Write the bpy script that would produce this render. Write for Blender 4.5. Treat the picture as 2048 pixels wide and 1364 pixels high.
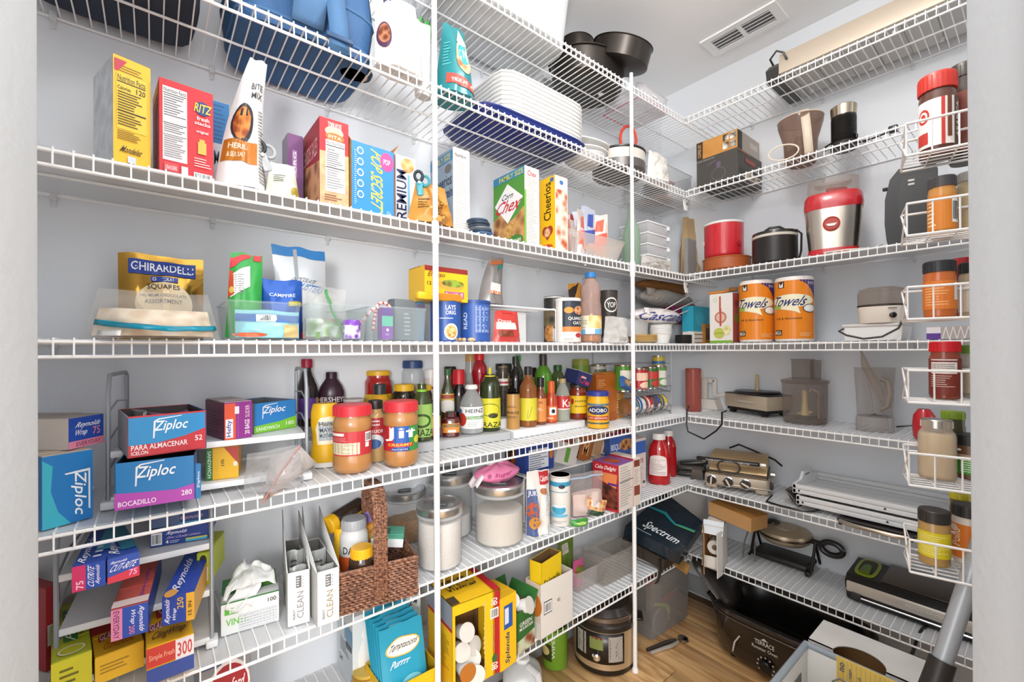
import bpy, bmesh, math, random
from mathutils import Vector as Vec, Matrix, noise
random.seed(7)
for o in list(bpy.data.objects): bpy.data.objects.remove(o)
SC = bpy.context.scene
COL = SC.collection
PI = math.pi
# ---------------------------------------------------------------- camera (solved from the shelf lines; 12 inch deep shelves give the scale)
F_, YAW, PIT, ROLL, CX, CY, CAMZ = 876.1, 0.8855, 0.0029, -0.0061, 1024.0, 697.86, 1.306
_d = Vec((math.cos(YAW)*math.cos(PIT), math.sin(YAW)*math.cos(PIT), math.sin(PIT)))
_r = Vec((math.sin(YAW), -math.cos(YAW), 0)); _u = _r.cross(_d)
_r2 = _r*math.cos(ROLL)+_u*math.sin(ROLL); _u2 = _u*math.cos(ROLL)-_r*math.sin(ROLL)
cam = bpy.data.cameras.new('camera'); camo = bpy.data.objects.new('camera', cam); COL.objects.link(camo)
cam.sensor_width = 36; cam.lens = F_/2048*36; cam.shift_y = (CY-682)/2048; cam.clip_start = .02
camo.matrix_world = Matrix(((_r2.x,_u2.x,-_d.x,0),(_r2.y,_u2.y,-_d.y,0),(_r2.z,_u2.z,-_d.z,CAMZ),(0,0,0,1)))
SC.camera = camo
vs = SC.view_settings
vs.view_transform = 'Standard'; vs.look = 'None'; vs.gamma = 1; vs.use_curve_mapping = False; vs.exposure = 0.29
# ---------------------------------------------------------------- light: bright rooms beyond the doorway (world) + ceiling lamp inside
w = bpy.data.worlds.new('rooms_beyond_doorway'); SC.world = w; w.use_nodes = True
w.node_tree.nodes['Background'].inputs[0].default_value = (.99, .995, 1.0, 1)
w.node_tree.nodes['Background'].inputs[1].default_value = 2.45
LAMP = (.88, .36, 2.54); FILL_AT = (-.70, -.80, 1.50)
def point(name, loc, power, radius, col):
    l = bpy.data.lights.new(name,'POINT'); l.energy = power; l.shadow_soft_size = radius; l.color = col
    o = bpy.data.objects.new(name, l); COL.objects.link(o); o.location = loc; return o
point('ceiling_lamp_light', LAMP, 18, .11, (1,.97,.93))      # lamp on the pantry ceiling
point('added_fill_light', FILL_AT, 84, .22, (1,.985,.97))        # added lamp behind the doorway, brightens the shelves from the front
# ---------------------------------------------------------------- pixel -> place
YA, XB, YWALL, XWALL, CEIL = 1.08, 1.942, 1.392, 2.252, 2.736
Z = {1:2.400, 2:2.055, 3:1.661, 4:1.333, 5:.999, 6:.676, 7:.353, 0:0.0}
def ray(px, py): return _d + _r2*((px-CX)/F_) - _u2*((py-CY)/F_)
def PY(px, py, y): v = ray(px,py); t = y/v.y; return Vec((v.x*t, y, CAMZ+v.z*t))
def PX(px, py, x): v = ray(px,py); t = x/v.x; return Vec((x, v.y*t, CAMZ+v.z*t))
def PZ(px, py, z): v = ray(px,py); t = (z-CAMZ)/v.z; return Vec((v.x*t, v.y*t, z))
def PW(wall, px, py, off): return PY(px,py,YA+off) if wall=='A' else PX(px,py,XB+off)
def ztop(px, py, P):   # height seen at pixel row py above the ground point P
    v = ray(px,py); return CAMZ + v.z*math.hypot(P.x,P.y)/math.hypot(v.x,v.y)
def place2(L, R, z, h):
    d = R-L; d.z = 0
    m = (L+R)/2
    return dict(x=m.x, y=m.y, z=z, w=d.length, h=h, rz=math.atan2(d.y,d.x))
def O(wall, k, off, xl, xr, yt, offR=None, z=None):   # front face between two pixel columns, a set distance behind the shelf edge
    z = Z[k] if z is None else z
    L = PW(wall, xl, 690, off); R = PW(wall, xr, 690, off if offR is None else offR)
    L.z = R.z = z
    return place2(L, R, z, ztop(xl, yt, L)-z)
def P(k, pl, pr, yt, z=None):                          # front face from its two lower corners on a known level
    z = Z[k] if z is None else z
    L = PZ(pl[0],pl[1],z); R = PZ(pr[0],pr[1],z)
    return place2(L, R, z, ztop(pl[0], yt, L)-z)
def depth(pl, xb, side='L'):   # depth of a box from the pixel column of its rear edge
    s = -1 if side=='L' else 1
    c, q = math.cos(pl['rz']), math.sin(pl['rz'])
    X, Y = pl['x']+s*c*pl['w']/2, pl['y']+s*q*pl['w']/2
    v = ray(xb,690)
    # (X - t q, Y + t c) parallel to v
    den = -q*v.y - c*v.x
    return (Y*v.x - X*v.y)/den if abs(den)>1e-6 else .1
def RD(wall, k, off, xl, xr, yt, yb=None, z=None, zd=None):   # round thing: centre, radius, height
    z = Z[k] if z is None else z
    a = ray(xl,690); b = ray(xr,690); m = ray((xl+xr)/2,690)
    al = abs(math.atan2(a.y,a.x)-math.atan2(b.y,b.x))/2
    if zd is not None: r = zd*math.hypot(m.x,m.y)
    elif yb is not None:
        p = PZ((xl+xr)/2, yb, z); r = math.hypot(p.x,p.y)/(1-math.sin(al))
    else:
        p = PW(wall,(xl+xr)/2,690,off); r = math.hypot(p.x,p.y)
    k_ = r/math.hypot(m.x,m.y); C = Vec((m.x*k_, m.y*k_, z))
    return dict(x=C.x, y=C.y, z=z, R=r*math.sin(al), h=ztop((xl+xr)/2,yt,C)-z, rz=math.atan2(-C.x,C.y))
# ---------------------------------------------------------------- materials
def lin(h):
    h = h.lstrip('#')
    if len(h)==3: h = ''.join(c*2 for c in h)
    return tuple(((c/12.92) if c<=.04045 else ((c+.055)/1.055)**2.4) for c in (int(h[i:i+2],16)/255 for i in (0,2,4)))+(1,)
_M = {}
def _new(name):
    m = bpy.data.materials.new(name); m.use_nodes = True
    n = m.node_tree.nodes; return m, n, m.node_tree.links, n['Principled BSDF']
def C(h, rough=.45, metal=0, coat=0, bump=0, bs=60):
    k = (h,rough,metal,coat,bump,bs)
    if k in _M: return _M[k]
    m, n, l, b = _new('paint_'+h.strip('#')); _M[k] = m
    b.inputs['Base Color'].default_value = lin(h); b.inputs['Roughness'].default_value = rough
    b.inputs['Metallic'].default_value = metal; b.inputs['Coat Weight'].default_value = coat
    m.diffuse_color = lin(h)
    if bump:
        t = n.new('ShaderNodeTexNoise'); t.inputs['Scale'].default_value = bs; t.inputs['Detail'].default_value = 3
        c = n.new('ShaderNodeTexCoord'); l.new(c.outputs['Object'], t.inputs['Vector'])
        u = n.new('ShaderNodeBump'); u.inputs['Strength'].default_value = bump; u.inputs['Distance'].default_value = .01
        l.new(t.outputs['Fac'], u.inputs['Height']); l.new(u.outputs['Normal'], b.inputs['Normal'])
    return m
def FILM(h='#ffffff', a=.12, rough=.08, bump=0, bs=30):   # thin clear plastic or glass
    k = ('film',h,a,rough,bump,bs)
    if k in _M: return _M[k]
    m, n, l, b = _new('clear_'+h.strip('#')); _M[k] = m
    b.inputs['Base Color'].default_value = lin(h); b.inputs['Roughness'].default_value = rough
    b.inputs['Specular IOR Level'].default_value = .6
    t = n.new('ShaderNodeBsdfTransparent'); mx = n.new('ShaderNodeMixShader'); lw = n.new('ShaderNodeLayerWeight')
    lw.inputs['Blend'].default_value = .35
    mr = n.new('ShaderNodeMapRange'); mr.inputs['To Min'].default_value = a; mr.inputs['To Max'].default_value = min(1,a+.32)
    l.new(lw.outputs['Facing'], mr.inputs['Value']); l.new(mr.outputs['Result'], mx.inputs[0])
    l.new(t.outputs[0], mx.inputs[1]); l.new(b.outputs[0], mx.inputs[2])
    tr = [1-(1-c)*.5 for c in lin(h)[:3]]+[1]; t.inputs[0].default_value = tr
    l.new(mx.outputs[0], n['Material Output'].inputs[0])
    if bump:
        x = n.new('ShaderNodeTexNoise'); x.inputs['Scale'].default_value = bs
        c = n.new('ShaderNodeTexCoord'); l.new(c.outputs['Object'], x.inputs['Vector'])
        u = n.new('ShaderNodeBump'); u.inputs['Strength'].default_value = bump; u.inputs['Distance'].default_value = .02
        l.new(x.outputs['Fac'], u.inputs['Height']); l.new(u.outputs['Normal'], b.inputs['Normal']); l.new(u.outputs['Normal'], lw.inputs['Normal'])
    return m
def NOISE(c1, c2, scale=60, rough=.5, c3=None, kind='v', coat=0):     # mottled print: food pictures, crumbs, weave
    k = ('noise',c1,c2,c3,scale,rough,kind)
    if k in _M: return _M[k]
    m, n, l, b = _new('mottled_'+c1.strip('#')); _M[k] = m
    c = n.new('ShaderNodeTexCoord')
    t = n.new('ShaderNodeTexVoronoi' if kind=='v' else 'ShaderNodeTexNoise'); t.inputs['Scale'].default_value = scale
    l.new(c.outputs['Object'], t.inputs['Vector'])
    r = n.new('ShaderNodeValToRGB'); e = r.color_ramp.elements
    e[0].color = lin(c1); e[1].color = lin(c2); e[0].position = .25; e[1].position = .7
    if c3: q = e.new(.48); q.color = lin(c3)
    l.new(t.outputs['Distance' if kind=='v' else 'Fac'], r.inputs[0]); l.new(r.outputs[0], b.inputs['Base Color'])
    b.inputs['Roughness'].default_value = rough; b.inputs['Coat Weight'].default_value = coat
    m.diffuse_color = lin(c1); return m
WHITE = C('#f4f4f2'); STEEL = C('#cfc8bd', .28, 1); CHROME = C('#e8e8ea', .12, 1); WIRE = C('#f3f3f3', .35)
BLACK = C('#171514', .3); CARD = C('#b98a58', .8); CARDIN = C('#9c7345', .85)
def mat(x): return C(x) if isinstance(x,str) else x
# ---------------------------------------------------------------- mesh builder
class MB:
    def __init__(s): s.v=[]; s.f=[]; s.m=[]; s.mats=[]
    def mi(s, m):
        m = mat(m)
        if m not in s.mats: s.mats.append(m)
        return s.mats.index(m)
    def add(s, vs, fs, m, X=None):
        b = len(s.v); i = s.mi(m)
        s.v += [tuple(X@Vec(p)) if X else tuple(p) for p in vs]
        s.f += [tuple(b+j for j in f) for f in fs]; s.m += [i]*len(fs); return s
    def box(s, x0,y0,z0,x1,y1,z1, m, bev=0, X=None):
        if x0>x1: x0,x1=x1,x0
        if y0>y1: y0,y1=y1,y0
        if z0>z1: z0,z1=z1,z0
        if not bev:
            vs = [(x,y,z) for z in (z0,z1) for y in (y0,y1) for x in (x0,x1)]
            return s.add(vs, [(0,2,3,1),(4,5,7,6),(0,1,5,4),(2,6,7,3),(0,4,6,2),(1,3,7,5)], m, X)
        bm = bmesh.new(); bmesh.ops.create_cube(bm, size=1)
        for v in bm.verts: v.co = Vec(((x0+x1)/2+v.co.x*(x1-x0), (y0+y1)/2+v.co.y*(y1-y0), (z0+z1)/2+v.co.z*(z1-z0)))
        bmesh.ops.bevel(bm, geom=list(bm.edges), offset=min(bev,.49*min(x1-x0,y1-y0,z1-z0)), segments=3 if bev>.006 else 2, affect='EDGES', profile=.5)
        bm.verts.index_update()
        s.add([tuple(v.co) for v in bm.verts], [tuple(v.index for v in f.verts) for f in bm.faces], m, X); bm.free(); return s
    def tube(s, pts, r, m, n=6, closed=False, X=None):
        pts = [Vec(p) for p in pts]; N = len(pts); vs=[]; fs=[]; up=None
        rr = r if isinstance(r,(list,tuple)) else [r]*N
        for i,p in enumerate(pts):
            a = pts[i-1] if (i or closed) else p; b = pts[(i+1)%N] if (i<N-1 or closed) else p
            t = (b-a).normalized() if (b-a).length>1e-9 else Vec((0,0,1))
            if up is None: up = Vec((0,0,1)) if abs(t.z)<.9 else Vec((1,0,0))
            e1 = up - t*up.dot(t)
            if e1.length<1e-6: e1 = t.orthogonal()
            e1.normalize(); e2 = t.cross(e1); up = e1
            k = 1.0
            for j in range(n):
                an = 2*PI*(j+.5)/n; vs.append(p+(e1*math.cos(an)+e2*math.sin(an))*rr[i]*k)
        for i in range(N if closed else N-1):
            for j in range(n):
                a=i*n+j; b=i*n+(j+1)%n; c=((i+1)%N)*n; fs.append((a,b,c+(j+1)%n,c+j))
        if not closed: fs += [tuple(range(n))[::-1], tuple(range((N-1)*n,N*n))]
        return s.add(vs, fs, m, X)
    def lathe(s, prof, m, n=24, X=None, sx=1, sy=1, pw=2.0):
        vs=[]; fs=[]
        for r,z in prof:
            for j in range(n):
                a = 2*PI*j/n; c, q = math.cos(a), math.sin(a)
                if pw!=2.0:
                    k = (abs(c)**pw+abs(q)**pw)**(-1/pw); c*=k; q*=k
                vs.append((r*c*sx, r*q*sy, z))
        for i in range(len(prof)-1):
            for j in range(n):
                a=i*n+j; b=i*n+(j+1)%n; fs.append((a,b,b+n,a+n))
        if prof[0][0]>1e-6: fs.append(tuple(range(n))[::-1])
        if prof[-1][0]>1e-6: fs.append(tuple(range((len(prof)-1)*n,len(prof)*n)))
        return s.add(vs, fs, m, X)
    def prism(s, poly, a, b, m, axis='y', X=None):   # polygon in the plane across axis, swept from a to b
        def p3(u,v,t): return {'y':(u,t,v),'x':(t,u,v),'z':(u,v,t)}[axis]
        n = len(poly); vs = [p3(u,v,a) for u,v in poly]+[p3(u,v,b) for u,v in poly]
        fs = [tuple(range(n)), tuple(range(n,2*n))[::-1]]+[(i,i+n,(i+1)%n+n,(i+1)%n) for i in range(n)]
        return s.add(vs, fs, m, X)
    def grid(s, fn, nu, nv, m, X=None, wrap=False):
        vs = [fn(i/nu, j/nv) for j in range(nv+1) for i in range(nu+(0 if wrap else 1))]
        k = nu if wrap else nu+1; fs=[]
        for j in range(nv):
            for i in range(nu):
                a=j*k+i; b=j*k+(i+1)%k; fs.append((a,b,b+k,a+k))
        return s.add(vs, fs, m, X)
    def obj(s, name, parent=None, smooth=35, solid=0, recalc=True, **kw):
        me = bpy.data.meshes.new(name); me.from_pydata(s.v, [], s.f)
        for m in s.mats: me.materials.append(m)
        me.polygons.foreach_set('material_index', s.m)
        if recalc:
            bm = bmesh.new(); bm.from_mesh(me); bmesh.ops.recalc_face_normals(bm, faces=bm.faces); bm.to_mesh(me); bm.free()
        me.polygons.foreach_set('use_smooth', [bool(smooth)]*len(me.polygons))
        if smooth: me.set_sharp_from_angle(angle=math.radians(smooth))
        o = bpy.data.objects.new(name, me); COL.objects.link(o)
        if solid: q = o.modifiers.new('thickness','SOLIDIFY'); q.thickness = solid; q.offset = 0
        if parent: o.parent = parent
        for k,v in kw.items(): o[k] = v
        return o
def thing(name, label, cat, pl=None, group=None, rx=0, ry=0, drz=0, **kw):
    o = bpy.data.objects.new(name, None); COL.objects.link(o); o.empty_display_size = .03
    o['label']=label; o['category']=cat
    if group: o['group']=group
    if pl:
        o.location=(pl['x'],pl['y'],pl['z']); o.rotation_euler=(rx,ry,pl.get('rz',0)+drz)
    return o
def tag(o, label, cat, group=None):
    o['label']=label; o['category']=cat
    if group: o['group']=group
    return o
def at(x,y,z,rz=0,**k): return dict(x=x,y=y,z=z,rz=rz,**k)
def cpy(o, loc=None, rz=None, label=None, parent=None):
    c = o.copy(); COL.objects.link(c)
    if loc is not None: c.location = loc
    if rz is not None: c.rotation_euler.z = rz
    if label: c['label'] = label
    if parent: c.parent = parent
    for ch in [q for q in bpy.data.objects if q.parent==o]: cpy(ch, parent=c)
    return c
RT = lambda x=0,y=0,z=0,rx=0,ry=0,rz=0,s=1: Matrix.Translation((x,y,z))@Matrix.Rotation(rz,4,'Z')@Matrix.Rotation(ry,4,'Y')@Matrix.Rotation(rx,4,'X')@Matrix.Scale(s,4)
# ---------------------------------------------------------------- lettering and print
_T = {}
def text_geo(t, bold=.012):
    k=(t,bold)
    if k in _T: return _T[k]
    cu = bpy.data.curves.new('lettering','FONT'); cu.body=t; cu.resolution_u=2; cu.offset=bold
    ob = bpy.data.objects.new('lettering',cu); me = ob.to_mesh()
    vs = [(v.co.x,v.co.y) for v in me.vertices]; fs=[tuple(p.vertices) for p in me.polygons]
    ob.to_mesh_clear(); bpy.data.objects.remove(ob); bpy.data.curves.remove(cu)
    x0=min(v[0] for v in vs); x1=max(v[0] for v in vs); y0=min(v[1] for v in vs); y1=max(v[1] for v in vs)
    _T[k] = ([((x-x0)/(x1-x0),(y-y0)/(y1-y0)) for x,y in vs], fs); return _T[k]
def sliced(vs, fs, nu, nv):
    """cut flat print (2-D, in face units) along the grid lines of a curved face"""
    if nu<=1 and nv<=1: return vs, fs
    bm = bmesh.new(); bv=[bm.verts.new((x,y,0)) for x,y in vs]
    for f in fs:
        try: bm.faces.new([bv[i] for i in f])
        except ValueError: pass
    for ax,n in ((0,nu),(1,nv)):
        if n<=1: continue
        lo=min(p[ax] for p in vs); hi=max(p[ax] for p in vs)
        k=math.floor(lo*n)+1
        while k/n<hi-1e-6:
            co=[0,0,0]; co[ax]=k/n; no=[0,0,0]; no[ax]=1
            bmesh.ops.bisect_plane(bm, geom=list(bm.verts)+list(bm.edges)+list(bm.faces), plane_co=co, plane_no=no, dist=1e-6); k+=1
    bm.verts.index_update(); r=([(v.co.x,v.co.y) for v in bm.verts],[tuple(v.index for v in f.verts) for f in bm.faces]); bm.free(); return r
class Art:
    """print on faces: maps = {face: (fn(u,v,lift)->xyz, curved?)}"""
    def __init__(s, maps): s.maps=maps; s.mb=MB(); s.n={}
    def lift(s, f): s.n[f]=s.n.get(f,0)+1; return .0004+.00016*s.n[f]
    def quad(s, f, u0,v0,u1,v1, m, sh=0):
        fn,cv = s.maps[f]; e = s.lift(f); nu,nv = cv
        nu = max(1,round(nu*abs(u1-u0)+.49)); nv = max(1,round(nv*abs(v1-v0)+.49))
        s.mb.grid(lambda a,b: fn(u0+(u1-u0)*a+sh*b, v0+(v1-v0)*b, e), nu, nv, m)
    def flat(s, f, vs, fs, m, e):
        fn,cv = s.maps[f]; vs,fs = sliced(vs,fs,*cv); s.mb.add([fn(u,v,e) for u,v in vs], fs, m)
    def run(s, items):
        for it in items:
            k, f, a = it[0], it[1], it[2:]
            fn, cv = s.maps[f]
            if k=='r': s.quad(f,*a)
            elif k=='t':
                t,u0,v0,u1,v1,m = a[:6]; rot = a[6] if len(a)>6 else 0; sh = a[7] if len(a)>7 else 0
                vs,fs = text_geo(t); e = s.lift(f)
                def mp(x,y):
                    x = x+sh*(y-.5)
                    if rot==90: x,y = 1-y,x
                    elif rot==-90: x,y = y,1-x
                    elif rot==180: x,y = 1-x,1-y
                    return (u0+(u1-u0)*x, v0+(v1-v0)*y)
                s.flat(f,[mp(x,y) for x,y in vs], fs, m, e)
            elif k=='e':
                u,v,ru,rv,m = a[:5]; e = s.lift(f); n=20
                s.flat(f,[(u+ru*math.cos(2*PI*i/n), v+rv*math.sin(2*PI*i/n)) for i in range(n)],[tuple(range(n))],m,e)
            elif k=='p':
                s.flat(f,list(a[0]),[tuple(range(len(a[0])))],a[1],s.lift(f))
            elif k=='f':     # rows of fine print
                u0,v0,u1,v1,n,m = a; e = s.lift(f); st=(v1-v0)/n
                for i in range(n):
                    q = u0+(u1-u0)*random.uniform(.55,1); b=v0+st*(i+.3)
                    s.mb.grid(lambda x,y: fn(u0+(q-u0)*x, b+st*.38*y, e), max(1,int(cv[0]*abs(q-u0))), 1, m)
            elif k=='b':     # bar code
                u0,v0,u1,v1 = a; s.quad(f,u0,v0,u1,v1,'#f4f4f4'); e=s.lift(f); n=14; st=(u1-u0)/n
                for i in range(1,n-1):
                    wd = st*random.uniform(.25,.8); uu=u0+st*i
                    s.mb.grid(lambda x,y: fn(uu+wd*x, v0+(v1-v0)*(.12+.76*y), e), 1, 1, '#1c1c1c')
            elif k=='w':     # wavy lower band: filled below a curve v = v0 + (v1-v0)*curve
                v0,v1,pw,m = a; e=s.lift(f); N=12
                s.mb.grid(lambda x,y: fn(x, y*(v0+(v1-v0)*x**pw), e), N, 1, m)
    def obj(s, parent, name='printed_design'):
        if s.mb.v: return s.mb.obj(name, parent, smooth=0, recalc=False)
def boxmaps(w,d,h):
    fl=(1,1)
    return {'F':(lambda u,v,e:((u-.5)*w,-e,v*h),fl), 'L':(lambda u,v,e:(-w/2-e,(1-u)*d,v*h),fl), 'R':(lambda u,v,e:(w/2+e,u*d,v*h),fl),
            'T':(lambda u,v,e:((u-.5)*w,v*d,h+e+.0024),fl), 'D':(lambda u,v,e:((u-.5)*w,v*d,-e),fl)}
# ---------------------------------------------------------------- repeated kinds of goods
def carton(name, label, pl, d, col, art=(), sides=None, cat='box', open_top=False, flaps=0, group=None, rx=0, ry=0, inside=None, flapcol=None):
    """box with separate closing flaps or an open top; local origin at the middle of the lower front edge"""
    w,h = pl['w'],pl['h']; t = thing(name,label,cat,pl,group,rx,ry)
    sides = sides or {}; b = MB(); g = lambda k: mat(sides.get(k,col))
    X0,X1 = -w/2,w/2
    if not open_top:
        fm = [('D',[(X0,0,0),(X0,d,0),(X1,d,0),(X1,0,0)]),('F',[(X0,0,0),(X1,0,0),(X1,0,h),(X0,0,h)]),('R',[(X1,0,0),(X1,d,0),(X1,d,h),(X1,0,h)]),
              ('K',[(X1,d,0),(X0,d,0),(X0,d,h),(X1,d,h)]),('L',[(X0,d,0),(X0,0,0),(X0,0,h),(X0,d,h)]),('T',[(X0,0,h),(X1,0,h),(X1,d,h),(X0,d,h)])]
        for k,vs in fm: b.add(vs,[(0,1,2,3)],g(k))
        body = b.obj('carton_body',t,smooth=0,recalc=False)
        f = MB(); e=.0012
        f.box(X0+.001,.001,h,X1-.001,d*.52,h+e,g('T')); f.box(X0+.001,d*.30,h+e,X1-.001,d-.001,h+2*e,g('T'))
        f.obj('top_flap',t,smooth=0)
    else:
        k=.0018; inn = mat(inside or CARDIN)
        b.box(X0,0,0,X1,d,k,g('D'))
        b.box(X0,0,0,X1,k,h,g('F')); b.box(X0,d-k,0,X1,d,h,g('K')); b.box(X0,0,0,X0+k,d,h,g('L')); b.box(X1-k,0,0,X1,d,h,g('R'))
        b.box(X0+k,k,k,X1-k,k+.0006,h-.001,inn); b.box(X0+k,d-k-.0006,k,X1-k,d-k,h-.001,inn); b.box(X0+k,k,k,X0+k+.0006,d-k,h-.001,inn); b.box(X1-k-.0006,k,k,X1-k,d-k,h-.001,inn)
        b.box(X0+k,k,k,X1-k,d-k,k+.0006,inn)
        body = b.obj('carton_body',t,smooth=0)
        fc = mat(flapcol or col); L = flaps or 0
        if L:
            for (ang,side) in ((.5,'K'),(.9,'L'),(.7,'R')):
                q = MB()
                if side=='K': q.box(X0,0,0,X1,.0015,L,fc,X=RT(0,d-.001,h,rx=-ang*.6))
                elif side=='L': q.box(0,0,0,.0015,d,L*.8,fc,X=RT(X0,0,h,ry=-ang*.8))
                else: q.box(-.0015,0,0,0,d,L*.8,fc,X=RT(X1,0,h,ry=ang*.8))
                q.obj('flap',t,smooth=0)
    if art: a = Art(boxmaps(w,d,h)); a.run(art); a.obj(body)
    return t
PROF = {
 'wine':[(.9,0),(1,.02),(1,.60),(.96,.66),(.7,.74),(.42,.80),(.36,.86),(.36,.995)],
 'sauce':[(.9,0),(1,.02),(1,.50),(.9,.60),(.62,.72),(.42,.82),(.40,.99)],
 'jug':[(.88,0),(1,.03),(1,.55),(.98,.62),(.8,.74),(.5,.85),(.42,.88),(.42,.99)],
 'jar':[(.88,0),(.99,.04),(1,.08),(1,.74),(.97,.79),(.86,.83),(.84,.86),(.84,.99)],
 'pb':[(.78,0),(.92,.03),(1,.10),(1,.22),(.95,.27),(.95,.62),(1,.66),(1,.73),(.95,.78),(.9,.81),(.88,.85),(.88,.99)],
 'can':[(.93,0),(1,.02),(1,.97),(.95,.985),(.95,1)],
 'tub':[(.95,0),(1,.02),(1,.97),(1,1)],
 'hex':[(.9,0),(1,.03),(1,.66),(.9,.74),(.6,.80),(.58,.99)],
 'slim':[(.9,0),(1,.02),(1,.58),(.92,.64),(.56,.72),(.5,.76),(.5,.99)],
 'spice':[(.92,0),(1,.02),(1,.74),(.94,.78),(.94,.99)],
}
def prof_r(p, v):
    for (r0,z0),(r1,z1) in zip(p,p[1:]):
        if z0<=v<=z1: return r0+(r1-r0)*((v-z0)/(z1-z0) if z1>z0 else 0)
    return p[-1][0]
def bottle(name, label, pl, kind, body, cap=None, capz=.88, art=(), cat='bottle', group=None, sx=1, sy=1, pw=2, caprough=.4, capr=None, nozzle=None, fill=None, fillv=.7, rx=0, ry=0, drz=0, capkind='ribbed', n=24, hmul=1):
    R,H = pl['R'],pl['h']*hmul; p = PROF[kind] if isinstance(kind,str) else kind
    t = thing(name,label,cat,pl,group,rx,ry,drz)
    b = MB(); b.lathe([(r*R,z*H) for r,z in p], body, n, sx=sx, sy=sy, pw=pw); body = b.obj('bottle_body' if cat=='bottle' else 'container_body',t)
    if fill:
        f = MB(); f.lathe([(r*R*.95,max(.004,z*H)) for r,z in p if z<=fillv]+[(prof_r(p,fillv)*R*.95,fillv*H)], fill, n, sx=sx, sy=sy, pw=pw); f.obj('contents',t)
    if cap:
        c = MB(); rc = (capr or (p[-1][0]+.06))*R; z0=capz*H
        if nozzle: c.lathe([(rc,z0),(rc,z0+H*.045),(rc*.8,z0+H*.055),(rc*.42,z0+H*.07),(rc*.22,H)],cap,16)
        else:
            c.lathe([(rc,z0),(rc,H*.985),(rc*.94,H)],C(cap,caprough) if isinstance(cap,str) else cap,n)
            if capkind=='ribbed' and R>.012:
                for i in range(n):
                    a=2*PI*i/n; q=rc*1.004
                    c.box(-rc*.035,-rc*.02,z0+H*.004,rc*.035,rc*.02,H*.97, C(cap,caprough) if isinstance(cap,str) else cap, X=RT(q*math.cos(a),q*math.sin(a),0,rz=a+PI/2))
        c.obj('nozzle' if nozzle else 'cap',t)
    if art:
        def cyl(u,v,e):
            a = (u-.5)*PI; r = prof_r(p,v)*R+e+.0004; c,q = math.sin(a),-math.cos(a)
            if pw!=2: k=(abs(c)**pw+abs(q)**pw)**(-1/pw); c*=k; q*=k
            return (r*c*sx, r*q*sy, v*H)
        a = Art({'C':(cyl,(14,12))}); a.run(art); a.obj(body,'printed_label')
    return t
def pouch_fn(w,h,t,top=1.0,base=.7,skew=0,lean=0,wr=.006,seed=0,power=.5):
    def S(u,v,side,e=0):
        wv = w*(1+(top-1)*v); x=(u-.5)*wv+skew*v*v
        k = max(0,(1-abs(2*u-1)**3))*((1-v)**power*(base+(1-base)*min(1,v*5))*(1-v**4)+.02)
        y = side*(t/2*k) + wr*noise.noise(Vec((u*5+seed,v*5+seed*.7,side*.3)))*k*1.5 + lean*v*v
        z = v*h*(1+.04*noise.noise(Vec((u*3+seed,9.3,v))))
        return (x, y+side*e, z)
    return S
def pouch(name,label,pl,t,m,art=(),cat='bag',group=None,top=1.0,base=.7,skew=0,lean=0,wr=.006,seed=0,power=.5,sealm=None,rx=0,ry=0,drz=0,nu=14,nv=14,filling=None,zipper=None):
    """soft bag standing on its base, sealed flat along the top; origin at the middle of its base"""
    w,h = pl['w'],pl['h']; o = thing(name,label,cat,pl,group,rx,ry,drz)
    S = pouch_fn(w,h,t,top,base,skew,lean,wr,seed,power); b = MB()
    b.grid(lambda u,v:S(u,v,-1),nu,nv,m); b.grid(lambda u,v:S(1-u,v,1),nu,nv,m)
    b.grid(lambda u,v:S(u,0,1-2*v),nu,4,m)
    body = b.obj('pouch',o,smooth=50)
    if filling:
        fm,fv = filling; f=MB(); n_=12
        def I(u,v,sd): q=S(.06+.88*u,.02+(fv)*v,sd); return (q[0],q[1]*.85,q[2]+.002)
        f.grid(lambda u,v:I(u,v,-1),n_,n_,fm); f.grid(lambda u,v:I(1-u,v,1),n_,n_,fm); f.grid(lambda u,v:I(u,1,-1+2*v),n_,3,fm); f.obj('contents',o,smooth=60)
    if sealm:
        q=MB(); q.grid(lambda u,v:S(u,.93+.07*v,-1,.0012),nu,1,sealm); q.grid(lambda u,v:S(1-u,.93+.07*v,1,.0012),nu,1,sealm); q.obj('top_seal',body)
    if zipper:
        q=MB(); q.tube([S(i/nu,zipper[1],-1,.002) for i in range(nu+1)],.0035,zipper[0],6); q.obj('zipper',body)
    if art:
        a=Art({'F':(lambda u,v,e:S(u,v,-1,e+.0012),(nu,nv))}); a.run(art); a.obj(body)
    return o
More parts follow.
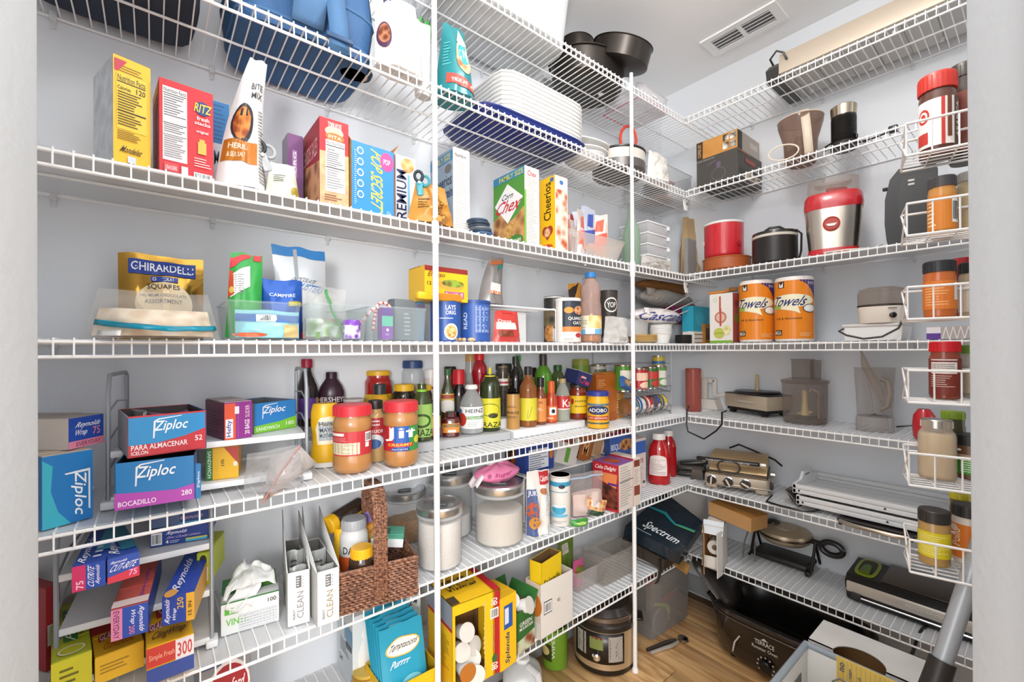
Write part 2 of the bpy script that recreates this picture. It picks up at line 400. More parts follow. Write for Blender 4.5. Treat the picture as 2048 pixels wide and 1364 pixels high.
def clear_bin(name,label,pl,d,m=None,taper=.94,rim=.004,cat='bin',group=None,th=.0016,handle=False,rx=0,ry=0):
    """open tapered container with a rim; origin at the middle of the lower front edge"""
    m = m or FILM('#eef4f6',.10); w,h=pl['w'],pl['h']; o=thing(name,label,cat,pl,group,rx,ry); b=MB()
    def ring(k,z,ins=0):
        a=w/2*k-ins; y0=d/2-d/2*k+ins; y1=d/2+d/2*k-ins; c=min(.012,a*.25); P_=[]
        for (x,y,sx_,sy_) in ((a,y0,1,-1),(a,y1,1,1),(-a,y1,-1,1),(-a,y0,-1,-1)):
            for q in ((0,1,2) if sx_*sy_<0 else (2,1,0)):
                an=q/2*PI/2; P_.append((x-sx_*c+sx_*c*math.sin(an) if True else 0, y-sy_*c+sy_*c*math.cos(an), z))
        return P_
    R_=[ring(taper,0),ring(1,h),ring(1,h,th*1.5),ring(taper,th,th)]
    vs=[p for r in R_ for p in r]; n=len(R_[0]); fs=[tuple(range(n))[::-1]]
    for i in range(3):
        for j in range(n): fs.append((i*n+j,i*n+(j+1)%n,(i+1)*n+(j+1)%n,(i+1)*n+j))
    fs.append(tuple(range(3*n,4*n)))
    b.add(vs,fs,m); tb_=b.obj('tub',o)
    r=MB(); r.tube([p for p in ring(1.0,h)],rim*.6,m,6,closed=True); r.obj('rim',tb_)
    return o
# ================================================================ room shell
def plaster(name, h, var=.02):
    m, n, l, b = _new(name)
    c = n.new('ShaderNodeTexCoord'); t = n.new('ShaderNodeTexNoise'); t.inputs['Scale'].default_value = 130; t.inputs['Detail'].default_value = 4
    l.new(c.outputs['Object'], t.inputs['Vector']); u = n.new('ShaderNodeBump'); u.inputs['Strength'].default_value = .12; u.inputs['Distance'].default_value = .003
    l.new(t.outputs['Fac'], u.inputs['Height']); l.new(u.outputs['Normal'], b.inputs['Normal'])
    b.inputs['Base Color'].default_value = lin(h); b.inputs['Roughness'].default_value = .55; return m
WALLM = plaster('wall_paint','#e3e7ec'); CEILM = plaster('ceiling_paint','#f2f3f4'); TRIMM = plaster('trim_paint','#a6a8aa')
def oak():
    m, n, l, b = _new('oak_plank')
    c = n.new('ShaderNodeTexCoord'); oi = n.new('ShaderNodeObjectInfo'); ad = n.new('ShaderNodeVectorMath'); ad.operation='ADD'
    cb = n.new('ShaderNodeCombineXYZ'); ml = n.new('ShaderNodeMath'); ml.operation='MULTIPLY'; ml.inputs[1].default_value = 37
    l.new(oi.outputs['Random'], ml.inputs[0]); l.new(ml.outputs[0], cb.inputs[0]); l.new(ml.outputs[0], cb.inputs[1])
    l.new(c.outputs['Object'], ad.inputs[0]); l.new(cb.outputs[0], ad.inputs[1])
    mp = n.new('ShaderNodeMapping'); mp.inputs['Scale'].default_value = (26,1.6,1); l.new(ad.outputs[0], mp.inputs['Vector'])
    t = n.new('ShaderNodeTexNoise'); t.inputs['Scale'].default_value = 1.6; t.inputs['Detail'].default_value = 6; t.inputs['Distortion'].default_value = .6
    l.new(mp.outputs[0], t.inputs['Vector'])
    r = n.new('ShaderNodeValToRGB'); e=r.color_ramp.elements; e[0].color=lin('#a9794a'); e[1].color=lin('#d8b07c'); e[0].position=.3; e[1].position=.62
    l.new(t.outputs['Fac'], r.inputs[0]); l.new(r.outputs[0], b.inputs['Base Color']); b.inputs['Roughness'].default_value=.35
    u = n.new('ShaderNodeBump'); u.inputs['Strength'].default_value=.08; l.new(t.outputs['Fac'],u.inputs['Height']); l.new(u.outputs['Normal'],b.inputs['Normal'])
    return m
OAK = oak()
fl = MB(); fl.box(-3.2,-3.2,-.06,2.4,1.5,-.012,C('#6b4a2c')); floor = fl.obj('floor'); floor['kind']='structure'; floor['label']='light oak plank floor of the pantry'
pk = MB(); pk.box(-.0892,-.6085,-.011,.0892,.6085,0,OAK,bev=.0008); plank0 = pk.obj('plank',floor)
first=True
for i in range(19):
    off = random.uniform(0,1.2)
    for j in range(4):
        x = -1.15+.18*i; y = -1.9+1.22*j+off*.8-.4
        if y<-2 or y>1.95: continue
        o = plank0 if first else plank0.copy()
        if not first: COL.objects.link(o); o.parent = floor
        first=False; o.location=(x,y,0)
        if y+.6085>1.385:   # trim the last plank of a row at the wall
            o.scale.y=(1.385-(y-.6085))/1.217; o.location.y=(1.385+y-.6085)/2
# door wall stands square to the view; its jambs frame the picture
vd = Vec((math.cos(YAW),math.sin(YAW),0)); rd = Vec((math.sin(YAW),-math.cos(YAW),0))
def loc2(lat,dep): q = rd*lat+vd*dep; return (q.x,q.y)
def struct(o): o['kind']='structure'; return o
g = MB(); g.box(-1.3,YWALL,-.06,XWALL+.1,YWALL+.1,CEIL,WALLM); struct(g.obj('wall_left'))
g = MB(); g.box(XWALL,-1.6,-.06,XWALL+.1,YWALL,CEIL,WALLM); struct(g.obj('wall_right'))
g = MB(); g.add([(-1.3,1.5,CEIL),(2.4,1.5,CEIL),(2.4,-1.6,CEIL),(.62,.0,CEIL),(-.1,.62,CEIL),(-1.3,1.5,CEIL)][:5],[(0,1,2,3,4)],CEILM)
cl=g.obj('ceiling',smooth=0); struct(cl); q=cl.modifiers.new('thickness','SOLIDIFY'); q.thickness=.05; q.offset=1
jl,jr = -(1024-78)/F_*.42, (1937-1024)/F_*.42
def wallseg(name,l0,l1,d0,d1,z0,z1,m,bev=0):
    b=MB(); R4=Matrix(((rd.x,vd.x,0,0),(rd.y,vd.y,0,0),(0,0,1,0),(0,0,0,1))); b.box(l0,d0,z0,l1,d1,z1,m,bev,X=R4); return struct(b.obj(name))
wallseg('wall_door_left',-1.55,jl-.02,.32,.41,-.06,CEIL,WALLM)
wallseg('wall_door_right',jr+.02,2.1,.32,.41,-.06,CEIL,WALLM)
wallseg('trim_1',jl-.02,jl,.295,.42,-.05,2.25,TRIMM,.002)
wallseg('trim_2',jr,jr+.02,.295,.42,-.05,2.25,TRIMM,.002)
wallseg('trim_3',jr-.0,jr+.011,.32,.352,-.05,2.25,TRIMM,.002).location=(rd*-.011).to_tuple()
b_=MB()
for k,(x0,x1,y0,y1) in {'baseboard_left':(-1.2,XWALL,YWALL-.014,YWALL),'baseboard_right':(XWALL-.014,XWALL,-1.3,YWALL-.014)}.items():
    b=MB(); b.box(x0,y0,0,x1,y1,.09,TRIMM,.003); struct(b.obj(k))
# ceiling vent
vp = [ (1417,78),(1498,12),(1556,42),(1474,100) ]
vc = [PZ(x,y,CEIL) for x,y in vp]; cen = sum(vc,Vec())/4
t = thing('ceiling_vent','white slotted air vent in the ceiling','vent',at(cen.x,cen.y,CEIL,0))
lx,ly = .15,.32
b=MB(); fx,fy=lx/2,ly/2
for (x0,y0,x1,y1) in ((-fx,-fy,-fx+.03,fy),(fx-.03,-fy,fx,fy),(-fx+.03,-fy,fx-.03,-fy+.035),(-fx+.03,fy-.035,fx-.03,fy),(-fx+.03,-.008,fx-.03,.008)): b.box(x0,y0,-.008,x1,y1,-.0002,CEILM)
b.obj('vent_frame',t)
b=MB(); b.box(-fx+.0302,-fy+.0352,-.0008,fx-.0302,fy-.0352,-.0004,C('#85888c',.8)); b.obj('duct_opening',t)
for i in range(4):
    for s in (-1,1):
        b=MB(); x=-.0335+i*.0223; b.box(-.006,-.0585,-.0008,.006,.0585,.0008,CEILM,X=RT(x,s*.0665,-.005,ry=-.5)); b.obj('slat',t)
# ceiling lamp (just above the frame)
t = thing('ceiling_lamp','round frosted flush ceiling lamp above the pantry','lamp',at(LAMP[0],LAMP[1],CEIL))
b=MB(); b.lathe([(.15,-.02),(.15,0)],WHITE,32); b.obj('lamp_base',t)
em,n_,l_,bb=_new('lamp_glass'); bb.inputs['Emission Color'].default_value=(1,.97,.93,1); bb.inputs['Emission Strength'].default_value=2; bb.inputs['Base Color'].default_value=(.9,.9,.9,1)
b=MB(); b.lathe([(.0,-.062),(.08,-.056),(.12,-.042),(.14,-.02)],em,32); b.obj('lamp_shade',t)
# stand of the added fill lamp, unseen behind the camera
t = thing('added_fill_lamp','added floor lamp stand, unseen behind the doorway, for front light','lamp',at(FILL_AT[0],FILL_AT[1],-.012))
b=MB(); b.lathe([(.14,0),(.14,.015),(.02,.025),(0,.025)],BLACK,28); b.obj('base',t)
b=MB(); b.tube([(0,0,.02),(0,0,FILL_AT[2]-.26)],.012,BLACK,10); b.obj('pole',t)
b=MB(); b.lathe([(.06,FILL_AT[2]-.27),(.07,FILL_AT[2]-.25),(.0,FILL_AT[2]-.245)],BLACK,24); b.obj('fill_lamp_holder',t)
# ================================================================ wire shelves
names = {1:'top',2:'second from the top',3:'third from the top',4:'eye-level',5:'fifth from the top',6:'sixth from the top',7:'lowest'}
LIN = FILM('#e9ebee',.52,.25)
CLIPM = FILM('#f2f4f6',.55,.2)
def wire_shelf(wall,k,a0,a1,liner):
    z=Z[k]; fr=(YA if wall=='A' else XB); bk=(YWALL if wall=='A' else XWALL)-.006
    PT=(lambda a,dp,zz:(a,dp,zz)) if wall=='A' else (lambda a,dp,zz:(dp,a,zz))
    t=thing('wire_shelf','%s white wire shelf on the %s wall'%(names[k],'long left' if wall=='A' else 'right-hand'),'shelf',at(0,0,0),group='white wire shelves')
    zw=z-.0019
    cw=MB(); a=a0+.004
    while a<a1:
        cw.tube([PT(a,bk,zw),PT(a,fr-.003,zw),PT(a,fr-.0045,z-.033)],.0019,WIRE,4); a+=.0254
    o=cw.obj('cross_wires',t); o['kind']='stuff'
    for nm,dp,zz,r in (('front_rail',fr,z-.0075,.0034),('lip_rail',fr-.002,z-.034,.0034),('middle_rail',(fr+bk)/2,z-.0075,.003),('back_rail',bk,z-.0075,.0034)):
        b=MB(); b.tube([PT(a0,dp,zz),PT(a1,dp,zz)],r,WIRE,8); b.obj(nm,t)
    cb=MB()
    for q in range(1):
        cb.box(-.006,-.012,-.016,.006,.001,.005,CLIPM,.002); cb.box(-.0045,-.004,-.03,.0045,.001,-.014,CLIPM,.0015)
    c0=None; a=a0+.16
    while a<a1:
        if c0 is None: c0=cb.obj('wall_clip',t); c=c0
        else: c=c0.copy(); COL.objects.link(c); c.parent=t
        c.location=PT(a,bk+.004,z-.002); c.rotation_euler.z=0 if wall=='A' else -PI/2; a+=.29
    if liner:
        b=MB(); p0=PT(a0,fr+.002,z-.0040); p1=PT(a1,bk-.004,z-.0026); b.box(*p0,*p1,LIN); b.obj('shelf_liner',t)
    return t
for k in range(1,8):
    wire_shelf('A',k,-.62 if k!=7 else -.3,XWALL-.004,k in (3,4,5,6,7))
    wire_shelf('B',k,-.42,YA-.008,k in (3,4,5,6,7))
# corner brackets where the two runs meet
for k in (2,3):
    t=thing('corner_bracket','white corner bracket joining the two %s wire shelves'%names[k],'bracket',at(XB+.01,YA+.012,Z[k]-.036))
    b=MB(); b.prism([(0,0),(.03,-.004),(.03,-.05),(.012,-.05),(0,-.02)],-.003,.003,WHITE); b.obj('bracket_plate',t); b=MB(); b.lathe([(.006,-.003),(.006,.003)],STEEL,10,X=RT(.018,-.004,-.02,rx=PI/2)); b.obj('screw',t)
# support poles in front of the left run
for nm,px,ztp in (('pole left',872,CEIL-.002),('pole right',1266,Z[1]+.03)):
    p=PY(px,690,YA-.013); t=thing('support_pole','white round steel pole holding the left shelves, %s'%('nearer the camera' if 'left' in nm else 'nearer the corner'),'pole',at(p.x,p.y,0))
    b=MB(); b.lathe([(.0085,.012),(.0085,Z[3]-.05)],WIRE,14); b.obj('lower_tube',t)
    b=MB(); b.lathe([(.0105,Z[3]-.06),(.0105,Z[3]+.0),(.0075,Z[3]+.004),(.0075,ztp)],WIRE,14); b.obj('upper_tube',t)
    b=MB(); b.lathe([(.0125,0),(.0125,.012),(.009,.018)],WHITE,14); b.obj('foot_cap',t)
    for k in range(1,8):
        if Z[k]>ztp: continue
        b=MB(); b.box(-.0045,.006,Z[k]-.036,.0045,.0125,Z[k]-.006,WHITE,.0015); b.obj('shelf_clip',t)
# ================================================================ shelf A1 (top, left wall)
MILK = FILM('#e4e6e8',.5,.3); CLEAR = FILM('#eef3f5',.10); CLEARB = FILM('#f4f6f7',.16,.12,bump=.6)
def rbox(name,parent,x0,y0,z0,x1,y1,z1,m,bev): b=MB(); b.box(x0,y0,z0,x1,y1,z1,m,bev); return b.obj(name,parent)
t=thing('storage_tote','large milky white storage tote on the top shelf beside the dark pans','storage bin',at(.93,1.085,Z[1]))
b=MB()
def tote(u,v):
    a=2*PI*u; k=.88+.12*v+(.02 if v>.72 else 0); c,s_=math.cos(a),math.sin(a); q=(abs(c)**6+abs(s_)**6)**(-1/6)
    return (c*q*.285*k, .142+s_*q*.145*k, .004+v*.27)
b.grid(tote,48,14,MILK,wrap=True); b.add([tote(i/48,0) for i in range(48)],[tuple(range(48))],MILK); b.obj('tote_body',t,solid=.002)
b=MB(); b.tube([tote(i/48,1) for i in range(48)],.006,MILK,8,closed=True); b.obj('rim',t)
b=MB(); b.box(-.30,-.012,.276,.30,.30,.292,MILK,.01); b.obj('lid',t)
b=MB(); b.box(-.30,-.012,.294,.30,.30,.31,MILK,.01); tag(b.obj('tote_lid'),'spare milky lid stacked over the large white tote','lid').location=(.93,1.085,Z[1])
DKM=C('#3a3531',.35,.6)
t=thing('roasting_pan','dark oval roasting pan lying on the top shelf, seen through the wires','pan',at(1.435,1.235,Z[1],rz=0))
pr=[(.0,.0),(.80,.0),(.93,.02),(1,.10)]
b=MB(); b.lathe([(r*.158,z+.001) for r,z in pr]+[(1.06*.158,.102),(1.06*.158,.106),(.97*.158,.104),(.9*.158,.02),(0,.006)],DKM,36,sx=1.1,sy=.88); b.obj('pan_body',t)
b=MB(); b.lathe([(.0,-.0005),(.012,-.0005),(.012,.002)],CHROME,14,X=RT(.05,-.03,0)); b.obj('rivet',t)
t=thing('cake_pan','dark round cake pan tipped over the shelf edge above the pole','pan',at(1.505,1.13,Z[1]+.088),rx=-.0)
b=MB(); R_=.12; b.lathe([(R_*.9,.0),(R_,.006),(R_,.072),(R_*1.04,.076),(R_*.97,.074),(R_*.95,.01),(0,.008)],DKM,40); b.obj('pan_body',t)
t.rotation_euler=(math.radians(20),0,0)
t=thing('cake_pan','small dark round pan standing behind the tipped cake pan','pan',at(1.40,1.265,Z[1]+.108))
R_=.07; b=MB(); b.lathe([(R_*.9,0),(R_,.01),(R_,.10),(R_*1.05,.104),(R_*.95,.10),(R_*.93,.012),(0,.01)],DKM,36); b.obj('pan_body',t)
pl=O('A',1,.03,1283,1340,163); t=clear_bin('clear_case','clear plastic case with pink edging on the top shelf by the corner',pl,.2,FILM('#f1eef0',.2),cat='case')
b=MB(); b.tube([(-pl['w']/2,.0,.002),(pl['w']/2,0,.002),(pl['w']/2,.2,.002),(-pl['w']/2,.2,.002)],.003,C('#cf6a8c'),6,closed=True); b.obj('pink_edging',t)
b=MB(); b.box(-.02,-.003,pl['h']*.55,.02,0,pl['h']*.7,FILM('#ffffff',.4),.001); b.obj('latch',t)
# ================================================================ shelf A2
def softbag(name,label,cat,x0,x1,y0,y1,z,h,m,pw=5,seed=0,wr=.012,bulge=.06):
    t=thing(name,label,cat,at((x0+x1)/2,y0,z)); w=(x1-x0)/2; d=(y1-y0)/2
    def S(u,v):
        a=2*PI*u; c,s_=math.cos(a),math.sin(a); q=(abs(c)**pw+abs(s_)**pw)**(-1/pw)
        k=(.93+.07*math.sin(PI*min(1,v*1.6)))*(1 if v<.8 else 1-.5*((v-.8)/.2)**2)
        nn=wr*noise.noise(Vec((c*2+seed,s_*2,v*3)))*min(1,v*4)
        return (c*q*w*k+nn*c, d+s_*q*d*k+nn*s_, v*h)
    b=MB(); b.grid(S,40,16,m,wrap=True); b.add([S(i/40,0) for i in range(40)],[tuple(range(40))],m); b.add([S(i/40,1) for i in range(40)],[tuple(range(40))],m); b.obj('bag_body',t,smooth=50); return t,S
NAVY=C('#2b3443',.8,bump=.25,bs=400); BLUE=C('#2d5a8a',.6,bump=.2,bs=300); BLUE2=C('#47719c',.7,bump=.2,bs=300)
t,S=softbag('lunch_bag','dark charcoal soft bag at the left end of the second shelf','bag',-.22,.085,1.10,1.365,Z[2],.26,NAVY,seed=3)
b=MB(); b.grid(lambda u,v:(-.02+.05*u, -.006-.012*v, .26*v),1,6,C('#5f7890',.8)); b.obj('strap',t,solid=.003)
t,S=softbag('cooler_backpack','blue insulated backpack with straps hanging over the second shelf','backpack',.135,.46,1.105,1.375,Z[2],.325,BLUE,seed=8,pw=6)
b=MB(); b.tube([S(i/40,.33) for i in range(40)],.004,BLUE2,6,closed=True); b.obj('piping',t)
b=MB(); b.tube([S(i/40,.08) for i in range(40)],.0035,BLUE2,6,closed=True); b.obj('piping',t)
b=MB(); sw=.045
pth=[(.03,-.002,.34),(.036,-.022,.2),(.04,-.034,.09),(.045,-.042,.02),(.047,-.040,-.02),(.047,-.024,-.028),(.047,-.022,.0)]
b.grid(lambda u,v:(lambda i,f:(pth[i][0]+(pth[min(i+1,6)][0]-pth[i][0])*f+(u-.5)*sw, pth[i][1]+(pth[min(i+1,6)][1]-pth[i][1])*f, pth[i][2]+(pth[min(i+1,6)][2]-pth[i][2])*f))(min(5,int(v*6)),v*6-min(5,int(v*6))),2,24,BLUE2); b.obj('shoulder_strap',t,solid=.004)
b=MB(); b.grid(lambda u,v:(-.05+.07*u,-.006-.03*math.sin(PI*v),.02+.12*v),3,10,C('#5d86b3',.9,bump=.5,bs=900)); b.obj('strap_pad',t,solid=.006)
b=MB(); b.box(.015,-.05,-.012,.078,-.036,.0,C('#22466e',.5),.003); b.obj('buckle',t)
b=MB(); b.grid(lambda u,v:(.162+.012*math.sin(3*v)+.022*u,.0-.01*v,.27-.27*v),2,10,C('#33465f',.8)); b.obj('side_strap',t,solid=.003)
p=PZ(708,150,Z[2]); t=thing('sanitizer_pouch','small tan oval pouch in a dark rim behind the backpack strap','pouch',at(p.x,p.y,Z[2]))
b=MB(); b.lathe([(.045,.001),(.05,.012),(.045,.024),(0,.026)],C('#2b333d',.6),28,sx=1,sy=.75); b.obj('dark_rim',t); b=MB(); b.lathe([(0,.0),(.036,.0),(.036,.0012)],C('#c9b79c',.7),28,sx=1,sy=.75); b.obj('tan_panel',t)
pl=O('A',2,.03,752,848,-28); pouch('nut_bag','white bag with a picture of pecans between the backpack and the teal bag',pl,.10,C('#e9e6e1',.4,bump=.3,bs=14),top=.86,skew=-.012,seed=4,
 art=[('e','F',.12,.36,.11,.17,'#5b3a57'),('e','F',.12,.38,.085,.13,NOISE('#7a3a20','#c98a62',55)),('f','F',.45,.1,.8,.2,3,'#d9d5cf')])
pl=O('A',2,.09,836,866,30); t=thing('bag_clip','green bag clip over a white pouch beside the teal bag','clip',pl)
b=MB(); b.tube([(-.016,0,pl['h']-.075),(-.018,0,pl['h']-.02),(-.008,0,pl['h']),(.004,0,pl['h']-.01),(.004,0,pl['h']-.04)],.0045,C('#3a9a3a',.4),8); b.obj('clip_loop',t)
b=MB(); b.tube([(.010,0,pl['h']-.075),(.008,0,pl['h']-.02),(.015,0,pl['h']),(.022,0,pl['h']-.012),(.016,0,pl['h']-.075)],.0045,C('#2f7d35',.4),8); b.obj('clip_loop',t)
pl=O('A',2,.085,832,864,38); pouch('folded_pouch','folded white pouch held by the green clip',pl,.05,C('#dcdcda',.5,bump=.3,bs=14),seed=14)
pl=O('A',2,.045,872,948,34); TEAL=C('#1f7f86',.3,bump=.25,bs=12)
pouch('pet_food_bag','teal standing bag with a round picture and red banner on the second shelf',pl,.11,TEAL,top=.55,seed=6,base=.95,power=.35,
 art=[('e','F',.58,.52,.26,.25,NOISE('#b5643a','#e8cfa0',30)),('e','F',.58,.55,.19,.16,'#2a9aa2'),('t','F','ONE',.42,.49,.76,.62,'#eef6f6'),('p','F',[(.12,.10),(.96,.06),(.96,.17),(.12,.24)],'#d0493f'),('t','F','TRUE INSTINCT',.2,.12,.9,.17,'#f4e6e0'),('f','F',.05,.35,.2,.7,8,'#56b2b4'),('p','F',[(.42,.75),(.62,.95),(.8,.72),(.6,.66)],'#e7eef0')])
# blue roaster tray with stacked white foam trays on it
t=thing('serving_tray','dark blue oblong tray at the front of the second shelf','tray',at(1.03,1.092,Z[2]))
TB=C('#1f2f78',.35,bump=.3,bs=40)
def tr(u,v,w=.245,d=.135,h=.022,fl=1.10):
    a=2*PI*u; k=1+(fl-1)*v; c,s_=math.cos(a),math.sin(a); q=(abs(c)**7+abs(s_)**7)**(-1/7); return (c*q*w*k*.93, d+s_*q*d*k*.93, h*v)
b=MB(); b.grid(tr,40,4,TB,wrap=True); b.add([tr(i/40,0) for i in range(40)],[tuple(range(40))],TB); b.obj('tray_body',t,solid=.003)
b=MB(); b.tube([tr(i/40,1) for i in range(40)],.004,TB,6,closed=True); b.obj('rim',t)
FOAM=C('#e2e2e0',.6)
f0=None
for i in range(10):
    if f0 is None:
        f0=thing('foam_tray','white foam tray in the stack on the blue tray, lowest of all','tray',at(1.07,1.098,Z[2]+.006),group='white foam trays in the stack')
        b=MB(); q=lambda u,v:tr(u,v,.195,.125,.022,1.1)
        b.grid(q,36,3,FOAM,wrap=True); b.add([q(i_/36,0) for i_ in range(36)],[tuple(range(36))],FOAM); b.obj('tray_shell',f0,solid=.002)
        b=MB(); b.tube([q(i_/36,1) for i_ in range(36)],.004,FOAM,6,closed=True); b.obj('rim',f0)
    else: cpy(f0,(1.07,1.098,Z[2]+.006+.0148*i),label='white foam tray in the stack on the blue tray, %s from the bottom'%['','second','third','fourth','fifth','sixth','seventh','eighth','ninth','topmost, tenth'][i])
# plates, pot, lid
for i,(px,py,R_,tl,lb) in enumerate(((1160,268,.085,.32,'white oval platter leaning on its stack beside the foam trays'),(1158,290,.085,.1,'white oval platter lying flat under the leaning one'))):
    p=PW('A',px+14,690,.115); t=thing('platter',lb,'plate',at(p.x,p.y,Z[2]+(.075 if i==0 else .03)),rx=tl)
    b=MB(); b.lathe([(0,.0),(R_*.6,.0),(R_*.75,.006),(R_*1.05,.022),(R_*1.05,.026),(R_*.75,.011),(0,.005)],FOAM,36,sx=1.1); b.obj('plate',t)
    b=MB(); b.lathe([(R_*.5,-.006),(R_*.52,-.006),(R_*.52,.001),(R_*.5,.001)],FOAM,30); b.obj('foot_ring',t)
t=thing('foam_bowl','white shallow bowl underneath the two platters','bowl',at(p.x,p.y,Z[2]))
b=MB(); b.lathe([(.05,.001),(.055,.002),(.085,.03),(.086,.032),(.082,.031),(.05,.006),(0,.005)],FOAM,36); b.obj('bowl_shell',t)
p=RD('A',2,.10,1186,1293,288); t=thing('saucepan','grey saucepan with a pale band and dark rim on the second shelf','pot',p)
R_=p['R']; b=MB(); b.lathe([(R_*.9,0),(R_,.01),(R_,.045)],C('#6d6a68',.4,.5),36); b.obj('pot_base',t)
b=MB(); b.lathe([(R_,.045),(R_,.085)],C('#cfcac2',.4),36); b.obj('pale_band',t)
b=MB(); b.lathe([(R_,.085),(R_*1.03,.088),(R_*1.03,.094),(R_*.96,.094),(R_*.94,.03),(0,.02)],C('#2c2a29',.35),36); b.obj('dark_rim',t)
b=MB(); b.lathe([(R_*.3,.094),(R_*.86,.096),(R_*.86,.1),(R_*.3,.108),(0,.11)],C('#3a3735',.3,.4),32); b.obj('inner_lid',t)
pl=O('A',2,.04,1243,1290,236); t=thing('pot_lid','clear lid with a red rim standing upright behind the right pole','lid',at(pl['x'],pl['y']+.02,Z[2]+.10,rz=pl['rz']-.5))
b=MB(); ell=[(.036*math.cos(2*PI*i/32),0,.058+.056*math.sin(2*PI*i/32)) for i in range(32)]
b.tube(ell,.006,C('#c8402f',.35),8,closed=True); b.obj('red_rim',t)
b=MB(); b.add(ell,[tuple(range(32))],FILM('#cfd6da',.35)); b.obj('lid_panel',t,solid=.003)
pl=O('A',2,.03,1296,1340,296); pouch('plastic_bag','bulging white plastic bag between the saucepan and the clear bin',pl,.07,FILM('#f5f1ea',.75,.25,bump=.5),seed=9,top=.8,base=.9,wr=.02)
pl=O('A',2,.08,1322,1388,322); t=clear_bin('clear_bin','clear bin with red and black lids inside near the corner of the second shelf',pl,.22,FILM('#e3e5e6',.12))
b=MB(); b.box(-.05,.05,.004,.06,.18,.03,C('#d9714a',.5),.008); tag(b.obj('orange_container'),'flat orange container lying inside the clear bin','container'); o=bpy.data.objects['orange_container']; o.location=(pl['x'],pl['y'],pl['z']); o.rotation_euler.z=pl['rz']
t2=thing('food_container','black and red lidded container resting in the clear bin near the corner','container',at(pl['x']-.02,pl['y']+.10,pl['z']+.075))
b=MB(); b.box(-.06,-.04,-.04,.05,.05,.022,C('#3b3a3a',.4),.012); b.obj('tub',t2); b=MB(); b.box(.0,-.05,.022,.09,.04,.034,C('#c33b2e',.4),.004); b.obj('red_lid',t2)
# ================================================================ shelf A3
YEL='#f2bf1d'
pl=O('A',3,.030,228,303,107,offR=.046)
carton('cracker_box','tall yellow box with printed nutrition panel at the left of the third shelf',pl,.13,YEL,sides={'L':NOISE('#b9bcc0','#e2e3e4',30,kind='n'),'T':'#d8a21a'},
 art=[('f','F',.1,.86,.9,.93,3,'#8a6a10'),('p','F',[(.03,.97),(.36,.97),(.12,.86),(.03,.86)],'#c2334a'),('r','F',.08,.34,.88,.85,'#f0c93a'),('t','F','Nutrition Facts',.11,.78,.85,.835,'#2c2510'),('r','F',.1,.765,.86,.775,'#2c2510'),('t','F','Calories',.11,.70,.45,.735,'#2c2510'),('t','F','120',.6,.70,.85,.75,'#2c2510'),('f','F',.11,.52,.86,.69,7,'#4a3d14'),('r','F',.1,.50,.86,.512,'#2c2510'),('f','F',.11,.37,.8,.49,5,'#4a3d14'),('f','F',.1,.24,.75,.33,5,'#6b5312'),('t','F','Mondelez',.2,.13,.75,.19,'#3b2c08',0,.2),('r','F',.36,.045,.58,.105,'#cfd9e0')])
RED='#cf2530'
pl=O('A',3,.032,320,428,154,offR=.040)
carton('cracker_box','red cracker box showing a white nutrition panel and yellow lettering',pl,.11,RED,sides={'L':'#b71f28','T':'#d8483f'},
 art=[('r','F',.06,.16,.5,.93,'#eeecec'),('t','F','Nutrition Facts',.08,.875,.48,.915,'#33313a'),('r','F',.07,.855,.49,.863,'#33313a'),('f','F',.08,.62,.48,.85,9,'#6a6870'),('r','F',.07,.545,.49,.552,'#33313a'),('f','F',.08,.45,.48,.54,4,'#7d7a82'),('r','F',.07,.425,.49,.43,'#33313a'),('f','F',.08,.19,.48,.42,10,'#8f8c94'),
  ('e','F',.79,.80,.15,.075,'#1f3f7d'),('t','F','RITZ',.64,.755,.96,.85,'#f2cf37',0,.1),('t','F','fresh',.68,.665,.92,.71,'#f6e9e6'),('t','F','stacks',.64,.615,.94,.655,'#f6e9e6'),('t','F','original',.67,.52,.9,.56,'#f6e9e6'),('r','F',.7,.30,.86,.43,'#e3b64f'),('r','F',.73,.43,.83,.46,'#e3b64f'),('f','F',.63,.15,.95,.26,4,'#f0c8c4'),('r','F',.08,.04,.33,.13,'#d8484f'),('t','F','CRACKERS',.10,.06,.31,.10,'#f3d9d9'),('r','F',.39,.03,.51,.12,'#eeecec'),('b','F',.62,.01,.97,.09),('r','L',.1,.86,.9,.98,'#e7bd31'),('f','L',.2,.1,.8,.8,10,'#d96a63')])
pl=O('A',3,.15,424,460,200); carton('snack_box','blue and white striped box behind the white pouch',pl,.05,'#dfe8ee',art=[('r','F',0,.58,1,1,'#2f7fc0'),('f','F',.05,.6,.95,.98,9,'#1f62a0'),('t','F','Mix',.15,.36,.8,.5,'#27435c')],sides={'R':'#2f7fc0'})
pl=O('A',3,.045,430,536,88,offR=.055)
pouch('snack_pouch','tall white snack pouch with an orange band reading herbs',pl,.09,C('#e9e7e6',.45,bump=.25,bs=10),top=.34,skew=.035,seed=2,base=.95,power=.35,wr=.008,
 art=[('e','F',.33,.46,.26,.155,'#2c2a30'),('e','F',.31,.46,.20,.125,NOISE('#8a3d12','#e08a3c',45)),('r','F',.02,.17,.70,.33,'#b9701f'),('t','F','HERBS',.10,.26,.50,.30,'#f7ead6'),('t','F','& SEA SALT',.10,.20,.44,.235,'#f7ead6'),('f','F',.74,.05,.98,.6,22,'#8b8b8d'),('t','F','BITE',.40,.74,.85,.79,'#3a3a3c'),('t','F','MIX',.45,.67,.85,.72,'#3a3a3c')])
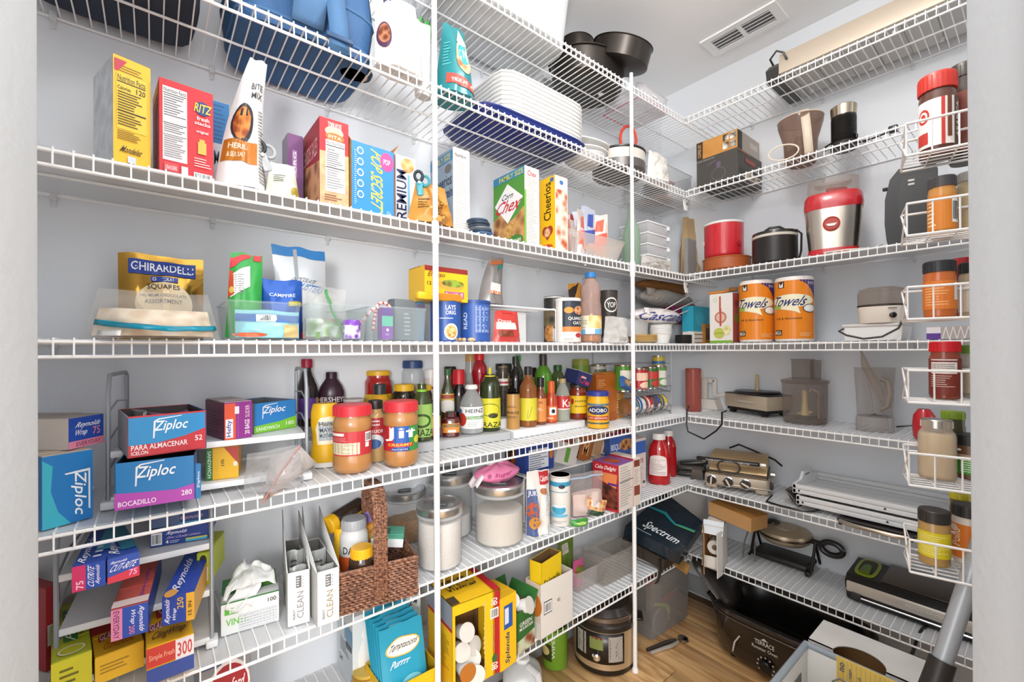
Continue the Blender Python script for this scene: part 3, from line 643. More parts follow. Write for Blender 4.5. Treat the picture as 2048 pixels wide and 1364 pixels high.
def chip_clip(label,px0,px1,yt,yb,off,col,pad='#2a2c2f',wall='A',tilt=.35):
    p=PW(wall,(px0+px1)/2,690,off); zb=ztop((px0+px1)/2,yb,p); zt=ztop((px0+px1)/2,yt,p); h=zt-zb
    t=thing('chip_clip',label,'clip',at(p.x,p.y,zb,rz=math.atan2(-p.x,p.y)),ry=-tilt)
    b=MB(); b.box(-h*.13,-.006,0,h*.13,.004,h*.62,C(col,.35),.004); b.obj('clip_jaw',t)
    b=MB(); b.tube([(h*.16*math.cos(a),-.004,h*.78+h*.2*math.sin(a)) for a in [2*PI*i/18 for i in range(18)]],.0042,C(pad,.5),8,closed=True); b.obj('grip_ring',t)
    b=MB(); b.tube([(h*.16*math.cos(a)+h*.25,.010,h*.66+h*.2*math.sin(a)) for a in [2*PI*i/18 for i in range(18)]],.004,C(col,.4),8,closed=True); b.obj('grip_ring',t)
    b=MB(); b.tube([(0,-.012,h*.5),(0,.014,h*.5)],.004,STEEL,8); b.obj('spring_pin',t)
    return t
chip_clip('grey chip clip with a dark grip on the pale bag',522,556,282,344,.03,'#a7abb0')
pl=O('A',3,.03,532,600,320); pouch('snack_bag','small pale bag under the grey clip',pl,.05,C('#cfd0c2',.4,bump=.4,bs=14),top=.7,seed=11,art=[('f','F',.15,.35,.7,.62,4,'#6d7068'),('e','F',.85,.15,.15,.14,'#a58f36')])
pl=O('A',3,.14,577,608,266); carton('tea_box','purple box behind the pale bag',pl,.06,'#6d3f70',sides={'L':'#9a8fa0'},art=[('r','F',.3,.45,.6,.8,'#9d79a4'),('t','F','ORG',.35,.5,.55,.78,'#e8dcea',90),('e','F',.6,.1,.4,.12,'#c0a14a')])
pl=O('A',3,.03,641,699,232)
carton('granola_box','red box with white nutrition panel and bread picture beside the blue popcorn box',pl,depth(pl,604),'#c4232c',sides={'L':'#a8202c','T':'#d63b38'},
 art=[('r','F',0,.0,1,.62,NOISE('#b98a62','#d9b48c',40,kind='n')),('e','F',.5,.86,.32,.06,'#e8c6a0'),('t','F','TOWN HOUSE',.28,.90,.75,.97,'#f4e3dc'),('e','F',.52,.80,.33,.05,'#b7702c'),('t','F','PITA',.3,.78,.75,.82,'#f6e2c0'),('r','F',.2,.17,.86,.76,'#eceaea'),('t','F','Nutrition Facts',.23,.71,.83,.75,'#2a2a2e'),('r','F',.21,.69,.85,.70,'#2a2a2e'),('t','F','Calories',.23,.64,.5,.67,'#2a2a2e'),('f','F',.23,.46,.83,.63,7,'#6d6d72'),('r','F',.21,.44,.85,.45,'#2a2a2e'),('f','F',.23,.2,.83,.43,8,'#8d8d92'),('f','F',.15,.06,.8,.14,3,'#7a4a3a'),
  ('t','L','SEASIDE SALES',.15,.6,.9,.8,'#e9b9b4'),('p','L',[(0,0),(1,0),(1,.5),(.3,.58),(0,.2)],NOISE('#7a3b22','#d8a070',28)),('r','L',0,.0,.16,.2,'#a8943a')])
pl=O('A',3,.032,704,790,279,offR=.036)
carton('popcorn_box','bright blue popcorn box with yellow lettering and torn cardboard flaps',pl,.07,'#2f86cc',sides={'L':'#d9b53a','R':'#e08433'},open_top=True,flaps=.035,flapcol=CARD,
 art=[('t','F','POP SECRET',.44,.10,.72,.92,'#f3cf3d',-90,.1),('e','F',.82,.82,.16,.14,'#d8478f'),('t','F','POP',.74,.78,.9,.86,'#ffe9f2')]+[('e','F',.2,.88-.155*i,.075,.055,'#cfe4f4') for i in range(5)]+[('e','F',.2,.88-.155*i,.05,.036,'#3a86c4') for i in range(5)]+[('f','F',.06,.1,.12,.88,26,'#a9cfee'),('f','F',.8,.04,.95,.1,3,'#a9cfee')])
pl=O('A',3,.09,793,832,308); carton('saltine_box','narrow pale cracker box with blue upright lettering behind the popcorn box',pl,.06,'#dcdfe2',art=[('t','F','PREMIUM',.05,.02,.55,.8,'#1f2f5c',90),('r','F',.6,.0,.72,.75,'#7db7d8'),('e','F',.6,.88,.35,.1,NOISE('#c98b45','#e6c48a',50))],sides={'T':'#c5cdd3'})
pl=O('A',3,.03,815,908,358); pouch('snack_bag','crumpled golden brown bag folded over and clipped with teal',pl,.09,C('#c58b3c',.35,bump=.6,bs=16),top=.62,seed=21,base=1,power=.3,wr=.02,art=[('f','F',.1,.3,.35,.6,4,'#6a4a22'),('t','F','TRISCUIT',.5,.12,.6,.7,'#5d3c14',90)])
chip_clip('teal chip clip holding the golden brown bag shut',830,856,343,392,.015,'#3f9fb4','#1d2a33',tilt=.1)
pl=O('A',3,.06,908,941,293)
carton('cereal_box','blue-grey cereal box with a white nutrition side left of the stacked lids',pl,depth(pl,863),'#e6e4e0',sides={'L':'#93a7b8','T':'#c8c4be'},
 art=[('f','F',.1,.05,.9,.95,34,'#b9b7b4'),('t','F','Nutrition',.1,.9,.8,.94,'#55555a'),('r','L',.0,.86,1,.97,'#3f86b8'),('t','L','FAMILY SIZE',.1,.88,.9,.95,'#e3cf3c'),('t','L','Cheerios',.15,.58,.95,.72,'#2b3346'),('t','L','Protein',.4,.44,.98,.56,'#1f2d66'),('e','L',.8,.78,.14,.05,'#6c6a66'),('e','L',.45,.2,.4,.17,NOISE('#7b8b9c','#cfd8e0',40))])
pl=RD('A',3,.04,942,989,0); l0=None
for i in range(6):
    cc=['#4c6f96','#2f4560','#7e8890','#41505f','#33475d','#3b5470'][i]; z=Z[3]+.001+i*.0082; zz=z
    t=thing('container_lid',['lowest','second lowest','third','fourth','fifth','topmost lighter blue'][i]+' round lid in the stack beside the green cereal box','lid',at(pl['x']-.003*i,pl['y']+.004*(i%2),zz),group='stacked round lids')
    R_=pl['R']*(1 if i<2 else .93); b=MB(); b.lathe([(R_*.96,0),(R_,.001),(R_,.0065),(R_*.94,.0078),(R_*.9,.006),(0,.006)],C(cc,.4),28); b.obj('lid_disc',t); b=MB(); b.lathe([(R_*1.01,.002),(R_*1.025,.003),(R_*1.01,.004)],C('#1f2a38',.5),28); b.obj('seal_ring',t)
pl=O('A',3,.035,1051,1080,330)
carton('cereal_box','green corn cereal box with a white diamond on its wide side',pl,depth(pl,989),'#e4e0da',sides={'L':'#4f9434','T':'#c9c4bc'},
 art=[('t','F','Chex',.2,.885,.8,.955,'#b02a33'),('f','F',.1,.04,.9,.87,30,'#bdbab4'),('r','F',.0,.0,.10,.70,'#6fb23a'),('r','L',0,.90,1,1,'#2f86b0'),('t','L','FAMILY SIZE',.2,.915,.97,.98,'#e6d53a'),('p','L',[(0,0),(1,0),(1,.50),(.6,.36),(.25,.50),(0,.42)],NOISE('#7d4a22','#cf9a5c',26)),('p','L',[(.05,.62),(.48,.86),(.96,.62),(.48,.34)],'#f1efee'),('t','L','Corn',.30,.66,.66,.735,'#26221f',0,.2),('t','L','Chex',.12,.49,.90,.65,'#c81e2e',0,.25),('p','L',[(.35,.12),(.62,.16),(.70,.34),(.45,.32)],NOISE('#d8b066','#b98434',90)),('e','L',.72,.09,.24,.075,'#3f7f2c'),('t','L','GLUTEN FREE',.55,.07,.9,.11,'#e6efda')])
pl=O('A',3,.025,1112,1137,349)
carton('cereal_box','yellow cereal box with black upright lettering and a heart',pl,depth(pl,1081),'#eadfd6',sides={'L':'#f2c016','T':'#c8b9a4'},
 art=[('n',) ][:0]+[('r','F',.05,.02,.95,.82,NOISE('#b9552c','#f2dcc8',34)),('e','F',.5,.92,.15,.03,'#3f6fae'),('t','L','Cheerios',.28,.42,.74,.93,'#2b2413',90),('e','L',.38,.28,.2,.065,'#a53a2c'),('e','L',.66,.28,.2,.065,'#a53a2c'),('p','L',[(.2,.27),(.84,.27),(.52,.15)],'#a53a2c'),('e','L',.5,.26,.2,.06,NOISE('#e8c79a','#c9825a',60)),('e','L',.5,.06,.36,.04,'#c8501e'),('e','L',.82,.95,.12,.03,'#3f6fae')])
pl=O('A',3,.235,1134,1168,426); carton('small_box','small red box behind the tub of drink pouches',pl,.05,'#b63a30',art=[('r','F',.1,.6,.9,.9,'#e8d8d2')])
# tub with drink pouches
pl=O('A',3,.02,1140,1254,458); tub=dict(pl); t=clear_bin('pouch_tub','clear frosted tub filled with drink pouches on the third shelf',pl,.2,FILM('#f1ece6',.22,.3),taper=.8)
for i,(u,dp,hh,c1,c2,lab) in enumerate(((-.3,.03,.12,'#e9ddda','#e2694f','pale drink pouch at the left of the tub'),(-.05,.05,.15,'#c7cfe0','#3f55a8','blue and white drink pouch standing tall in the tub'),(.18,.045,.13,'#f0d8d0','#e8604a','coral drink pouch at the front of the tub'),(.3,.10,.17,'#dfe3ee','#4b4fb4','violet-striped drink pouch at the back right of the tub'),(-.18,.12,.13,'#efe6dc','#e88a6a','peach drink pouch at the back of the tub'))):
    p2=dict(x=pl['x']+u*pl['w']*.75,y=pl['y']+dp,z=Z[3]+.004,w=.085,h=hh+.055,rz=pl['rz']+random.uniform(-.5,.5))
    pouch('drink_pouch',lab,p2,.035,C(c1,.25,.3,bump=.3,bs=20),seed=30+i,ry=random.uniform(-.25,.3),group='drink pouches in the tub',art=[('p','F',[(.05,.2),(.95,.35),(.95,.6),(.05,.5)],c2),('p','F',[(.3,.62),(.7,.62),(.8,.9),(.4,.85)],c2),('e','F',.5,.2,.25,.1,'#f0a080')])
pl=RD('A',3,.06,1246,1282,412); bottle('green_vase','pale green glass bottle half hidden by the right pole',pl,'sauce',FILM('#a9c4ac',.45),cat='vase',art=[])
cs=None
for i in range(4):
    pl=O('A',3,.06,1277,1354,0); z=Z[3]+.03+.0505*i
    t=thing('food_box',['lowest','second','third','topmost'][i]+' white translucent lidded box in the stack right of the pole','container',at(pl['x'],pl['y'],z,rz=pl['rz']),group='stacked white food boxes')
    b=MB(); b.box(-.082,0,0,.082,.15,.041,MILK,.006); b.obj('box_body',t); b=MB(); b.box(-.085,-.003,.041,.085,.153,.0485,FILM('#ffffff',.8,.3),.003); b.obj('lid',t); b=MB(); b.box(.078,-.006,.026,.096,.012,.044,FILM('#ffffff',.8,.3),.003); b.obj('latch',t)
pl=O('A',3,.02,1282,1345,508); pouch('plastic_bag','crumpled clear plastic bag under the stacked white boxes',pl,.05,FILM('#e9e6e0',.45,.2,bump=1),seed=17,wr=.02,top=.9)
pl=O('A',3,.12,1362,1396,430); pouch('paper_bag','twisted tan paper bag in the corner behind the grey box',pl,.07,C('#c0a377',.7,bump=.6,bs=18),seed=12,top=.7,wr=.02,base=1)
pl=O('A',3,.012,1377,1394,476); carton('spine_box','narrow plain grey box at the corner of the third shelf',pl,.02,'#8d8b88',art=[('r','F',.05,.02,.95,.98,'#878583')])
# ================================================================ shelf A4 (eye level)
# zip bag of pale shells with a teal zipper, lying at the left
pl=O('A',4,.035,165,440,585); pl['h']=.092
t=pouch('zip_bag','wide clear zip bag of pale pasta shells with a teal zipper strip',pl,.16,FILM('#f3f2ef',.07,.10,bump=.8,bs=14),seed=5,base=1,power=.5,top=.8,wr=.02,filling=(NOISE('#d9bfa0','#f0e2cc',38,kind='v'),.55),nu=20)
S=pouch_fn(pl['w'],pl['h'],.16,.8,1,0,0,.02,5,.5); b=MB()
b.grid(lambda u,v:(lambda q:(q[0],q[1]-.004,q[2]))(S(.06+.92*u,.14+.10*v+.32*(u-.6)**2,-1,.002)),24,2,C('#1590ad',.35)); b.obj('zipper_strip',t,solid=.002)
b=MB(); b.grid(lambda u,v:S(.10+.16*u,.03+.12*v,-1,.003),4,3,'#e9e7e2'); b.obj('paper_label',t,solid=.0006)
pl=O('A',4,.17,238,406,505)
GOLD=C('#b98f3e',.18,.85,bump=.5,bs=9)
pouch('chocolate_bag','shiny gold chocolate bag with a blue name band',pl,.07,GOLD,seed=22,base=.9,power=.45,wr=.014,top=1.02,
 art=[('e','F',.52,.42,.34,.26,NOISE('#d9b878','#f3e6cf',6,.3,kind='n')),('r','F',.11,.76,.90,.93,'#1e3c93'),('t','F','GHIRARDELLI',.14,.80,.87,.90,'#f1f3f6'),('r','F',.36,.68,.68,.74,'#1e3c93'),('t','F','CHOCOLATE',.38,.69,.66,.73,'#e8ecf4'),('t','F','SQUARES',.32,.58,.70,.65,'#3a2a1c'),('t','F','PREMIUM CHOCOLATE',.24,.50,.78,.535,'#4c3a28'),('t','F','ASSORTMENT',.29,.42,.73,.47,'#3a2a1c'),('r','F',.72,.22,.9,.32,'#2e6a3a')])
# clear bin 1 and its bags
pl=O('A',4,.012,455,604,600); clear_bin('pantry_bin','clear bin holding green and blue snack bags on the eye-level shelf',pl,.2,FILM('#eef5f5',.06),taper=.9)
z0=Z[4]+.004
p2=O('A',4,.06,450,522,502,z=z0); pouch('snack_bag','green and red snack bag leaning out of the left clear bin',p2,.05,C('#2f9a45',.3,bump=.3,bs=12),seed=7,ry=.04,top=.9,art=[('p','F',[(.0,.80),(.62,.97),(.62,1.0),(.0,.93)],'#c8323a'),('p','F',[(.06,.46),(.6,.60),(.6,.86),(.06,.74)],'#ebe8e4'),('f','F',.1,.5,.5,.74,9,'#8b8b86'),('p','F',[(.0,.46),(.15,.5),(.1,.78),(.0,.78)],'#c8502e'),('r','F',.7,.93,.95,1.0,'#c8323a'),('e','F',.08,.55,.06,.04,'#e7c05a')])
p2=O('A',4,.075,518,606,556,z=z0); pouch('snack_bag','dark blue foil snack bag lying across the left clear bin',p2,.06,C('#2453a6',.2,.3,bump=.5,bs=12),seed=8,top=.98,art=[('t','F','CAMPFIRE',.2,.70,.8,.76,'#c9d8ef'),('r','F',.62,.55,.95,.63,'#b0a02c')])
p2=O('A',4,.03,470,598,618,z=z0); pouch('snack_bag','light blue bag with a bar code at the front of the left clear bin',p2,.045,C('#8fc8d3',.25,bump=.3,bs=12),seed=9,art=[('r','F',.0,.58,1.0,.86,'#3767ad'),('b','F',.30,.58,.62,.84),('r','F',.72,.02,.98,.5,'#c9b079'),('e','F',.2,.1,.25,.08,'#d95f35')])
p2=O('A',4,.15,560,650,492,z=Z[4]); pouch('snack_bag','silver white bag with a blue folded top behind the clear bins',p2,.06,C('#c9ced3',.3,.2,bump=.35,bs=10),seed=13,top=1.18,skew=-.01,art=[('r','F',.0,.90,1,1.0,'#2674b5'),('t','F','CHOCOLATE',.28,.62,.75,.67,'#6d7076',0,.2),('t','F','CLUSTERS',.28,.53,.92,.61,'#2f6eae',0,.2),('p','F',[(.36,.66),(.42,.66),(.45,.97),(.38,.97)],'#9a9fa4')])
# clear bin 2: loose sweets
pl=O('A',4,.014,616,738,606); clear_bin('pantry_bin','clear bin holding a plastic bag of sweets on the eye-level shelf',pl,.2,FILM('#eef4f5',.06),taper=.93)
p2=O('A',4,.05,606,690,572,z=z0); t=pouch('sweets_bag','clear plastic bag with a green zipper inside the middle bin',p2,.07,FILM('#f0f0ee',.12,.12,bump=.9,bs=14),seed=15,top=1.05,wr=.02,filling=(NOISE('#7a4a3a','#dfe6e0',20,c3='#5a8f3a'),.35))
S=pouch_fn(p2['w'],p2['h'],.07,1.05,.7,0,0,.02,15,.5); b=MB(); b.grid(lambda u,v:(lambda q:(q[0],q[1]-.006,q[2]))(S(.48+.5*v**2+.05*u,.95-.9*v,-1)),1,12,C('#3f9a4a',.4)); b.obj('green_zipper',t,solid=.002)
for i,(u,dp,zz,c,r) in enumerate(((-.38,.05,.014,'#c33','.'),(-.25,.03,.012,'#8fbf3a','.'),(-.12,.04,.013,'#b7361f','.'),(.0,.03,.011,'#7fae35','.'),(.16,.05,.012,'#e0d6d0','.'),(.3,.04,.012,'#9a5f3a','.'))):
    t=thing('wrapped_sweet',['red','lime green','dark red','green','white','brown'][i]+' wrapped sweet on the floor of the middle bin','sweet',at(pl['x']+u*pl['w'],pl['y']+dp,z0),group='sweets in the middle bin',drz=i)
    b=MB(); b.lathe([(0,0),(.009,.003),(.011,.008),(.008,.014),(0,.017)],C(c,.25),10,sx=1.2); b.obj('sweet_body',t); b=MB(); b.prism([(.01,.004),(.02,.0),(.02,.016),(.01,.012)],-.005,.005,FILM(c,.5)); b.prism([(-.01,.004),(-.02,.0),(-.02,.016),(-.01,.012)],-.005,.005,FILM(c,.5)); b.obj('wrapper_twist',t)
def cane(label,px,py,off,ang,L=.1,s=1):
    p=PW('A',px,690,off); zz=ztop(px,py,p); t=thing('candy_cane',label,'candy',at(p.x,p.y,zz),ry=ang,group='candy canes in the middle bin')
    pts=[(0,0,-L+L*.1*i) for i in range(10)]+[(.022*(1-math.cos(a)),0,.022*math.sin(a)) for a in [PI*i/10 for i in range(11)]]
    b=MB(); b.tube(pts,.0042,C('#ecd2cf',.3),8); b.obj('cane_stick',t)
    b=MB()
    for i in range(0,len(pts)-1,2):
        a,c=Vec(pts[i]),Vec(pts[i+1]); b.tube([a,a+(c-a)*.6],.0045,C('#c94a44',.3),8)
    o=b.obj('red_stripes',t); o['kind']='stuff'
cane('striped candy cane lying against the right end of the middle bin',742,622,.06,.7,.1)
cane('striped candy cane hooked over the rim of the middle bin',752,618,.10,.15,.06)
pl=O('A',4,.03,684,722,640,z=z0); t=thing('cookie_tin','round purple and white spotted sweet wrapper tin in the middle bin','tin',at(pl['x'],pl['y'],z0)); b=MB(); b.lathe([(.0,0),(.02,.0),(.022,.006),(.022,.04),(.018,.046),(0,.047)],NOISE('#6d3fa0','#eadff2',70),20); b.obj('tin_body',t); b=MB(); b.lathe([(.023,.034),(.023,.041),(.019,.047),(0,.049)],C('#7d48b0',.3),20); b.obj('lid',t)
# clear bin 3
pl=O('A',4,.014,742,856,612); clear_bin('pantry_bin','clear bin with a purple sachet at its left end beside the blue tubs',pl,.2,FILM('#eef4f5',.06),taper=.95)
p2=O('A',4,.028,764,786,616,z=z0); carton('sachet_box','slim purple and green sachet box inside the right clear bin',p2,.03,'#8a3fa6',art=[('r','F',0,.42,1,.75,'#5fc3a6'),('p','F',[(0,.42),(1,.6),(1,.75),(0,.75)],'#5fc3a6'),('r','F',0,.78,1,1,'#5b2f8f'),('e','F',.5,.3,.12,.05,'#eee'),('f','F',.3,.12,.7,.2,2,'#d9c4e6')])
p2=O('A',4,.1,790,850,598,z=z0); carton('tea_box','slate and blue box at the back of the right clear bin',p2,.05,'#7b8288',art=[('r','F',.72,0,1,1,'#5f93b8'),('t','F','PEPSI',.74,.8,.98,.9,'#a33'),('f','F',.3,.1,.5,.7,6,'#b9bfc2')])
# canisters of rings
for i,(a,b_,yt,lab) in enumerate(((861,922,598,'blue round tub with a cereal bowl picture, the left of the pair'),(917,981,603,'blue round tub with a nutrition panel, the right of the pair'))):
    pl=RD('A',4,.07 if i else .06,a,b_,yt)
    bottle('oat_tub',lab,pl,'tub',C('#2f56a0',.4),cap=C('#2a4a8c',.4),capz=.93,capr=1.03,cat='tub',group='blue tubs',capkind='plain',
      art=([('t','C','LAYS',.50,.72,.72,.83,'#eef'),('t','C','ORIG',.50,.61,.72,.70,'#eef'),('f','C',.38,.50,.72,.55,1,'#cdd8ee'),('e','C',.62,.22,.15,.19,'#e9e4d6'),('e','C',.62,.22,.12,.15,NOISE('#a8782f','#e6c98a',90))] if i==0 else [('r','C',.5,.2,.85,.88,'#3d63ad'),('f','C',.52,.22,.83,.86,18,'#d5ddee'),('t','C','READ',.28,.3,.36,.7,'#cdd8ee',90)]))
p=PW('A',921,690,.025)
for i in range(7):
    t=thing('loose_nut','small tan nut spilled in front of the blue tubs'if i<4 else 'small pale nut spilled near the left pole','nut',at(p.x+.012*i-.03,p.y+random.uniform(-.012,.012),Z[4]),group='spilled nuts',drz=i)
    b=MB(); b.lathe([(0,0),(.006,.002),(.008,.006),(.005,.010),(0,.012)],C('#b9925e' if i<4 else '#d6bd92',.6),9,sx=1.3); b.obj('nut_body',t)
# taco kit box on the tubs
pl=O('A',4,.035,850,936,530,z=Z[4]+.118); pl['w']*=1.0; zt=Z[4]+.118
carton('taco_box','yellow and red taco shell box lying on the blue tubs',pl,.10,'#efbd1f',sides={'R':'#e9b41c','T':'#a33a22'},
 art=[('r','F',0,.86,1,1,'#8f2a22'),('t','F','El Paso',.08,.70,.46,.84,'#7a2c18',0,.1),('e','F',.62,.50,.30,.16,'#d9a24a'),('e','F',.64,.54,.26,.11,NOISE('#5f2a18','#8fae3a',45)),('t','F','12',.05,.45,.15,.55,'#5a3a10'),('r','F',.44,.1,.9,.3,'#b2648a'),('t','F','Stand Stuff',.47,.14,.87,.26,'#f7e6ee'),('f','R',.2,.2,.85,.9,9,'#b98812')])
p=PY(898,690,YA+.0); t=thing('taco_tray','yellow taco tray sticking out below the taco box','tray',at(pl['x']-.02,pl['y']-.022,zt-.002)); b=MB(); b.box(-.085,0,0,.06,.03,.022,C('#e8b91f',.4),.006); b.obj('tray_body',t); b=MB(); b.box(-.02,-.001,.003,.055,0,.02,'#c9801e'); b.obj('printed_strip',t)
pl=O('A',4,.10,956,1006,508,z=Z[4]+.127); pouch('snack_bag','dark grey standing bag with an orange and green tip on the wire riser',pl,.06,C('#8c8886',.3,.2,bump=.3,bs=10),seed=23,top=.55,skew=.03,base=.95,power=.3,art=[('r','F',.25,.20,.72,.42,'#e7e3df'),('r','F',.22,.20,.74,.26,'#e0875a'),('p','F',[(.1,.80),(.9,.86),(.9,.94),(.1,.9)],'#b9683a'),('p','F',[(.5,.72),(.95,.78),(.95,.86),(.6,.82)],'#2f8a78')])
# white wire riser
def riser(label,wall,k,off,px0,px1,h,d,off2=None):
    L=PW(wall,px0,690,off); R=PW(wall,px1,690,off); w=(R-L).length; t=thing('wire_riser',label,'rack',at((L.x+R.x)/2,(L.y+R.y)/2,Z[k],rz=0 if wall=='A' else -PI/2))
    for s in (-1,1):
        b=MB(); b.tube([(s*w/2,0,0.003),(s*w/2,0,h-.008),(s*(w/2-.008),0,h),(s*(w/2-.008),d,h),(s*w/2,d,h-.008),(s*w/2,d,.003)],.003,WIRE,6); b.obj('leg_frame',t)
    b=MB()
    n=int(w/.0127)
    for i in range(1,n): x=-w/2+w*i/n; b.tube([(x,0,h),(x,d,h)],.0013,WIRE,4)
    o=b.obj('deck_wires',t); o['kind']='stuff'
    for y in (0,d/2,d):
        b=MB(); b.tube([(-w/2+.008,y,h-.003),(w/2-.008,y,h-.003)],.0025,WIRE,6); b.obj('rail',t)
    return t
riser('small white wire riser between the taco box and the oats canister','A',4,.06,962,1112,.122,.18)
pl=O('A',4,.045,985,1040,620); pouch('date_bag','red and clear bag of dried fruit under the wire riser',pl,.05,C('#c2403a',.3,bump=.4,bs=14),seed=24,top=.8,art=[('r','F',.05,.40,.75,.62,'#e7d5cf'),('t','F','Dates',.1,.62,.6,.72,'#f3e1de'),('r','F',.1,.18,.6,.36,'#7d3a24'),('r','F',.3,.92,.75,.99,'#d8342e')])
pl=O('A',4,.16,1030,1052,625); carton('white_box','thin white card box standing behind the wire riser',pl,.03,'#e8e8e6',art=[('r','F',.1,.1,.9,.9,'#e2e2e0')])
pl=RD('A',4,.15,1088,1130,594); bottle('breadcrumb_canister','black canister with a food picture behind the oats canister',pl,'tub',C('#2c2926',.4),cap=C('#d9d6cf',.4),capz=.96,capr=1.02,cat='canister',capkind='plain',art=[('r','C',.05,.35,.6,.7,NOISE('#1f1b18','#7a6a4a',30)),('e','C',.35,.2,.2,.18,NOISE('#a8622e','#dca05a',60)),('r','C',.45,.0,.9,.3,'#d8d3c9')])
pl=RD('A',4,.035,1111,1162,598); bottle('oats_canister','white round oats canister with a dark picture and orange band',pl,'tub',C('#e9e4de',.5),cap=C('#efeae4',.45),capz=.955,capr=1.02,cat='canister',capkind='plain',art=[('r','C',.36,.35,.98,.93,'#2c3440'),('e','C',.52,.72,.12,.07,'#d8902f'),('e','C',.80,.72,.15,.1,NOISE('#a8502e','#e6b98a',60)),('t','C','QUAKER',.50,.49,.95,.57,'#f2eee8'),('t','C','OATS',.62,.40,.9,.47,'#f2eee8'),('r','C',.36,.24,.98,.35,'#e0813a'),('e','C',.78,.16,.1,.05,'#b3303a'),('f','C',.4,.04,.7,.09,2,'#9a948c')])
pl=O('A',4,.10,1143,1172,565); pouch('coffee_pouch','orange and black pouch behind the tall clear bottle',pl,.05,C('#c98a2e',.4,bump=.3,bs=12),seed=26,top=.9,ry=-.1,art=[('p','F',[(.0,.6),(.6,.9),(.8,1.0),(.0,.9)],'#2a2522')])
pl=RD('A',4,.03,1160,1203,546); PT_=[(.92,0),(1,.03),(1,.50),(.95,.56),(.9,.62),(.97,.70),(.9,.80),(.6,.88),(.44,.91),(.44,.99)]
bottle('oil_bottle','tall clear plastic bottle with a blue cap and a little amber oil',pl,PT_,FILM('#d8b8ac',.30,.1,bump=.4),cap='#2f7bc0',capz=.93,capr=.52,fill=C('#c98f1f',.2),fillv=.10,art=[('r','C',.0,.12,1,.38,'#e3dcc6'),('r','C',.45,.20,1,.38,NOISE('#d8a02a','#f0dca0',30)),('f','C',.05,.2,.42,.35,6,'#9a9484'),('p','C',[(.0,.12),(1,.12),(1,.2),(.4,.18),(0,.2)],'#6fb2d8'),('r','C',.35,.12,.62,.2,'#eee')])
pl=RD('A',4,.09,1198,1236,582); bottle('paper_cup_sleeve','dark takeaway cup with a white round logo behind the clear bags',pl,[(.8,0),(1,.98),(1,1)],C('#3a322d',.5),cat='cup',art=[('e','C',.62,.72,.26,.14,'#efece6'),('e','C',.62,.72,.22,.115,'#3a322d'),('t','C','YOP',.46,.67,.78,.77,'#efece6')])
pl=O('A',4,.02,1207,1256,632); pouch('cup_bag','clear plastic bag holding stacked cups in front of the dark cup',pl,.07,FILM('#eceae6',.45,.15,bump=.7),seed=31,wr=.015,top=.85,base=1)
pl=O('A',4,.08,1236,1300,606); pl['h']=.075; pl['z']+=.03; t=clear_bin('white_tub','milky plastic tub lying behind the tan plates',pl,.11,MILK); bpy.data.objects['white_tub'].rotation_euler.z=.0
for i in range(5):
    p=PW('A',1279,690,.10); t=thing('paper_plate',['lowest','second','middle','fourth','top'][i]+' tan rimmed plate in the low stack by the right pole','plate',at(p.x,p.y,Z[4]+.0008+.0058*i),group='tan plates by the pole')
    b=MB(); b.lathe([(0,0),(.05,0),(.062,.003),(.078,.012),(.078,.0145),(.06,.006),(0,.003)],C('#d8bd8e' if i<4 else '#e6d3ae',.6),32); b.obj('plate_disc',t); b=MB(); b.lathe([(.078,.0118),(.0795,.013),(.078,.0148)],C('#c9a45c',.5),32); b.obj('rim',t)
for i in range(6):
    p=PW('A',1322,690,.04); t=thing('foam_bowl',['lowest','second','third','fourth','fifth','top'][i]+' white foam bowl in the nest right of the pole','bowl',at(p.x,p.y,Z[4]+.001+.0075*i),group='nested white bowls')
    b=MB(); b.lathe([(.03,0),(.033,.0),(.046,.042),(.049,.043),(.049,.0455),(.045,.0445),(.031,.003),(0,.003)],FOAM,28); b.obj('bowl_shell',t); b=MB(); b.lathe([(.049,.0428),(.0505,.0442),(.049,.0458)],FOAM,28); b.obj('rim',t)
# heap of bags and plastic cutlery above the bowls
def heapbag(label,px0,px1,yt,yb,off,m,seed,name='plastic_bag',d=.12,text=None):
    L=PW('A',px0,690,off); R=PW('A',px1,690,off); z=ztop((px0+px1)/2,yb,(L+R)/2); h=ztop((px0+px1)/2,yt,(L+R)/2)-z; w=(R-L).length; rs=random.Random(seed)
    t=thing(name,label,'bag',at((L.x+R.x)/2,(L.y+R.y)/2,z))
    def S(u,v):
        a=2*PI*u; th=PI*v-PI/2; c=math.cos(th)
        k=1+.35*noise.noise(Vec((math.cos(a)*1.7+seed,math.sin(a)*1.7,v*2.3)))
        return (w/2*c*math.cos(a)*k, d/2+d/2*c*math.sin(a)*k, h/2+h/2*math.sin(th)*(.8+.2*k))
    b=MB(); b.grid(S,28,12,m,wrap=True); b.obj('bag_body',t,smooth=60)
    b=MB(); n=8; b.grid(lambda u,v:(w*(-.42+.16*u)-.01*v, d*.2+.004*math.sin(9*u), h*(.5+.42*v)),6,4,m); b.obj('gathered_neck',t,solid=.0006)
    if text:
        a_=Art({'F':(lambda u,v,e:(lambda q:(q[0],q[1]-.002-e,q[2]))(S(.5+.06+.38*u,.2+.6*v)),(10,4))}); a_.run([('t','F',text[0],.0,.15,.95,.75,text[1],0,.2)]); a_.obj(t,'printed_lettering')
    return t
heapbag('crumpled white plastic bag with blue lettering lying on the nested bowls',1293,1378,615,648,.03,C('#e6e0de',.35,bump=.5,bs=20),41,text=('Cascade','#3a4a8c'))
heapbag('dark maroon bag behind the plastic cutlery',1345,1420,600,648,.10,C('#7a2848',.35,bump=.5,bs=20),42)
heapbag('grey crumpled plastic bag on top of the corner heap',1295,1400,578,612,.09,FILM('#a9a39c',.7,.25,bump=.8),43)
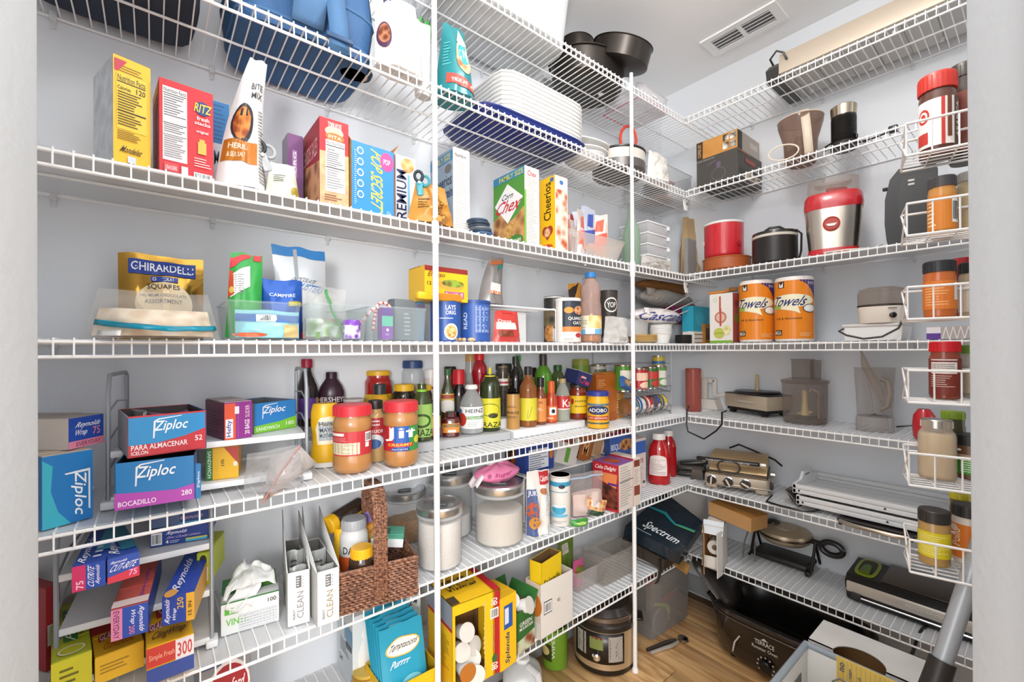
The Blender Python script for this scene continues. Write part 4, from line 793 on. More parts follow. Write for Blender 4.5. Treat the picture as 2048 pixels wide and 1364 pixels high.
heapbag('brown paper bag pushed to the back of the corner',1300,1425,560,592,.16,C('#8a5a28',.7,bump=.3,bs=20),44,name='paper_bag')
for i,(x0,y0,x1,y1) in enumerate(((1325,622,1380,590),(1335,628,1392,602),(1345,634,1398,612))):
    A_=PY(x0,y0,YA+.035+.01*i); B_=PY(x1,y1,YA+.06+.01*i); t=thing('plastic_spoon',['upper','middle','lower'][i]+' white plastic spoon sticking out of the corner heap','spoon',at(*A_),group='plastic spoons in the heap'); D_=B_-A_
    b=MB(); b.tube([(0,0,0),D_*.5,D_],[.0022,.0028,.004],FOAM,6); b.obj('handle',t); b=MB(); b.lathe([(0,-.003),(.011,-.001),(.012,.001),(.010,.001),(0,-.001)],FOAM,14,sx=1.5,X=RT(*(D_*1.02),ry=-.3)); b.obj('bowl',t)
for i in range(9):
    p=PW('A',1367,690,.03); t=thing('black_cup',['lowest','second','third','fourth','fifth','sixth','seventh','eighth','topmost'][i]+' black plastic lid of the short stack near the corner, counted upward','cup lid',at(p.x,p.y,Z[4]+.0005+.0046*i),group='black lids near the corner')
    b=MB(); b.lathe([(.036,0),(.038,.0),(.039,.003),(.036,.0042),(.03,.003),(0,.003)],C('#2a2726',.4),24); b.obj('lid_disc',t)
pl=O('A',4,.04,1387,1419,612,z=Z[4]+.062); carton('tissue_box','small turquoise box on top of the white boxes in the corner',pl,.06,'#2fa3bd',art=[('e','F',.4,.5,.28,.28,'#3fb0c8')])
pl=O('A',4,.035,1388,1412,662)
for i in range(3):
    p2=dict(pl); p2['z']=Z[4]+.0205*i; p2['h']=.019
    carton('card_box',['lowest','middle','upper'][i]+' small white and tan box in the pile under the turquoise box',p2,.06,'#ece6dc',art=[('r','F',.05,.15,.95,.45,'#a87a48')],group='small white and tan boxes')
pl=O('A',4,.02,1411,1421,648); carton('card_box','slim orange-brown box beside the utensil box',pl,.05,'#a8712e',art=[('r','F',.1,.2,.9,.8,'#5f3a18')])
# ================================================================ right wall, shelves B1 - B4
# long steel appliance on B1
p0=PX(1566,690,XB+.04); L_=p0.y+.12; t=thing('steel_griddle','long brushed steel griddle with grey underside on the top right shelf','griddle',at(XB+.03,p0.y,Z[1],rz=-PI/2))
b=MB(); b.box(0,0,.012,L_,.24,.016,C('#c6c4c0',.5)); b.obj('underside_plate',t)
SLM=C('#d6c8b6',.38,.5,bump=.03,bs=200)
b=MB(); b.prism([(-.012,.016),(-.012,.06),(.0,.10),(.03,.105),(.24,.105),(.24,.016)],0,L_,SLM,axis='x'); b.obj('steel_body',t)
for i in range(9):
    b=MB(); b.box(.03+i*.085,.0,.0105,.031+i*.085,.24,.012,C('#7b7a78',.6)); b.obj('panel_line',t)
for i in range(8):
    b=MB(); b.lathe([(.006,0),(.007,.012)],C('#dedede',.5),10,X=RT(.05+i*.1,.03 if i%2 else .21,0)); b.obj('foot',t)
b=MB(); b.prism([(.005,.0),(.24,.0),(.24,.05),(.16,.085),(.03,.085),(-.01,.05)],-.05,0,C('#332f2c',.35),axis='x'); b.obj('end_handle',t)
b=MB(); b.tube([(-.02,-.012,.06),(-.025,-.03,.08),(.0,-.035,.10),(.02,-.02,.09),(.03,-.014,.06)],.004,BLACK,8); b.obj('power_cord',t)
# two boxes on B2
pl=O('B',2,.02,1396,1478,322); d_=depth(pl,1526,'R')
carton('kettle_box','dark grey box with a line drawing of a kettle on the second right shelf',pl,d_,'#4a4642',sides={'R':'#3d3935','T':'#3a3632'},
 art=[('t','F','POUR OVER KETTLE',.02,.90,.45,.94,'#b9b4ae'),('e','F',.55,.30,.17,.22,'#7a6a78'),('e','F',.55,.30,.16,.205,'#4a4642'),('r','F',.50,.52,.60,.72,'#6a5a70'),('p','F',[(.28,.68),(.5,.78),(.5,.82),(.28,.72)],'#6a5a70'),('e','R',.2,.28,.14,.1,'#1e1c1b'),('e','R',.55,.2,.28,.16,NOISE('#8a7a66','#d8c8b0',14)),('r','R',.28,.62,.72,.82,'#7a3428'),('t','R','COSORI',.32,.67,.68,.77,'#c9604a'),('r','R',.0,.92,.5,.98,'#8f5a48')])
p2=dict(pl); p2['z']=Z[2]+pl['h']; p2['h']=ztop(1396,280,Vec((pl['x'],pl['y'],0)))-p2['z']
carton('wooden_print_box','flat box printed like light wood on top of the kettle box',p2,d_*.9,NOISE('#b57a35','#d19a52',9,kind='n'),sides={'R':'#a99f94','T':'#b08a58'},
 art=[('r','F',0,0,.16,1,'#3c2a1c'),('t','F','COFFEE SET',.04,.1,.12,.9,'#c9a878',90)]+[('r','F',.66+.17*i,.12+.45*j,.80+.17*i,.48+.45*j,NOISE('#efe9e0','#4a3a2a',30+i+2*j)) for i in (0,1) for j in (0,1)]+[('r','R',0,0,.2,1,'#2c241e'),('r','R',.55,.4,.9,.7,'#c5bdb4')])
p=RD('B',2,.10,1556,1652,240); R_=p['R']; H=p['h']; t=thing('juicer_jug','smoky clear plastic jug with a cream handle strap and looped cord','jug',p)
SMK=FILM('#b89c8c',.2,.1); b=MB(); b.lathe([(R_*.62,.0),(R_*.66,.006),(R_*.72,H*.5),(R_*.95,H*.88),(R_*.97,H)],SMK,36); b.obj('jug_body',t,solid=.002)
b=MB(); b.lathe([(R_*.58,H*.12),(R_*.6,H*.3),(R_*.3,H*.45),(R_*.22,H*.62),(0,H*.64)],FILM('#c9b4a4',.3,.1),30); b.obj('inner_cone',t)
CREAM=C('#d9c9b4',.45)
b=MB(); b.grid(lambda u,v:(R_*.35+.03*(u-.5)-R_*.18*v, -R_*(.75+.28*math.sin(PI*v)), H*(.06+1.0*v)),3,14,CREAM); b.obj('handle_strap',t,solid=.008)
b=MB(); b.tube([(R_*.97*math.cos(2*PI*i/36),R_*.97*math.sin(2*PI*i/36),H) for i in range(36)],.0025,CREAM,6,closed=True); b.obj('rim',t)
b=MB(); b.tube([(-R_*1.0+R_*.9*math.cos(a)*.7+R_*.3,-R_*.95,.035+.03*math.sin(a)) for a in [2*PI*i/20 for i in range(20)]],.003,C('#e6dccb',.5),6,closed=True); b.obj('power_cord',t)
p=RD('B',2,.08,1664,1718,214); R_=p['R']; H=p['h']; t=thing('milk_frother','black ribbed milk frother with a steel collar on the second right shelf','frother',p)
b=MB(); pr=[(R_*.9,H*.18)]
for i in range(16): pr+=[(R_*.98,H*(.20+.035*i)),(R_*.92,H*(.2175+.035*i))]
b.lathe(pr+[(R_*.95,H*.77)],C('#1d1b1a',.3),32); b.obj('ribbed_body',t)
b=MB(); b.lathe([(R_*.97,H*.77),(R_*1.0,H*.9),(R_*1.03,H*.99),(R_*1.0,H),(R_*.9,H*.96),(0,H*.93)],C('#c2b39c',.22,1),32); b.obj('steel_collar',t)
b=MB(); b.lathe([(R_*1.0,0),(R_*1.04,.008),(R_*1.0,H*.14),(R_*.9,H*.18)],C('#2a2725',.35),32); b.obj('power_base',t)
b=MB(); b.tube([(-R_*.9,-R_*.3,H*.2),(-R_*1.4,-R_*.5,H*.12),(-R_*1.5,-R_*.6,.004),(-R_*.6,-R_*1.2,.004),(R_*.6,-R_*1.1,.004),(R_*1.7,-R_*.6,.004)],.0035,BLACK,6); b.obj('power_cord',t)
b=MB(); b.box(R_*.85,-R_*.6,H*.16,R_*1.05,-R_*.2,H*.26,BLACK,.003); b.obj('switch',t)
p=PX(1790,690,XB+.05); t=thing('cable_tie_coil','coiled black plug lead on the second right shelf','cable',at(p.x,p.y,Z[2],rz=-PI/2))
b=MB(); b.box(-.012,-.012,.0,.014,.012,.022,BLACK,.004); b.obj('plug',t); b=MB(); b.tube([(-.012,0,.006),(-.06,.01,.004),(-.12,.0,.004)],.003,BLACK,6); b.obj('lead',t)
# B3
p=RD('B',3,.10,1406,1503,516); R_=p['R']; t=thing('terracotta_dish','low orange-brown round dish beneath the red pot','dish',p); H=.055
b=MB(); b.lathe([(R_*.92,0),(R_,.006),(R_,H),(R_*.96,H+.002),(R_*.93,.01),(0,.008)],C('#a8562a',.45),40); b.obj('dish_body',t); b=MB(); b.tube([(R_*math.cos(2*PI*i/40),R_*math.sin(2*PI*i/40),H) for i in range(40)],.003,C('#b5622f',.4),6,closed=True); b.obj('rim',t)
zr=Z[3]+H+.004; q=RD('B',3,.10,1409,1489,449,z=zr); R2=q['R']; H2=q['h']; t=thing('red_pot','bright red cooking pot with a white rim standing on the orange dish','pot',q)
b=MB(); b.lathe([(R2*.90,0),(R2*.98,.008),(R2,.02),(R2,H2*.94)],C('#c4222c',.3,coat=.5),40); b.obj('pot_body',t)
b=MB(); b.lathe([(R2,H2*.94),(R2*1.03,H2*.955),(R2*1.03,H2),(R2*.95,H2),(R2*.94,H2*.3),(0,H2*.3)],C('#e8e4e0',.3),40); b.obj('white_rim',t)
b=MB(); b.box(-R2*1.02,-.012,H2*.42,-R2*.97,.012,H2*.56,C('#e8e4e0',.4),.002); b.obj('handle_stub',t)
b=MB(); b.lathe([(0,0),(.012,.0),(.012,.003),(0,.003)],C('#a81c26',.3),12,X=RT(R2*.72,-R2*.71,H2*.35,rx=PI/2,rz=.78)); b.obj('rivet',t)
p=RD('B',3,.09,1504,1597,464); R_=p['R']; H=p['h']; t=thing('black_pot','black pot with a pale band beside the ice cream maker','pot',p)
b=MB(); b.lathe([(R_*.93,0),(R_,.006),(R_*.99,H*.78)],C('#262220',.35),40); b.obj('pot_body',t); b=MB(); b.lathe([(R_*.99,H*.78),(R_*1.01,H*.80),(R_*1.01,H*.85),(R_*.99,H*.86)],C('#d8d2c8',.4),40); b.obj('pale_band',t)
b=MB(); b.lathe([(R_*1.0,H*.86),(R_*.98,H*.95),(R_*.6,H),(0,H)],C('#2f2a27',.25),40); b.obj('lid',t); b=MB(); b.tube([(R_*.9,-R_*.35,H*.95),(R_*1.12,-R_*.42,H*.8),(R_*1.1,-R_*.42,H*.3),(R_*1.0,-R_*.4,H*.05)],.004,BLACK,8); b.obj('side_handle',t)
b=MB(); b.tube([(-R_*.4,-R_*.8,H*.94),(-R_*.2,-R_*.85,H*1.02),(R_*.2,-R_*.85,H*1.02),(R_*.4,-R_*.8,H*.94)],.005,BLACK,8); b.obj('lid_handle',t)
p=RD('B',3,.10,1607,1729,390); R_=p['R']; H=p['h']; t=thing('ice_cream_maker','red and brushed steel ice cream maker with a clear lid','appliance',p)
STB=C('#c9bfb2',.28,1,bump=.02,bs=300); REDG=C('#c2242c',.25,coat=.6)
b=MB(); b.lathe([(R_*.82,0),(R_*.86,.004),(R_*.84,H*.10)],REDG,36,pw=3.2,sy=.8); b.obj('base_ring',t)
b=MB(); b.lathe([(R_*.83,H*.10),(R_*.90,H*.4),(R_*.96,H*.74)],STB,36,pw=3.2,sy=.8); b.obj('steel_body',t)
b=MB(); b.lathe([(R_*.97,H*.73),(R_*1.0,H*.80),(R_*.97,H*.93),(R_*.9,H*.985),(R_*.6,H),(0,H)],REDG,36,pw=3.2,sy=.8); b.obj('red_top',t)
b=MB(); b.lathe([(R_*.84,H*.97),(R_*.86,H*1.10),(R_*.84,H*1.22),(R_*.62,H*1.24),(R_*.6,H*1.16),(0,H*1.15)],FILM('#d9cfc6',.12,.06),36,pw=3,sy=.8); b.obj('clear_lid',t)
b=MB(); b.box(-.02,-.01,H*1.0,R_*.5,.015,H*1.12,C('#b8222a',.3),.006,X=RT(rz=.4)); b.obj('mixing_paddle',t)
k_=RT(-R_*.05,-R_*.775,H*.47,rx=PI/2); b=MB(); b.lathe([(.026,-.002),(.027,.003),(.024,.005),(.022,.003)],C('#b23a2c',.3),28,X=k_); b.obj('dial_ring',t)
b=MB(); b.lathe([(0,.0),(.021,.0),(.021,.004),(0,.004)],C('#a8301f',.35),28,X=k_); b.obj('dial',t); b=MB(); b.prism([(-.017,.0),(.017,.0),(.010,-.009),(-.010,-.009)],-.0015,.0015,C('#f0e9e4',.4),axis='z',X=k_@RT(0,0,.006)); b.obj('dial_mark',t)
b=MB(); b.tube([(R_*.1,-R_*.9,.003),(-R_*.3,-R_*.86,.005),(R_*.4,-R_*.94,.006),(R_*.9,-R_*.9,.004),(R_*1.2,-R_*.7,.004),(R_*1.5,-R_*.5,.02),(R_*1.45,-R_*.6,.004)],.003,C('#ddd6cc',.5),6); b.obj('power_cord',t)
p=RD('B',3,.10,1772,1876,342); R_=p['R']; H=p['h']; t=thing('deep_fryer','black rounded counter appliance at the right end of the third right shelf','appliance',p)
b=MB(); BK=C('#1b1a1a',.42); b.prism([(-R_*.95,H*.08),(-R_*.82,0),(R_*.95,0),(R_,H*.1),(R_,H*.9),(R_*.9,H),(-R_*.45,H),(-R_*.8,H*.88),(-R_*1.0,H*.62),(-R_*1.02,H*.3)],-R_*.8,R_*.9,BK); b.obj('appliance_body',t,smooth=40)
b=MB(); b.prism([(-R_*.4,H*.1),(R_*.95,H*.06),(R_*.95,H*.88),(-R_*.3,H*.88),(-R_*.5,H*.62)],-R_*.84,-R_*.8,C('#232121',.38)); b.obj('front_panel',t)
b=MB(); b.box(-R_*.1,-R_*.88,H*.80,R_*.15,-R_*.84,H*.83,C('#bdb8b2',.3),.002); b.box(-R_*.1,-R_*.88,H*.75,R_*.15,-R_*.84,H*.78,C('#bdb8b2',.3),.002); b.obj('vent_slot',t)
b=MB(); b.box(-R_*1.12,-.01,H*.80,-R_*.9,.01,H*.84,BK,.003); b.obj('side_latch',t)
# B4
pl=O('B',4,.03,1420,1466,590); d_=depth(pl,1481,'R')
carton('utensil_box','white box showing a potato masher and lime on the eye-level right shelf',pl,max(.04,min(.12,d_)),'#e3ded8',sides={'R':'#a8564e'},
 art=[('e','F',.25,.88,.09,.045,'#b9d6b0'),('e','F',.25,.88,.05,.025,'#e3ded8'),('r','F',.42,.62,.50,.95,'#b85a4a'),('e','F',.48,.52,.26,.12,'#b87a64'),('e','F',.48,.52,.19,.085,'#d9b8a8'),('r','F',.44,.34,.52,.7,'#c0503f'),('e','F',.42,.2,.24,.11,'#b9bf5a'),('r','F',.20,.19,.64,.21,'#9aa03a'),('e','F',.75,.26,.16,.1,NOISE('#b5b04a','#e9e0b0',50)),('r','F',0,0,1,.05,'#7aa832'),('e','R',.5,.5,.3,.1,'#7a8a3a'),('e','R',.5,.8,.3,.06,'#8a3a34')])
p=PX(1432,585,XB+.08); t=thing('basting_brush','orange-handled brush lying on the utensil box','utensil',at(p.x,p.y,Z[4]+.003+pl['h'],rz=-1.2)); b=MB(); b.tube([(-.03,0,.009),(.02,0,.010),(.06,0,.02)],[.008,.009,.006],C('#d0812f',.4),10); b.obj('handle',t); b=MB(); b.box(.055,-.012,.012,.09,.012,.03,C('#9a5f22',.6),.004); b.obj('brush_head',t)
heapbag('flattened brown cardboard bag above the utensil box',1,2,1,2,.1,CARD,50) if False else None
for i,(a,b_,yt,lab) in enumerate(((1478,1549,562,'left roll of paper towels in an orange printed wrapper'),(1549,1629,555,'right roll of paper towels in an orange printed wrapper, nearer the steamer'))):
    p=RD('B',4,.085,a,b_,yt); R_=p['R']; H=p['h']; t=thing('paper_towel_roll',lab,'paper towels',p,group='wrapped paper towel rolls')
    WR=[(R_*.86,0),(R_*.97,.004),(R_,.012),(R_,H-.012),(R_*.95,H-.003),(R_*.5,H-.001),(R_*.2,H-.006),(0,H-.006)]
    b=MB(); b.lathe(WR,C('#f0e8e2',.3,bump=.2,bs=14),36); b.obj('wrapped_roll',t)
    def cy(u,v,e,R_=R_,H=H): a=(u-.5)*PI; return ((R_+e+.0005)*math.sin(a),-(R_+e+.0005)*math.cos(a),v*H)
    a_=Art({'C':(cy,(18,1))}); OR=C('#e5861f',.3)
    a_.run([('r','C',-.12,.045,.9,.93,OR),('p','C',[(.55,.93),(.9,.93),(.9,.62),(.86,.70),(.80,.78),(.70,.87)],'#2c2f7a'),('t','C','TOWELS',.72,.86,.88,.90,'#dfe2f4'),('r','C',.22,.82,.34,.92,'#1f1d1c'),('p','C',[(.24,.91),(.28,.86),(.32,.91),(.32,.83),(.24,.83)],'#e8e4de'),
      ('e','C',.46,.62,.38,.10,'#efe9c9'),('p','C',[(.08,.52),(.28,.50),(.5,.46),(.6,.42),(.56,.52),(.6,.58),(.2,.60)],'#efe9c9'),('e','C',.18,.53,.11,.035,'#9dbb4a'),('t','C','Towels',.12,.54,.70,.69,'#1f2c6e',0,.2),('e','C',.76,.50,.13,.065,'#3a3a34'),('e','C',.76,.50,.115,.055,'#e6e6e0'),('r','C',.68,.47,.80,.54,'#f6f6f2'),
      ('t','C','Soft & Absorbent',.18,.34,.62,.37,'#5a3a10'),('r','C',.14,.10,.30,.18,'#3a342c'),('t','C','MEGA',.15,.11,.29,.165,'#efe6d8'),('f','C',.58,.08,.86,.14,3,'#f3c692')]); a_.obj(t,'printed_wrapper')
p=PX(1752,690,XB+.10); t=thing('white_appliance_tray','white rectangular appliance base with a looped black cord','tray',at(p.x,p.y,Z[4],rz=-PI/2)); hw=.5*(PX(1692,690,XB+.10)-PX(1810,690,XB+.10)).length
WA=C('#e9e7e4',.35); b=MB(); b.prism([(-hw*.93,0),(hw*.93,0),(hw,.052),(-hw,.052)],-.06,.1,WA); b.obj('tray_body',t)
b=MB(); b.box(-hw*1.03,-.065,.05,hw*1.03,.105,.06,C('#d6d3cf',.4),.003); b.obj('rim',t)
b=MB(); b.tube([(-hw*.95,-.066,.045),(-hw*1.1,-.075,.036),(-hw*.8,-.085,.02),(-hw*.2,-.09,.006),(hw*.4,-.088,.012),(hw*.9,-.082,.04),(hw*1.0,-.075,.066)],.0035,C('#3a3634',.5),8); b.obj('power_cord',t)
p=PX(1764,690,XB+.09); t=thing('egg_steamer','cream egg steamer with a smoky clear lid on the white tray','steamer',at(p.x,p.y,Z[4]+.061,rz=-PI/2)); q=RD('B',4,.09,1716,1812,576); R_=q['R']; H=q['h']-.061
b=MB(); b.lathe([(R_*.93,0),(R_*.96,.004),(R_,H*.46)],C('#e3dace',.4),40,pw=3); b.obj('base',t); b=MB(); b.lathe([(R_*1.0,H*.46),(R_*1.02,H*.48),(R_*1.02,H*.51),(R_,H*.52)],C('#3a322c',.4),40,pw=3); b.obj('dark_band',t)
b=MB(); b.lathe([(R_*.99,H*.52),(R_*1.0,H*.8),(R_*.92,H*.95),(R_*.7,H),(0,H)],FILM('#b7a89c',.25,.1),40,pw=3); b.obj('clear_lid',t)
b=MB(); b.lathe([(.010,0),(.010,.008),(.007,.010),(0,.010)],BLACK,16,X=RT(R_*.62,-R_*.94,H*.20,rx=PI/2,rz=.35)); b.obj('dial',t); b=MB(); b.box(-.012,-.001,0,.012,.0,.003,C('#6a5f58',.5),X=RT(R_*.62,-R_*.965,H*.38,rz=.35)); b.obj('printed_mark',t)
pl=O('B',4,.02,1853,1960,655); carton('patterned_box','grey box with a white geometric line pattern at the right end of the eye-level shelf',pl,.12,'#b5aaa5',art=[('r','F',.0,.5,.28,1,'#e6e3e6'),('r','F',.0,.0,.28,.5,'#5b2f8f')]+[('p','F',[(.3+.14*i,0),(.32+.14*i,0),(.39+.14*i,1),(.37+.14*i,1)],'#ece8e6') for i in range(5)]+[('p','F',[(.44+.14*i,0),(.46+.14*i,0),(.39+.14*i,1),(.37+.14*i,1)],'#ece8e6') for i in range(5)])
# ================================================================ shelf A5
GREYW=C('#9aa0a6',.4,.3); WPL=C('#e7e9eb',.4)
def organizer(label,pxl,pxr,yl,yr,z0,tiers,d,top,px_off=.0):
    """tiered organiser: wire end frames, white trays"""
    L=PZ(pxl,yl,z0); R=PZ(pxr,yr,z0); pl=place2(L,R,z0,.3); w=pl['w']; t=thing('tier_organizer',label,'organizer',pl)
    for s in (-1,1):
        x=s*w/2
        b=MB(); b.tube([(x,.004,.012),(x,.004,top*.86),(x,.02,top),(x,d-.02,top),(x,d-.004,top*.97),(x,d-.004,.012)],.004,GREYW,8); b.obj('end_frame',t)
        for q in (.28,.5,.72):
            b=MB(); b.tube([(x,.004,top*q),(x,d*.45,top*(q+.06)),(x,d-.004,top*(q+.03))],.0022,GREYW,6); b.obj('cross_bar',t)
        for y in (.006,d-.006):
            b=MB(); b.box(x-.011,y-.016,0,x+.011,y+.016,.016,WPL,.003); b.obj('foot',t)
    for zz in tiers:
        b=MB(); b.box(-w/2+.004,.0,zz-.004,w/2-.004,d,zz-.001,WPL); b.box(-w/2+.004,-.002,zz-.013,w/2-.004,.002,zz,WPL,.001); b.box(-w/2+.004,d-.002,zz-.010,w/2-.004,d+.002,zz+.006,WPL,.001); b.obj('tray',t)
    return t
organizer('two-tier white organiser with grey wire ends holding bag boxes on the fifth shelf',216,614,1018,958,Z[5],[.022,.112],.2,.262)
zl,zu=Z[5]+.022,Z[5]+.112
ZB='#2088c4'
zip_logo=lambda u0,v0,u1,v1,r=0:[('p','F',[(u0-.02,v0-.10),(u0-.01,v1),(u0+.05,v1+.06),(u0+.35,v1+.10),(u0+.34,v1+.08),(u0+.06,v1+.03),(u0+.015,v1-.03),(u0+.0,v0-.09)],'#dfe8f0'),('t','F','Ziploc',u0,v0,u1,v1,'#f1f4f7',0,.12)]
pl=P(5,(255,918),(413,896),834,z=zu); 
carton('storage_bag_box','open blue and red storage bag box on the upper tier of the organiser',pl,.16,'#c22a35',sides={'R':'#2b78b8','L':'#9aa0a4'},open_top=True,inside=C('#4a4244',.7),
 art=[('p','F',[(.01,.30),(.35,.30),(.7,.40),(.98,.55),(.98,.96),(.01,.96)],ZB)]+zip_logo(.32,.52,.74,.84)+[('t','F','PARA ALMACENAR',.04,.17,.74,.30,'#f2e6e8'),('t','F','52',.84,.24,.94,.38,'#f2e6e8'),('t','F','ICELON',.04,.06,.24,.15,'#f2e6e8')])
pl2=dict(pl); 
t=thing('plastic_bag_stack','purple and grey storage bags curling up inside the red and blue box','bag',pl); b=MB(); b.grid(lambda u,v:(-.02+.07*u,.035+.09*v,pl['h']*(.86+.06*math.sin(5*u+2*v))),10,6,C('#7b3a6a',.4,bump=.4,bs=20)); b.obj('bag_sheet',t,solid=.001); b=MB(); b.grid(lambda u,v:(-.035+.01*math.sin(4*v),.03+.10*v,pl['h']*(.5+.52*u)),8,6,FILM('#b9b7ba',.5,.2)); b.obj('clear_sheet',t,solid=.0006)
pl=P(5,(449,881),(504,873),806,z=zu)
carton('zipper_bag_box','purple and orange slider bag box with a torn top on the upper tier',pl,.12,'#8c2f86',sides={'L':'#6d3045','T':'#a9a0a0'},
 art=[('r','F',.0,.0,.40,.97,'#d9573a'),('r','F',.04,.05,.30,.55,'#eceaf2'),('t','F','Hefty',.06,.08,.28,.52,'#2a3a8c',90),('r','F',.46,.0,.5,.96,'#a04a9a'),('r','F',.36,.68,.52,.88,'#e6dde6'),('t','F','20 BAGS',.72,.10,.90,.50,'#f0dfee',90),('t','F','SLIDER',.74,.56,.9,.90,'#d9b9d6',90),('f','L',.1,.2,.9,.7,6,'#8a5060')])
pl=P(5,(508,868),(592,853),808,z=zu)
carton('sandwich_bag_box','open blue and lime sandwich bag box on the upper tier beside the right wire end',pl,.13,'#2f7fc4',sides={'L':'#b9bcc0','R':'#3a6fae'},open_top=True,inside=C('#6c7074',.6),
 art=[('p','F',[(0,0),(1,0),(1,.42),(.6,.30),(0,.24)],'#7cc23a')]+zip_logo(.2,.56,.72,.86)+[('t','F','SANDWICH',.04,.07,.58,.19,'#eaf5dc'),('t','F','180',.74,.12,.94,.26,'#eaf5dc')])
pl=P(5,(229,1022),(390,997),928,z=zl); pl['z']=zl
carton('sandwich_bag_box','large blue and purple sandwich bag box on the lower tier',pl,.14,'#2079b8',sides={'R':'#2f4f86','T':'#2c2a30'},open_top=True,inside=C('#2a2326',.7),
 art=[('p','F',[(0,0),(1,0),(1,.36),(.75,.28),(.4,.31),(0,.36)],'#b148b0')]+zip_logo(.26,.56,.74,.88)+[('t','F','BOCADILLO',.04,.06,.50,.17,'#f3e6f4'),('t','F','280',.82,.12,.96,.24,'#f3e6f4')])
pl=P(5,(412,962),(477,954),898,z=zl)
carton('sandwich_bag_box','yellow sandwich bag box with a green edge under the upper tier',pl,.13,'#e8b21c',sides={'L':'#2f7a3a','T':'#c99a1a'},
 art=[('r','F',0,0,.2,1,'#2f7a3a'),('t','F','SANDWICH',.05,.08,.16,.92,'#dbe9d2',-90),('p','F',[(.55,1),(1,1),(1,.45),(.85,.62)],'#b83a2c'),('t','F','170',.46,.42,.56,.62,'#3a2c10',90),('r','F',.84,.38,.96,.52,'#e7e2d6')])
pl=P(5,(392,998),(402,995),930,z=zl); carton('snack_bag_box','narrow blue bag box wedged between the two lower boxes',pl,.1,'#3f7fb8',art=[('t','F','Ziploc',.2,.3,.8,.8,'#eef3f7',90)])
pl=P(5,(488,982),(606,955),892,z=zl); pl['h']=.075
pouch('plastic_bag','loose crumpled clear plastic bag in the lower tier of the organiser',pl,.12,FILM('#e3e3e4',.10,.12,bump=1,bs=18),seed=33,wr=.03,top=.9,base=1)
t=thing('paper_cone','folded pink-edged clear bag hanging over the lower tray',"bag",at(*PZ(524,972,zl)))
b=MB(); b.add([(0,-.005,-.035),(.075,.0,.075),(.11,.0,.03),(.06,.0,.0),(.02,.03,.05)],[(0,1,2,3),(0,4,1)],FILM('#d8cfcb',.5,.2,bump=.5)); b.obj('folded_sheet',t,solid=.0008); b=MB(); b.tube([(0,-.006,-.035),(.03,-.006,.018),(.075,-.001,.075)],.0018,C('#b77a70',.5),6); b.obj('edge_strip',t)
# left: upright ziploc box with foil box on top
pl=P(5,(84,1062),(186,1034),915); d_=.1
carton('storage_bag_box','large blue bag box standing on end at the left edge of the fifth shelf',pl,d_,'#1b74b8',sides={'R':'#1d4f9a','T':'#b8aa98'},
 art=[('p','F',[(0,0),(.55,0),(.30,.2),(.16,.5),(.20,.85),(.0,.95)],'#39aec4'),('t','F','Ziploc',.55,.10,.86,.72,'#eef3f7',-90,.12),('p','F',[(.42,.72),(.94,.74),(.94,.14),(.90,.16),(.90,.70),(.44,.70)],'#dfe8f0'),('t','R','Zip',.2,.4,.7,.75,'#e6edf4',-90)])
zt=Z[5]+pl['h']+.003
p2=P(5,(137,900),(207,884),838,z=zt); p2['z']=zt
carton('foil_box','blue and pink foil wrap box lying on top of the upright bag box',p2,.13,'#2a4fae',sides={'L':'#c9bfb6','T':'#a59c94'},
 art=[('r','F',0,0,1,.24,'#e48aa4'),('t','F','EVERYDAY',.2,.05,.9,.19,'#8a3a58'),('t','F','Reynolds',.2,.62,.88,.84,'#f0f2f8',0,.2),('t','F','Wrap',.15,.36,.5,.6,'#f0f2f8',0,.2),('t','F','75',.66,.36,.88,.62,'#e48aa4')])
# stepped bottle risers
def step_riser(label,pxl,pyl,pxr,pyr,m):
    L=PZ(pxl,pyl,Z[5]); R=PZ(pxr,pyr,Z[5]); pl=place2(L,R,Z[5],.1); w=pl['w']; t=thing('stepped_riser',label,'riser',pl)
    for i,(y0,h) in enumerate(((0,.026),(.075,.058),(.14,.09))):
        b=MB(); b.box(-w/2,y0,h-.004,w/2,min(y0+.078,.2),h,m,.001); b.box(-w/2,y0,0,w/2,y0+.003,h-.003,m); b.obj('step',t)
    for s in (-1,1):
        b=MB(); b.prism([(0,0),(.2,0),(.2,.086),(.14,.086),(.14,.054),(.075,.054),(.075,.022),(0,.022)],s*w/2-s*.003,s*w/2,m,axis='x'); b.obj('side_panel',t)
    return pl
SR1=step_riser('grey stepped bottle riser on the fifth shelf left of centre',626,936,1022,878,C('#b4b6b8',.45)); SR2=step_riser('white stepped bottle riser on the fifth shelf right of centre',1026,878,1170,853,WPL)
ZS=[Z[5]+.026,Z[5]+.058,Z[5]+.09]
def yb_off(step): return (.055,.125,.19)[step]
def RS(step,xl,xr,yt,dy=0):   # bottle standing on a riser step
    base = SR1 if (xl+xr)/2<1024 else SR2
    return RD('A',5,base['y']-YA+(.045,.108,.172)[step]+dy,xl,xr,yt,z=ZS[step]+.0006)
def LB(c,v0,v1,*more,u0=.0,u1=1.0): return [('r','C',u0,v0,u1,v1,c)]+list(more)
